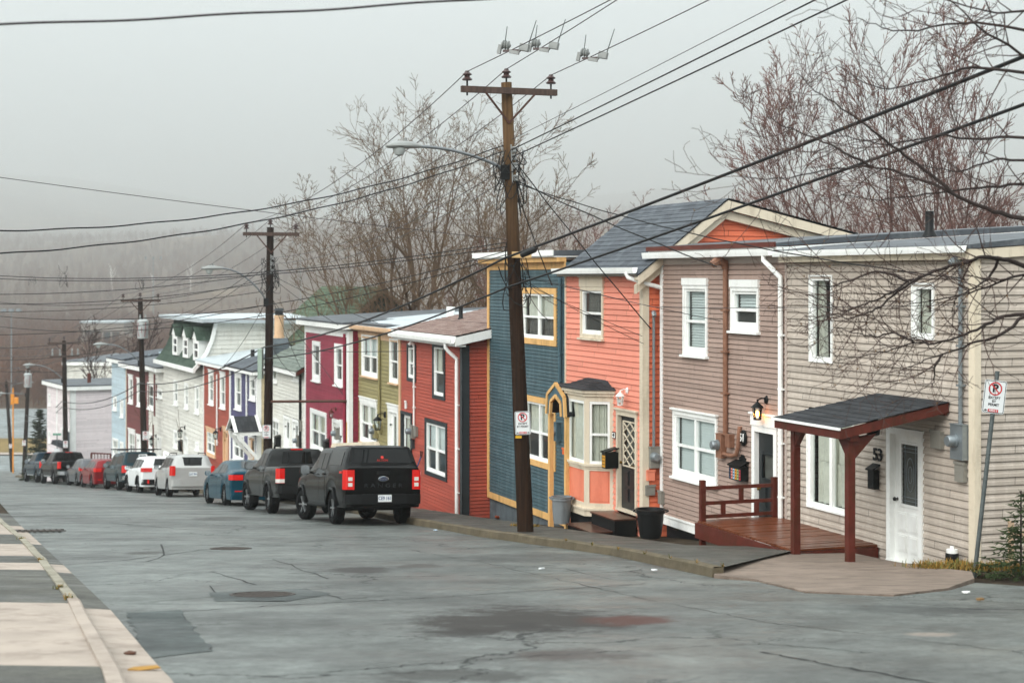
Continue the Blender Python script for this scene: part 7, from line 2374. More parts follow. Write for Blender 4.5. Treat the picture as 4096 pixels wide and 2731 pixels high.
# wires crossing the street to the left and out of the picture
wire('heavy twisted cable crossing the very top left of the sky', [at(-60, 60, 12), at(1190, -8, 13.5)], .0095, .12, WIREM, .006, n=60)
a1_ = p1['at'](z_at(335, 32.2)) - EU * .12
wire('upper twisted service drop from the nearest pole across the street to the left', [a1_, at(-40, 530, 25)], .012, .95, CABLE, .008, n=60)
wire('lower twisted service drop from the nearest pole across the street to the left', [p1['at'](z_at(348, 32.2)) - EU * .12, at(-40, 585, 24)], .012, .8, CABLE, .008, n=60)
wire('thin straight wire sloping down from the left sky to the nearest pole', [p1['at'](z_at(552, 32.2)), at(-40, 402, 27)], .006, .1, WIREM)
for k, (y0, yr, yl, Yl, sg, r_) in enumerate(((0, 556, 631, 40, .55, .009), (0, 566, 638, 40, .5, .009), (0, 575, 722, 46, .75, .009), (0, 583, 745, 48, .8, .009))):
    wire(['first', 'second', 'third', 'fourth'][k] + ' drop wire fanning left from beside the cable bundle of the nearest pole', [p1['at'](z_at(yr, 32.2)) - EU * .1, at(-40, yl, Yl)], r_, sg, CABLE)
for k, (yq, yl, Yl, sg, r_) in enumerate(((628, 676, 52, .5, .013), (648, 698, 54, .6, .012), (668, 716, 56, .5, .011), (700, 769, 58, .6, .012), (640, 690, 62, .9, .010))):
    wire(['first', 'second', 'third', 'fourth', 'fifth'][k] + ' drop wire fanning left from the second pole', [p2['at'](z_at(yq, 55.6)) - EU * .1, at(-40, yl, Yl)], r_, sg, CABLE)
for k, (yq, yl, Yl, sg) in enumerate(((760, 800, 88, .6), (790, 826, 90, .6), (835, 850, 92, .5))):
    wire(['first', 'second', 'third'][k] + ' drop wire fanning left from the third pole', [p3['at'](z_at(yq, 84.8)) - EU * .1, at(-40, yl, Yl)], .014, sg, CABLE)
for k, (yq, yl, Yl, sg) in enumerate(((800, 792, 110, .3), (812, 812, 112, .4), (826, 838, 115, .6))):
    wire(['first', 'second', 'third'][k] + ' wire running left from the fourth pole', [p4['at'](z_at(yq, 102.7)) - EU * .1, at(-40, yl, Yl)], .016, sg, WIREG)

# service drops to the houses on the right
def hw_pt(h, c, x, y, out=.1):
    a, z = h.px(c, x, y); return h.M @ Vector((a, -out, z))


HH = {o.name: o for o in bpy.data.objects}
E1 = p1['at'](z_at(372, 32.2)) + EU * .12; E2 = p1['at'](z_at(415, 32.2)) + EU * .12; E3 = p1['at'](z_at(640, 32.2)) + EU * .14
wire('heavy service drop from the nearest pole to the coral house side wall', [E1, HC.near_pt('C', 120, 985)] if hasattr(HC, 'near_pt') else [E1, HC.M @ Vector((HC.W + .1, .12, HC.side('C', 120, 985)[1]))], .012, .25, CABLE, .006, n=50)
H51 = next(o for o in bpy.data.objects if o.name == 'taupe_house')
def wpt(px, py, Y): return at(px, py, Y)
wire('heavy service drop from the nearest pole to the taupe house weatherhead', [E2, wpt(1646, 612, 29.6)], .012, .25, CABLE, .006, n=50)
wire('service drop from the nearest pole to the corner of the beige house', [E2 + Vector((0, 0, -.05)), wpt(2215, 640, 23.6)], .010, .5, CABLE, .004, n=50)
wire('loop of thin drop wire from the nearest pole to the blue house window', [E3, wpt(1262, 735, 38)], .007, .6, CABLE)
wire('drop wire from the nearest pole to the blue house downpipe', [E3, wpt(1280, 702, 38.2)], .007, .2, CABLE)
wire('first thin wire from the nearest pole across the coral front', [E3, wpt(1478, 789, 33.4)], .006, .35, CABLE)
wire('second thin wire from the nearest pole across the coral front', [E3 - Vector((0, 0, .06)), wpt(1475, 772, 33.4)], .006, .25, CABLE)
wire('third thin wire from the nearest pole across the coral front to the taupe pipe', [E3 + Vector((0, 0, .05)), wpt(1655, 737, 29.4)], .006, .12, CABLE)
wire('thin wire from the nearest pole to the beige house past the taupe windows', [E3 + Vector((0, 0, .1)), wpt(1500, 705, 28.5), wpt(2190, 700, 23.4)], .005, .1, WIREG)
wire('heavy cable from the nearest pole down to the top of the blue house', [p1['at'](z_at(432, 32.2)) + EU * .1, wpt(1268, 655, 36.5)], .012, .2, CABLE, .005, n=40)
F1 = p2['at'](z_at(640, 55.6)) + EU * .12; F2 = p2['at'](z_at(690, 55.6)) + EU * .12; F3 = p2['at'](z_at(800, 55.6)) + EU * .14
for lab, a, b, sg in (('heavy drop wire from the second pole to the crimson house corner', F1, wpt(792, 755, 53.2), .5), ('drop wire from the second pole to the strut end', F2, wpt(797, 918, 53.9), .0),
                      ('drop wire from the second pole to the white cottage eave', F2, wpt(690, 845, 60.8), .3), ('low loop of wire from the second pole to the white cottage', F3, wpt(692, 862, 60.8), 1.2),
                      ('drop wire from the second pole over the crimson roof to the olive house', F1 + Vector((0, 0, .1)), wpt(868, 742, 51), .3), ('thin wire from the second pole to the red house meter pipe', F3, wpt(935, 806, 47.5), .15),
                      ('drop wire from the second pole to the violet house', p2['at'](z_at(830, 55.6)) - EU * .1, wpt(560, 872, 67.5), .6), ('drop wire from the second pole to the rust house', p2['at'](z_at(690, 55.6)) - EU * .1, wpt(480, 868, 73.5), .5)):
    wire(lab, [a, b], .009, sg, CABLE)
# the rusty sidewalk strut and its guy at the second pole
sp = p2['at'](z_at(922, 55.6)); se = at(797, 921, 53.4)
t = empty('guy_strut', 'rusty horizontal strut pipe from the second pole with a guy wire to the pavement', 'strut', Matrix.Translation(sp))
mb = MB(); mb.tube([Vector((0, 0, 0)), se - sp], .045, 10); mb.build('pipe', RUSTY, t)
gb = at(799, 1040, 53.4)
mb = MB(); mb.tube([se - sp, gb - sp], .012, 6); mb.build('guy_wire', IRON, t)
mb = MB(); mb.tube([(gb - sp) + Vector((0, 0, .2)), (gb - sp) + Vector((0, 0, 1.0))], .05, 8); mb.build('guard', mat('yellow_guard', '#c9922c', .5), t)
# ---------------------------------------------------------------- trees, undergrowth, small things
BARKTAN = mat('tan_bark', '#5f4c3c', .85, vary=.25, vscale=2, dscale=(1, 1, 1))
BARKRED = mat('reddish_bark', '#5a423c', .85, vary=.2, vscale=2)
BARKDK = mat('dark_wet_bark', '#2e2421', .7, vary=.25, vscale=3)
TWIGTAN = mat('tan_twigs', '#66533f', .85, vary=.2)
TWIGRED = mat('reddish_twigs', '#6d5049', .85, vary=.2)
TWIGDK = mat('dark_twigs', '#463530', .75, vary=.2)
BUDS = mat('ochre_buds', '#6e5330', .7, vary=.2)


def grow(mbs, p, d, L, r, lev, rg, P):
    """One branch and, recursively, its children. mbs = (wood, twigs)."""
    n = max(3, int(L / P['seg'][min(lev, len(P['seg']) - 1)]))
    pts = [Vector(p)]; d = Vector(d).normalized(); rs = [r]
    tip = P['tip']
    kids = []
    for i in range(n):
        d = (d + Vector((rg.uniform(-1, 1), rg.uniform(-1, 1), rg.uniform(-1, 1))) * P['wig'][min(lev, len(P['wig']) - 1)] + Vector((0, 0, P['up'][min(lev, len(P['up']) - 1)]))).normalized()
        pts.append(pts[-1] + d * (L / n))
        rr_ = r + (tip - r) * ((i + 1) / n) ** .8
        rs.append(max(tip, rr_))
        if lev < P['levels'] and i >= n * P['bare'][min(lev, len(P['bare']) - 1)]:
            k = P['kids'][min(lev, len(P['kids']) - 1)] / n
            m = int(k) + (1 if rg.random() < k - int(k) else 0)
            for _ in range(m): kids.append((pts[-1].copy(), d.copy(), i / n, rs[-1]))
    mbs[0 if lev < P['woodlev'] else 1].tube(pts, rs, 6 if lev == 0 else (4 if lev < 2 else 3), 0, False)
    for (q, dd, t, rr_) in kids:
        ax = Vector((rg.uniform(-1, 1), rg.uniform(-1, 1), rg.uniform(-1, 1))).cross(dd)
        if ax.length < 1e-3: continue
        ang = R(rg.uniform(*P['ang']))
        nd = Matrix.Rotation(ang, 3, ax.normalized()) @ dd
        grow(mbs, q, nd, L * rg.uniform(*P['len']) * (1.15 - .55 * t), max(tip, min(rr_ * .72, r * .6)), lev + 1, rg, P)


def bare_tree(label, base, stems, P, seed, mats, group='bare trees behind the houses', name='bare_tree', cat='tree'):
    rg = random.Random(seed)
    t = empty(name, label, cat, Matrix.Translation(base), group)
    w, tw = MB(), MB()
    for (d, L, r) in stems: grow((w, tw), (0, 0, 0) if len(stems) < 3 else (rg.uniform(-.2, .2), rg.uniform(-.2, .2), 0), d, L, r, 0, rg, P)
    w.build('trunk', mats[0], t)
    tw.build('crown', mats[1], t)
    return t


PT = dict(seg=(.7, .42, .3, .2), wig=(.11, .17, .2, .2), up=(.02, .05, .06, .05), levels=3, bare=(.3, .14, .08, .1), kids=(16, 12, 10, 4.5), ang=(22, 55), len=(.3, .46), tip=.0085, woodlev=2)
def gpos(x, Y): X = (x - XC) / F * Y; return Vector((X, Y, gz(X, Y)))
bare_tree('big tan bare tree spreading above the olive and red houses', gpos(960, 70), [((-.28, 0, 1), 12.6, .22), ((-.14, .1, 1), 14.0, .26), ((.06, -.1, 1), 14.4, .24), ((.24, .1, 1), 13.0, .2), ((-.40, .1, 1), 11.6, .17), ((.36, -.1, 1), 11.6, .16)], PT, 11, (BARKTAN, TWIGTAN))
bare_tree('tan bare tree between the big one and the nearest pole', gpos(1120, 64), [((-.15, 0, 1), 12.0, .2), ((.06, .1, 1), 12.8, .2), ((.2, 0, 1), 11.2, .16)], PT, 5, (BARKTAN, TWIGTAN))
bare_tree('tan bare tree leaning over the green roof, left of the big one', gpos(868, 73), [((-.42, 0, 1), 10.6, .16), ((-.2, .1, 1), 11.8, .18), ((.02, -.1, 1), 12.0, .17), ((.2, .1, 1), 11.4, .15)], dict(PT, kids=(12, 11, 9, 4)), 14, (BARKTAN, TWIGTAN))
bare_tree('tan bare tree right behind the faded shingle roof', gpos(1035, 67), [((-.3, 0, 1), 11.4, .16), ((-.05, .1, 1), 12.4, .18), ((.16, -.1, 1), 12.0, .17)], dict(PT, kids=(12, 11, 9, 4)), 17, (BARKTAN, TWIGTAN))
PB_ = dict(PT, levels=3, kids=(18, 11, 6), len=(.26, .44), wig=(.08, .14, .22, .3), ang=(18, 45), up=(.03, .08, .08, .05), tip=.0105)
for k, (x, Y, hh, lab) in enumerate(((1245, 66, 8.6, 'reddish bare tree just right of the nearest pole'), (1330, 62, 8.2, 'reddish bare tree behind the ridge of the blue house'), (1400, 70, 9.2, 'reddish bare tree left of the slate gable roof'), (1490, 78, 10.4, 'hazy bare tree with umbel tips above the slate roof'), (1190, 74, 9.0, 'reddish bare tree half hidden by the nearest pole'))):
    bare_tree(lab, gpos(x, Y), [((-.2, 0, 1), hh, .13), ((.02, .1, 1), hh * 1.05, .14), ((.22, 0, 1), hh * .95, .12), ((-.4, 0, 1), hh * .85, .1), ((.4, 0, 1), hh * .85, .1)], PB_, 30 + k, (BARKRED, TWIGRED))
PC = dict(PT, levels=3, kids=(20, 15, 10, 3.2), wig=(.06, .11, .15, .2), ang=(18, 42), len=(.28, .44), up=(.02, .05, .06, .04), tip=.0078, bare=(.42, .2, .15, .1))
bare_tree('tall fan-shaped bare tree behind the roof of the beige house', gpos(2110, 46), [((-.45, 0, 1), 10.6, .12), ((-.34, .1, 1), 11.4, .13), ((-.14, 0, 1), 11.4, .13), ((.04, .1, 1), 11.0, .12), ((.22, 0, 1), 10.6, .11), ((-.58, 0, 1), 10.0, .1)], PC, 21, (BARKRED, TWIGRED))
bare_tree('tall bare tree behind the right end of the beige house roof', gpos(2330, 44), [((-.3, 0, 1), 10.4, .12), ((-.05, .1, 1), 10.8, .12), ((.2, 0, 1), 10.2, .11)], PC, 22, (BARKRED, TWIGRED))
for k, (x, Y, hh, lab) in enumerate(((1960, 56, 7.4, 'low reddish thicket tree behind the coral gable end'), (2120, 54, 7.6, 'low reddish thicket tree behind the middle of the beige roof'), (2230, 57, 8.2, 'low reddish thicket tree behind the right part of the beige roof'), (2340, 54, 8.2, 'low reddish thicket tree at the right edge above the roof'), (1840, 60, 7.4, 'low reddish thicket tree left of the roof vent'))):
    bare_tree(lab, gpos(x, Y), [((-.25, 0, 1), hh, .09), ((.0, .1, 1), hh * 1.05, .1), ((.25, 0, 1), hh, .09), ((-.5, 0, 1), hh * .9, .08), ((.5, 0, 1), hh * .9, .08)], PB_, 50 + k, (BARKRED, TWIGRED))
bare_tree('dark twiggy bare tree behind the pale blue and pink houses', gpos(262, 116), [((-.3, 0, 1), 9.0, .16), ((.1, 0, 1), 9.5, .17), ((.4, 0, 1), 8.5, .14)], dict(PB_, tip=.016), 61, (BARKDK, TWIGDK))
for k, (x, Y, lab) in enumerate(((427, 79.2, 'thin bare sapling in front of the white mansard house'), (357, 85.5, 'spindly bare shrub at the left corner of the mansard house'))):
    bare_tree(lab, gpos(x, Y) + Vector((0, 0, .1)), [((-.15, 0, 1), 3.4, .03), ((.1, 0, 1), 3.8, .03), ((.25, 0, 1), 3.2, .025)], dict(PB_, levels=1, kids=(3, 2), tip=.009), 70 + k, (BARKTAN, TWIGTAN), 'bare saplings on the pavement', 'bare_sapling')

# foreground tree: trunk just outside the right edge, limbs reaching across the beige house
LIMBS = [
    ('X', 16.4, .075, [(2600, 1330), (2040, 1195), (1830, 1140), (1640, 1045), (1440, 965), (1220, 910), (950, 930), (690, 975), (500, 958)]),
    ('X', 16.2, .04, [(1640, 1045), (1500, 925), (1350, 820), (1180, 690), (1000, 560), (880, 480), (800, 400)]),
    ('X', 16.0, .05, [(2600, 520), (2040, 400), (1750, 372), (1560, 425), (1350, 480), (1180, 455), (1020, 358)]),
    ('X', 15.6, .05, [(2600, 700), (2040, 300), (1800, 150), (1650, 10), (1540, -90)]),
    ('X', 15.8, .045, [(2600, 330), (2040, 160), (1700, 125), (1400, 172), (1260, 150), (1130, 98)]),
    ('X', 16.1, .045, [(2600, 820), (2040, 750), (1800, 762), (1560, 742), (1300, 790), (1080, 745), (900, 735)]),
    ('X', 15.9, .03, [(1220, 910), (1060, 830), (900, 755), (740, 690), (640, 640)]),
    ('X', 16.3, .04, [(2600, 900), (2040, 870), (1850, 880), (1700, 930), (1560, 915), (1420, 890)]),
    ('X', 16.6, .05, [(2600, 1080), (2040, 1010), (1800, 1030), (1500, 1060), (1250, 1090), (1040, 1060)]),
    ('X', 15.5, .04, [(2600, 100), (2040, 60), (1860, 70), (1600, -10), (1500, -60)]),
    ('A', 17.2, .07, [(2900, 420), (2231, 150), (2000, 72), (1850, 62), (1700, 112), (1420, 190), (1200, 280), (1000, 400), (800, 482), (600, 540), (430, 455), (330, 400)]),
    ('A', 17.0, .055, [(2900, 760), (2231, 582), (2050, 600), (1900, 662), (1700, 762), (1430, 836), (1250, 828), (1000, 905), (800, 950), (560, 985)]),
    ('A', 16.8, .04, [(2231, 595), (2000, 770), (1750, 842), (1500, 935), (1300, 1000), (1150, 1060)]),
    ('A', 17.1, .03, [(1420, 190), (1150, 330), (980, 480), (830, 560), (640, 610), (480, 580), (300, 625)]),
    ('A', 17.0, .03, [(1200, 280), (900, 200), (600, 300), (420, 330), (260, 290)]),
    ('A', 16.9, .03, [(1250, 828), (1170, 790), (1050, 740), (900, 770), (720, 740), (560, 700)]),
    ('A', 16.9, .025, [(1500, 935), (1420, 1050), (1430, 1150), (1400, 1230)]),
    ('A', 17.3, .04, [(2900, 300), (2231, 230), (2000, 300), (1750, 380), (1450, 440), (1250, 480), (1050, 520)]),
    ('A', 17.2, .035, [(2000, 72), (1930, 230), (1850, 300), (1640, 420), (1580, 560)]),
]
trunk_px = 2760
rg = random.Random(4)
t = empty('foreground_tree', 'dark budding bare tree whose limbs reach in from the right edge across the beige house', 'tree', Matrix.Translation(Vector(((trunk_px - XC) / F * 16.6, 16.6, gz(0, 16.6)))))
Ti = t.matrix_world.inverted()
w, tw, bd = MB(), MB(), MB()
PF = dict(seg=(.16, .12, .09), wig=(.16, .26, .34), up=(.012, .02, .03), levels=3, bare=(.05, .1, .1), kids=(5, 3.2, 2.0), ang=(25, 60), len=(.36, .58), tip=.0027, woodlev=0)


def smooth(ps, k=4):
    out = []
    for i in range(len(ps) - 1):
        p0, p1_, p2_, p3_ = ps[max(i - 1, 0)], ps[i], ps[i + 1], ps[min(i + 2, len(ps) - 1)]
        for j in range(k):
            u = j / k
            out.append(.5 * ((2 * p1_) + (p2_ - p0) * u + (2 * p0 - 5 * p1_ + 4 * p2_ - p3_) * u * u + (3 * p1_ - p0 - 3 * p2_ + p3_) * u ** 3))
    out.append(ps[-1]); return out


tips = []
for c, Y, r0, ps in LIMBS:
    P3 = []
    for i, (x, y) in enumerate(ps):
        u, v = pv(c, x, y)
        P3.append(Ti @ at(u, v, Y + .5 * math.sin(i * 1.3 + Y * 7) * (i / len(ps))))
    if ps[0][0] > 2550: P3.insert(0, Vector((0, 0, max(.8, P3[0].z - .5))))
    S = smooth(P3)
    n = len(S)
    rs = [r0 * (1 - i / (n - 1)) ** 1.35 * .4 + .004 for i in range(n)]
    w.tube([p + Vector((rg.uniform(-1, 1), rg.uniform(-1, 1), rg.uniform(-1, 1))) * (.012 if 0 < i < n - 1 else 0) for i, p in enumerate(S)], rs, 7, 0, False)
    for i in range(int(n * .3), n):
        d = (S[min(i + 1, n - 1)] - S[max(i - 1, 0)]).normalized()
        for _ in range(2 if rg.random() < .35 else 1):
            if rg.random() < .42: continue
            ax = Vector((rg.uniform(-.4, .4), 1 * rg.choice((-1, 1)), rg.uniform(-.4, .4))).normalized()
            nd = Matrix.Rotation(R(rg.uniform(25, 65)), 3, ax) @ d
            grow((w, tw), S[i], nd, rg.uniform(.35, .95), min(rs[i] * .6, .008), 1, rg, PF)
# buds at twig tips
for k in range(0, len(tw.v), 23):
    if rg.random() < .22:
        p = Vector(tw.v[k]); s_ = rg.uniform(.008, .014)
        bd.tube([p, p + Vector((rg.uniform(-.5, .5), rg.uniform(-.3, .3), 1)) * s_ * 1.8], [s_ * .55, s_ * .2], 4)
mbt = MB(); mbt.tube([(0, 0, -.2), (.03, 0, 1.5), (-.02, .05, 3.2), (.05, 0, 5.2), (0, .1, 7.2)], [.24, .2, .17, .13, .07], 12)
mbt.build('trunk', BARKDK, t); w.build('limbs', BARKDK, t); tw.build('crown', TWIGDK, t); bd.build('buds', BUDS, t)['kind'] = 'stuff'


# conifers
NEEDLE = mat('spruce_needles', '#2f3a26', .8, vary=.4, vscale=4)
NEEDLE2 = mat('young_spruce_needles', '#3c4a2c', .8, vary=.4, vscale=6)


def spruce(label, base, H, Rm, seed, m, nb=46, group='spruces', card=.16):
    rg = random.Random(seed)
    t = empty('spruce', label, 'tree', Matrix.Translation(base), group)
    mb = MB(); mb.tube([(0, 0, -.1), (0, 0, H)], [.06 * H / 4, .01], 7); mb.build('trunk', BARKDK, t)
    mb = MB()
    for k in range(nb):
        f = (k + .5) / nb
        z = H * (.04 + .93 * f); L = Rm * (1 - f) ** .85 * rg.uniform(.7, 1.12) + .05
        for q in range(5 if f < .8 else 3):
            a = rg.uniform(0, 6.283)
            d = Vector((math.cos(a), math.sin(a), -.16 + .35 * f))
            tipv = Vector((0, 0, z)) + d * L
            ns = max(3, int(L / (card * .55)))
            for i in range(ns):
                u = (i + .6) / ns
                c = Vector((0, 0, z)) + d * (L * u) + Vector((0, 0, -.1 * L * math.sin(u * 3)))
                for _ in range(3):
                    aa = rg.uniform(0, 6.283)
                    v = (Vector((math.cos(aa), math.sin(aa), rg.uniform(-.6, .35))) + d * .7).normalized() * card * rg.uniform(.6, 1.2)
                    s_ = v.cross(Vector((0, 0, 1))).normalized() * card * .13
                    mb.face([c - s_, c + s_, c + v])
                    mb.face([c - Vector((0, 0, card * .1)), c + Vector((0, 0, card * .1)), c + v])
    mb.build('crown', m, t)
    return t


spruce('dark spruce at the left beside the pink house', gpos(90, 111), 4.9, 1.35, 3, NEEDLE, 50, card=.3)
spruce('small young spruce at the right edge in front of the beige side wall', gp(2345, 1325), 1.15, .55, 8, NEEDLE2, 16, card=.1)
# cut stakes of an old fence by the right edge
t = empty('stake_fence', 'two pale wooden fence stakes with a short rail by the beige side wall', 'fence', Matrix.Translation(gp(2322, 1316)))
STAKE = mat('pale_stake_wood', '#b59c83', .75, vary=.2, vscale=5)
for x in (0, .22):
    mb = MB(); mb.box(x - .035, x + .035, -.03, .03, -.1, .72 + x * .1); mb.build('stake', STAKE, t)
mb = MB(); mb.box(.036, .185, -.02, .02, .5, .58); mb.build('rail', STAKE, t)

# grass tufts
GRASSY = mat('straw_grass', '#8b6a2c', .8, vary=.4, vscale=5)
GRASSG = mat('green_grass', '#5b6030', .8, vary=.4, vscale=5)


def tufts(name, spots, m, m2, seed, blades=260, h=.16, spread=.3):
    rg = random.Random(seed); mb = MB()
    for (p, sc_) in spots:
        for _ in range(int(blades * sc_)):
            a = rg.uniform(0, 6.283); q = abs(rg.gauss(0, 1)) * spread * sc_
            b = Vector((p[0] + math.cos(a) * q, p[1] + math.sin(a) * q, 0)); b.z = gz(b.x, b.y) + (p[2] if len(p) > 2 else .1)
            hh = h * rg.uniform(.4, 1.2); d = Vector((rg.uniform(-1, 1), rg.uniform(-1, 1), rg.uniform(.2, 1.1))).normalized()
            s_ = d.cross(Vector((0, 0, 1))).normalized() * .006
            mid = b + d * hh * .6 + Vector((0, 0, hh * .2)); tip_ = b + d * hh + Vector((0, 0, -hh * .05))
            k = 0 if rg.random() < .65 else 1
            mb.face([b - s_, b + s_, mid + s_ * .7, mid - s_ * .7], k); mb.face([mid - s_ * .7, mid + s_ * .7, tip_], k)
    return tag(mb.build(name, [m, m2]), kind='stuff')


sp_ = []
for k in range(15):
    x = 2120 + k * 17; sp_.append(((*vp(x, 1313 + 4 * math.sin(k) + k * .4), .05), .75))
tag(tufts('grass', sp_, GRASSY, GRASSG, 2, 230, .15, .2), 'strip of straw coloured grass along the corner of the beige house', 'grass')
sp_ = [((*vp(1207 + dx, 1223 + dy), .14), .5) for dx, dy in ((-24, 0), (-8, 3), (10, 3), (26, 2))] + [((*vp(x, y), .14), .35) for x, y in ((1640, 1236), (1660, 1240), (1700, 1250), (1725, 1262), (1560, 1232), (1395, 1207), (975, 1145), (990, 1150), (1040, 1150), (1060, 1150))] + \
      [((*vp(1300 + k * 60, 1262 + k * 11), .15), .06) for k in range(7)] + [((*along(OPX, y), .1), .2) for y in (1252, 1304, 1372, 1398)]
tag(tufts('grass', sp_, GRASSY, GRASSG, 3, 200, .075, .13), 'scattered straw grass tufts at pole foot, kerbs and house bases', 'grass')


# woods on the hillside: one mass of slim bare trees; the pale birches that stand out are things of their own
def bare_variant(seed, nb):
    rg = random.Random(seed); mb = MB()
    mb.tube([(0, 0, -.05), (rg.uniform(-.03, .03), 0, .5), (rg.uniform(-.05, .05), rg.uniform(-.05, .05), 1)], [.009, .006, .002], 3, 0, False, False)
    for k in range(nb):
        z = rg.uniform(.1, .92); a = rg.uniform(0, 6.283); L = rg.uniform(.16, .4) * (1.15 - z * .7)
        d = Vector((math.cos(a) * .6, math.sin(a) * .6, rg.uniform(.5, 1.1))).normalized()
        b = Vector((0, 0, z)); mb.tube([b, b + d * L * .5, b + d * L + Vector((0, 0, .05))], [.0055, .0042, .002], 3, 0, False, False)
    return mb


import numpy as np
VAR = [bare_variant(100 + k, 40) for k in range(6)]
VARS = [(np.array(v.v, dtype=np.float32), np.array(v.f, dtype=np.int32)) for v in VAR]


def forest(name, spots, m, seed):
    rg = random.Random(seed); vs_, fs_ = [], []; off = 0
    for (x, y, h) in spots:
        v, f = rg.choice(VARS); a = rg.uniform(0, 6.283); c, s_ = math.cos(a), math.sin(a)
        w_ = rg.uniform(1.3, 2.5)
        q = np.empty_like(v)
        q[:, 0] = (v[:, 0] * c - v[:, 1] * s_) * h * w_ + x; q[:, 1] = (v[:, 0] * s_ + v[:, 1] * c) * h * w_ + y; q[:, 2] = v[:, 2] * h + TZ(x, y)
        vs_.append(q); fs_.append(f + off); off += len(v)
    V_ = np.concatenate(vs_); F_ = np.concatenate(fs_)
    me = bpy.data.meshes.new(name); me.vertices.add(len(V_)); me.vertices.foreach_set('co', V_.ravel())
    me.loops.add(F_.size); me.loops.foreach_set('vertex_index', F_.ravel())
    me.polygons.add(len(F_)); me.polygons.foreach_set('loop_start', np.arange(0, F_.size, 4, dtype=np.int32)); me.polygons.foreach_set('loop_total', np.full(len(F_), 4, dtype=np.int32))
    me.materials.append(m); me.update(calc_edges=True); me.validate()
    o = bpy.data.objects.new(name, me); COL.objects.link(o)
    return o


rg = random.Random(9); spots = []
while len(spots) < 13000:
    Y = 275 * (5200 / 275) ** (rg.random() ** .9); xf = rg.uniform(-.33, .34)
    if xf > .02 and rg.random() < .6: continue
    X = xf * Y
    clear = math.sin(X * .011 + Y * .003) + math.sin(Y * .007 + 2.0)
    if clear > 1.25 and rg.random() < .8: continue
    spots.append((X, Y, rg.uniform(3.2, 7.5) * (1 + .9 * min(1, Y / 2500))))
HILLW = mat('hillside_bare_wood', '#66432f', .9, vary=.25, vscale=.03)
o = forest('woods', spots, HILLW, 1)
tag(o, 'hazy mass of bare woods covering the hillside', 'woods', kind='stuff')
BIRCH = mat('white_birch_bark', '#cfcbc4', .7, vary=.15)
for k, (x, y, hh) in enumerate(((255, 655, 60), (435, 660, 62), (352, 665, 40), (870, 640, 70), (905, 650, 70), (880, 700, 60), (1165, 560, 10), (700, 470, 50), (735, 455, 60), (560, 465, 45), (640, 468, 40), (1195, 690, 90))):
    pass
BPX = [(258, 668, 58, 'forked white birch trunk on the hillside above the left wires'), (352, 672, 40, 'short white birch left of the forked pair on the hill'), (437, 668, 62, 'leaning white birch in the middle of the hill'),
       (898, 672, 70, 'tall white birch left of the big tan tree'), (916, 690, 60, 'white birch behind the crown edge of the big tan tree'), (862, 640, 45, 'slim white birch right of the second pole'),
       (706, 485, 48, 'faint white birch high on the hill in the fog'), (742, 478, 60, 'second faint white birch high in the fog'), (560, 470, 42, 'faint pale trunk in the fog left of the second pole'), (660, 560, 40, 'pale dead trunk just right of the second pole top')]
for k, (x, y, hp_, lab) in enumerate(BPX):
    lo, hi = 275.0, 4000.0
    for _ in range(40):
        mid = (lo + hi) / 2; Xm = (x - XC) / F * mid
        if TZ(Xm, mid) < (YH - y) / F * mid: lo = mid
        else: hi = mid
    Y = min(lo, 2000); X = (x - XC) / F * Y; hgt = hp_ / F * Y
    rgk = random.Random(200 + k)
    t = empty('birch_tree', lab, 'tree', Matrix.Translation((X, Y, TZ(X, Y))), 'pale birches on the hillside')
    r_ = max(.12, Y * .00045)
    mb = MB(); mb.tube([(0, 0, 0), (rgk.uniform(-.05, .05) * hgt, 0, hgt * .5), (rgk.uniform(-.12, .12) * hgt, 0, hgt)], [r_, r_ * .8, r_ * .3], 5); mb.build('trunk', BIRCH, t)
    mb = MB()
    for q in range(5):
        z = hgt * rgk.uniform(.35, .8); L = hgt * rgk.uniform(.2, .4); s_ = rgk.choice((-1, 1))
        mb.tube([(0, 0, z), (s_ * L * .35, 0, z + L * .7), (s_ * L * .45, 0, z + L)], [r_ * .5, r_ * .35, r_ * .15], 4)
    mb.build('crown', BIRCH, t)
MASTM = mat('mast_grey', '#7d8487', .5, vary=.05)
# floodlight masts by the playing field
for k, (x, y0, y1, Y, lab) in enumerate(((26, 940, 716, 265, 'faint floodlight mast standing in the valley at the far left'), (352, 700, 596, 700, 'thin pale mast high on the hillside'), (690, 620, 560, 800, 'distant pale mast behind the second pole'))):
    a = at(x, y0, Y); b = at(x, y1, Y)
    t = empty('light_mast', lab, 'mast', Matrix.Translation((a.x, Y, min(a.z, TZ(a.x, Y)))), 'masts in the fog')
    hgt = b.z - min(a.z, TZ(a.x, Y))
    mb = MB(); mb.tube([(0, 0, 0), (0, 0, hgt)], [.11 * Y / 265, .07 * Y / 265], 6); mb.build('mast', MASTM, t)
    mb = MB()
    for q in (-1, 0, 1): mb.box(q * 1.2 * Y / 265 - .4, q * 1.2 * Y / 265 + .4, -.2, .2, hgt, hgt + .5 * Y / 265)
    mb.build('lamp_head', MASTM, t)

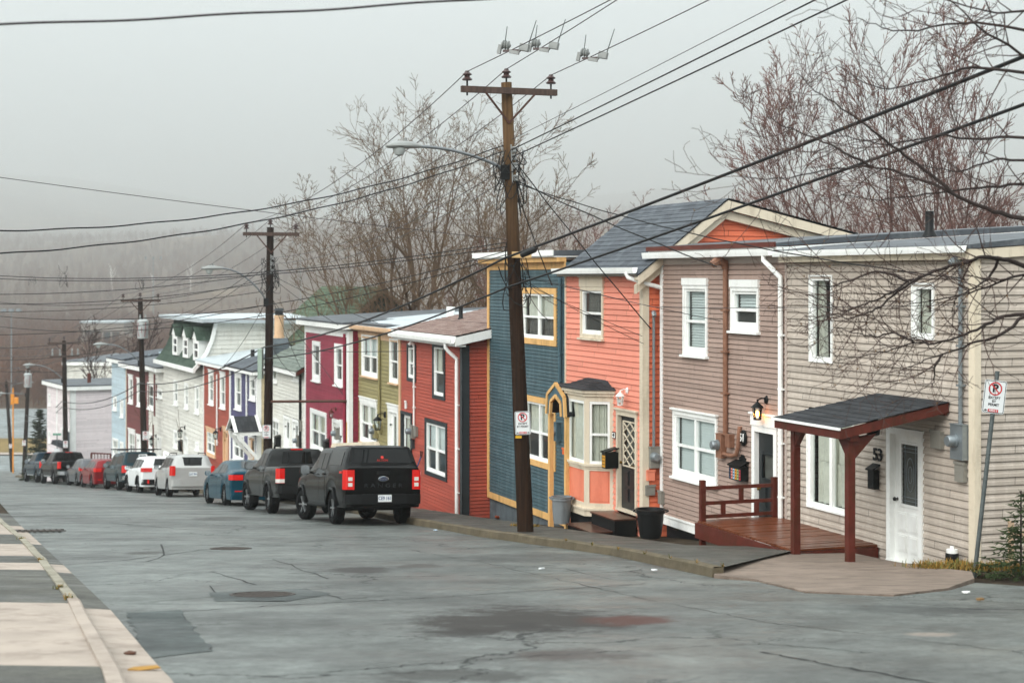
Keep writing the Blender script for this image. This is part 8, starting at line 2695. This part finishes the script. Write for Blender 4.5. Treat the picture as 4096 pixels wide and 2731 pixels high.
# ---------------------------------------------------------------- bins, rubbish, small street things
def bin_(name, label, P, r0, r1, h, m, handles=True):
    t = empty(name, label, 'bin', Matrix.Translation(P))
    mb = MB(); n = 24
    prof = [(.001, .0), (r0, 0), (r0 * 1.01, .03)]
    rows = []
    for k in range(9):
        f = k / 8; rad = r0 + (r1 - r0) * f
        rows.append([(rad * (1 + (.035 if (a % 3 == 0 and .08 < f < .75) else 0)) * math.cos(2 * math.pi * a / n), rad * (1 + (.035 if (a % 3 == 0 and .08 < f < .75) else 0)) * math.sin(2 * math.pi * a / n), h * f) for a in range(n)])
    mb.grid(rows, 0, True, True)
    mb.lathe([(r1, h * .86), (r1 * 1.06, h * .87), (r1 * 1.06, h * .9), (r1 * 1.02, h * .91), (r1 * 1.02, h * .97), (r1 * 1.1, h * .98), (r1 * 1.1, h), (r1 * .97, h), (r0 * .97, .05), (.001, .05)], None, n)
    mb.build('body', m, t)
    if handles:
        for sg in (1, -1):
            hb = MB(); hb.tube([(sg * r1 * 1.04, -.11, h * .92), (sg * r1 * 1.22, -.1, h * .95), (sg * r1 * 1.22, .1, h * .95), (sg * r1 * 1.04, .11, h * .92)], .016, 6); hb.build('handle', m, t)
    return t


BINGREY = mat('grey_bin_plastic', '#7b8184', .5, vary=.1, dirt='#4f5355', dirt_amt=.4)
BINBLK = mat('black_bin_plastic', '#131516', .45, vary=.15)
pb = gp(1290, 1201, .16); bin_('waste_bin', 'ribbed grey plastic waste bin in front of the bay window', pb, .17, .215, .58, BINGREY)
pb = gp(1494, 1234, .02); bin_('waste_bin', 'black plastic bin without a lid between the coral and taupe houses', pb, .2, .275, .56, BINBLK)
# heap of green netting and rags at the red house corner
def heap(name, label, P, rx, ry, h, m, seed, cat='heap'):
    rg = random.Random(seed); mb = MB(); rows = []
    for i in range(8):
        f = i / 7
        rows.append([(math.cos(a) * rx * math.cos(f * 1.57) * rg.uniform(.85, 1.15), math.sin(a) * ry * math.cos(f * 1.57) * rg.uniform(.85, 1.15), h * math.sin(f * 1.57) * rg.uniform(.8, 1.1)) for a in [2 * math.pi * k / 18 for k in range(18)]])
    mb.grid(rows, 0, True, True)
    o = mb.build(name, m); o.matrix_world = Matrix.Translation(P)
    return tag(o, label, cat)


NETM = mat('teal_netting', '#146a5c', .8, vary=.5, vscale=25, bump=.8, bscale=40)
Ph = gp(1003, 1149, .3); heap('netting_heap', 'crumpled heap of teal netting at the foot of the red house', Ph, .55, .3, .17, NETM, 3)
Ph = gp(1008, 1153, .3); heap('rag', 'white rag beside the teal netting', Ph + Vector((0, -.25, 0)), .12, .09, .07, WHITE, 5, 'rag')
# boardwalk of red planks in front of the blue house
q = [gp(1105, 1176, .02), gp(1140, 1189, .02), gp(1285, 1185, .02), gp(1262, 1171, .02)]
t = empty('plank_walk', 'low walk of rust red planks across the dirt by the blue house', 'boardwalk', Matrix.Translation(q[0]))
PLANK = mat('rust_red_planks', '#a24a2a', .5, vary=.25, vscale=6)
for k in range(9):
    a = k / 9; b = (k + .88) / 9
    mb = MB(); pts = [q[0].lerp(q[3], a), q[0].lerp(q[3], b), q[1].lerp(q[2], b), q[1].lerp(q[2], a)]
    lo = [p - q[0] for p in pts]; hi = [p - q[0] + Vector((0, 0, .05)) for p in pts]
    mb.face(hi)
    for i in range(4): mb.face([lo[i], lo[(i + 1) % 4], hi[(i + 1) % 4], hi[i]])
    mb.build('plank', PLANK, t)
# white stair rail at the rust house, cream porch rail by the crimson and olive houses, timber gate by the pale blue house
def railing(name, label, p, q_, h, n, m, cat='railing', top=.08):
    p, q_ = Vector(p), Vector(q_)
    t = empty(name, label, cat, Matrix.Translation(p))
    d = q_ - p
    mb = MB(); mb.bar(Vector((0, 0, h)), d + Vector((0, 0, h)), .06, top); mb.bar(Vector((0, 0, h * .25)), d + Vector((0, 0, h * .25)), .05, .06); mb.build('rail', m, t)
    for k in range(n + 1):
        c = d * (k / n); mb = MB(); w_ = .05 if k in (0, n) else .02
        mb.box(c.x - w_, c.x + w_, c.y - w_, c.y + w_, c.z, c.z + h - (0 if k in (0, n) else .0)); mb.build('baluster' if k not in (0, n) else 'newel_post', m, t)
    return t


a = at(764, 1022, 52.0); b = at(868, 1018, 49.3)
railing('porch_railing', 'cream porch railing in front of the crimson and olive houses', (a.x, a.y, a.z - 1.0), (b.x, b.y, b.z - 1.0), 1.0, 12, CREAM, top=.12)
a = at(378, 1037, 74.8); b = at(416, 1058, 72.6)
railing('stair_railing', 'sloping white stair railing in front of the rust red house', (a.x, a.y, a.z - .9), (b.x, b.y, b.z - .9), .9, 5, WHITE)
a = at(210, 1040, 97.5); b = at(254, 1036, 96.0)
railing('timber_fence', 'low brown timber fence beside the pink house wall', (a.x, a.y, gz(0, 97)), (b.x, b.y, gz(0, 96)), a.z - gz(0, 97), 6, REDWOOD, 'fence')
# traffic signal far left
g = at(30, 905, 160)
t = empty('traffic_signal', 'yellow traffic signal far down at the left edge', 'traffic light', Matrix.Translation((g.x, 160, gz(0, 160))))
YS = mat('signal_yellow', '#e0902a', .5)
hz = g.z - gz(0, 160)
mb = MB(); mb.tube([(0, 0, 0), (0, 0, hz + .6)], .07, 8); mb.build('post', YS, t)
mb = MB(); mb.box(-.18, .08, -.15, .15, hz - 1.0, hz + .1); mb.build('signal_head', YS, t)
mb = MB(); mb.box(.12, .5, -.15, .15, hz - .9, hz - .3); mb.build('signal_head', YS, t)
# litter on the road and gutter
LIT = [(1502, 1310, '#d8dadb', 'scrap of white paper on the road near the kerb'), (1243, 1306, '#cfd3d4', 'tiny white scrap in the middle of the road'), (1000, 1218, '#a9bccb', 'crushed pale blue wrapper by the kerb near the black pickup'),
       (2218, 1361, '#e3e3df', 'white scrap in the dark gutter at the right corner'), (2250, 1377, '#7d6240', 'strip of brown card in the right gutter'), (330, 1538, '#a0793a', 'ochre strip of wood on the left gutter concrete'), (300, 1502, '#55382a', 'dark clod on the left gutter concrete')]
for k, (x, y, c_, lab) in enumerate(LIT):
    P = gp(x, y, .02); rg = random.Random(k); mb = MB()
    w_ = .12 if k == 5 else .045
    pts = [(-w_, -.03), (-w_ * .3, -.05), (w_, -.025), (w_ * .8, .03), (-w_ * .6, .04)]
    mb.prism(pts, lambda a_, b_, t_: (a_, b_, t_ + rg.uniform(0, .012)), 0, .014)
    o = mb.build('litter_scrap', mat('litter_%s' % c_.strip('#'), c_, .8, vary=.1)); o.name = 'litter_scrap'
    o.matrix_world = Matrix.Translation(P) @ Matrix.Rotation(rg.uniform(-.4, .4), 4, 'Z')
    tag(o, lab, 'litter', 'litter on the street')
# ---------------------------------------------------------------- sky, light, haze, camera
W = bpy.data.worlds.new('World'); SC.world = W; W.use_nodes = True
nt = W.node_tree
bg = nt.nodes['Background']
sky = nt.nodes.new('ShaderNodeTexSky'); sky.sky_type = 'NISHITA'; sky.sun_disc = False
SUN_EL, SUN_AZ = R(36), R(218)
sky.sun_elevation = SUN_EL; sky.sun_rotation = SUN_AZ
sky.air_density = 1.0; sky.dust_density = 6.0; sky.ozone_density = 1.0
bw = nt.nodes.new('ShaderNodeRGBToBW'); nt.links.new(sky.outputs[0], bw.inputs[0])
mx = nt.nodes.new('ShaderNodeMix'); mx.data_type = 'RGBA'; mx.inputs[0].default_value = .9      # overcast: cloud takes the blue out
comb = nt.nodes.new('ShaderNodeMix'); comb.data_type = 'RGBA'; comb.blend_type = 'MULTIPLY'; comb.inputs[0].default_value = 1
nt.links.new(bw.outputs[0], comb.inputs[6]); comb.inputs[7].default_value = (.955, 1.0, 1.005, 1)
# an overcast dome is nearly even: pull the clear-sky luminance towards a constant
# (CIE overcast sky: the zenith is three times as bright as the horizon)
geo = nt.nodes.new('ShaderNodeTexCoord'); sp = nt.nodes.new('ShaderNodeSeparateXYZ'); nt.links.new(geo.outputs['Generated'], sp.inputs[0])
ma = nt.nodes.new('ShaderNodeMath'); ma.operation = 'MULTIPLY_ADD'; ma.use_clamp = False; ma.inputs[1].default_value = 2.4; ma.inputs[2].default_value = 1.0
mc = nt.nodes.new('ShaderNodeMath'); mc.operation = 'MAXIMUM'; mc.inputs[1].default_value = 0.0
nt.links.new(sp.outputs['Z'], mc.inputs[0]); nt.links.new(mc.outputs[0], ma.inputs[0])
cl = nt.nodes.new('ShaderNodeMix'); cl.data_type = 'RGBA'; cl.blend_type = 'MULTIPLY'; cl.inputs[0].default_value = 1
cl.inputs[6].default_value = (6.7, 7.12, 7.08, 1); nt.links.new(ma.outputs[0], cl.inputs[7])
ev = nt.nodes.new('ShaderNodeMix'); ev.data_type = 'RGBA'; ev.inputs[0].default_value = .85
nt.links.new(comb.outputs[2], ev.inputs[6]); nt.links.new(cl.outputs[2], ev.inputs[7])
nt.links.new(sky.outputs[0], mx.inputs[6]); nt.links.new(ev.outputs[2], mx.inputs[7])
nt.links.new(mx.outputs[2], bg.inputs['Color'])
bg.inputs['Strength'].default_value = .1
sl = bpy.data.lights.new('sun', 'SUN'); sl.energy = 1.5; sl.angle = R(40); sl.color = (1.0, .97, .93)
so = bpy.data.objects.new('sun', sl); COL.objects.link(so)
# NISHITA: rotation 0 puts the sun on +Y, turning clockwise seen from above
sd = Vector((math.sin(SUN_AZ) * math.cos(SUN_EL), math.cos(SUN_AZ) * math.cos(SUN_EL), math.sin(SUN_EL)))
so.rotation_euler = sd.to_track_quat('Z', 'Y').to_euler()

if HAZE:
    mb = MB(); mb.box(-2205, 2205, -45, 5605, -24, 480)
    m = bpy.data.materials.new('haze'); m.use_nodes = True
    hn = m.node_tree; hn.nodes.remove(hn.nodes['Principled BSDF'])
    pvn = hn.nodes.new('ShaderNodeVolumePrincipled')
    pvn.inputs['Color'].default_value = (.87, .90, .905, 1)
    pvn.inputs['Density'].default_value = HAZE
    pvn.inputs['Anisotropy'].default_value = .7
    hn.links.new(pvn.outputs[0], hn.nodes['Material Output'].inputs['Volume'])
    tag(mb.build('haze', m), 'even pale fog filling the valley and hiding the hilltop', 'fog', kind='stuff')

cd = bpy.data.cameras.new('camera'); cam = bpy.data.objects.new('camera', cd); COL.objects.link(cam)
cam.location = (0, 0, 0); cam.rotation_euler = (R(90), 0, 0)
cd.sensor_width = 36; cd.sensor_fit = 'HORIZONTAL'
cd.lens = F / 2352 * 36
cd.shift_y = -(784 - YH) / 2352
cd.dof.use_dof = True; cd.dof.focus_distance = 29.0; cd.dof.aperture_fstop = 2.0
cd.clip_end = 12000; cd.clip_start = .1
SC.camera = cam
vs = SC.view_settings
vs.view_transform = 'Standard'; vs.look = 'None'; vs.gamma = 1; vs.exposure = EXPO; vs.use_curve_mapping = False
SC.cycles.volume_bounces = 4
SC.cycles.max_bounces = 6; SC.cycles.transparent_max_bounces = 12
SC.cycles.use_denoising = True
try: SC.cycles.denoiser = 'OPENIMAGEDENOISE'
except Exception: pass
SC.cycles.use_adaptive_sampling = True
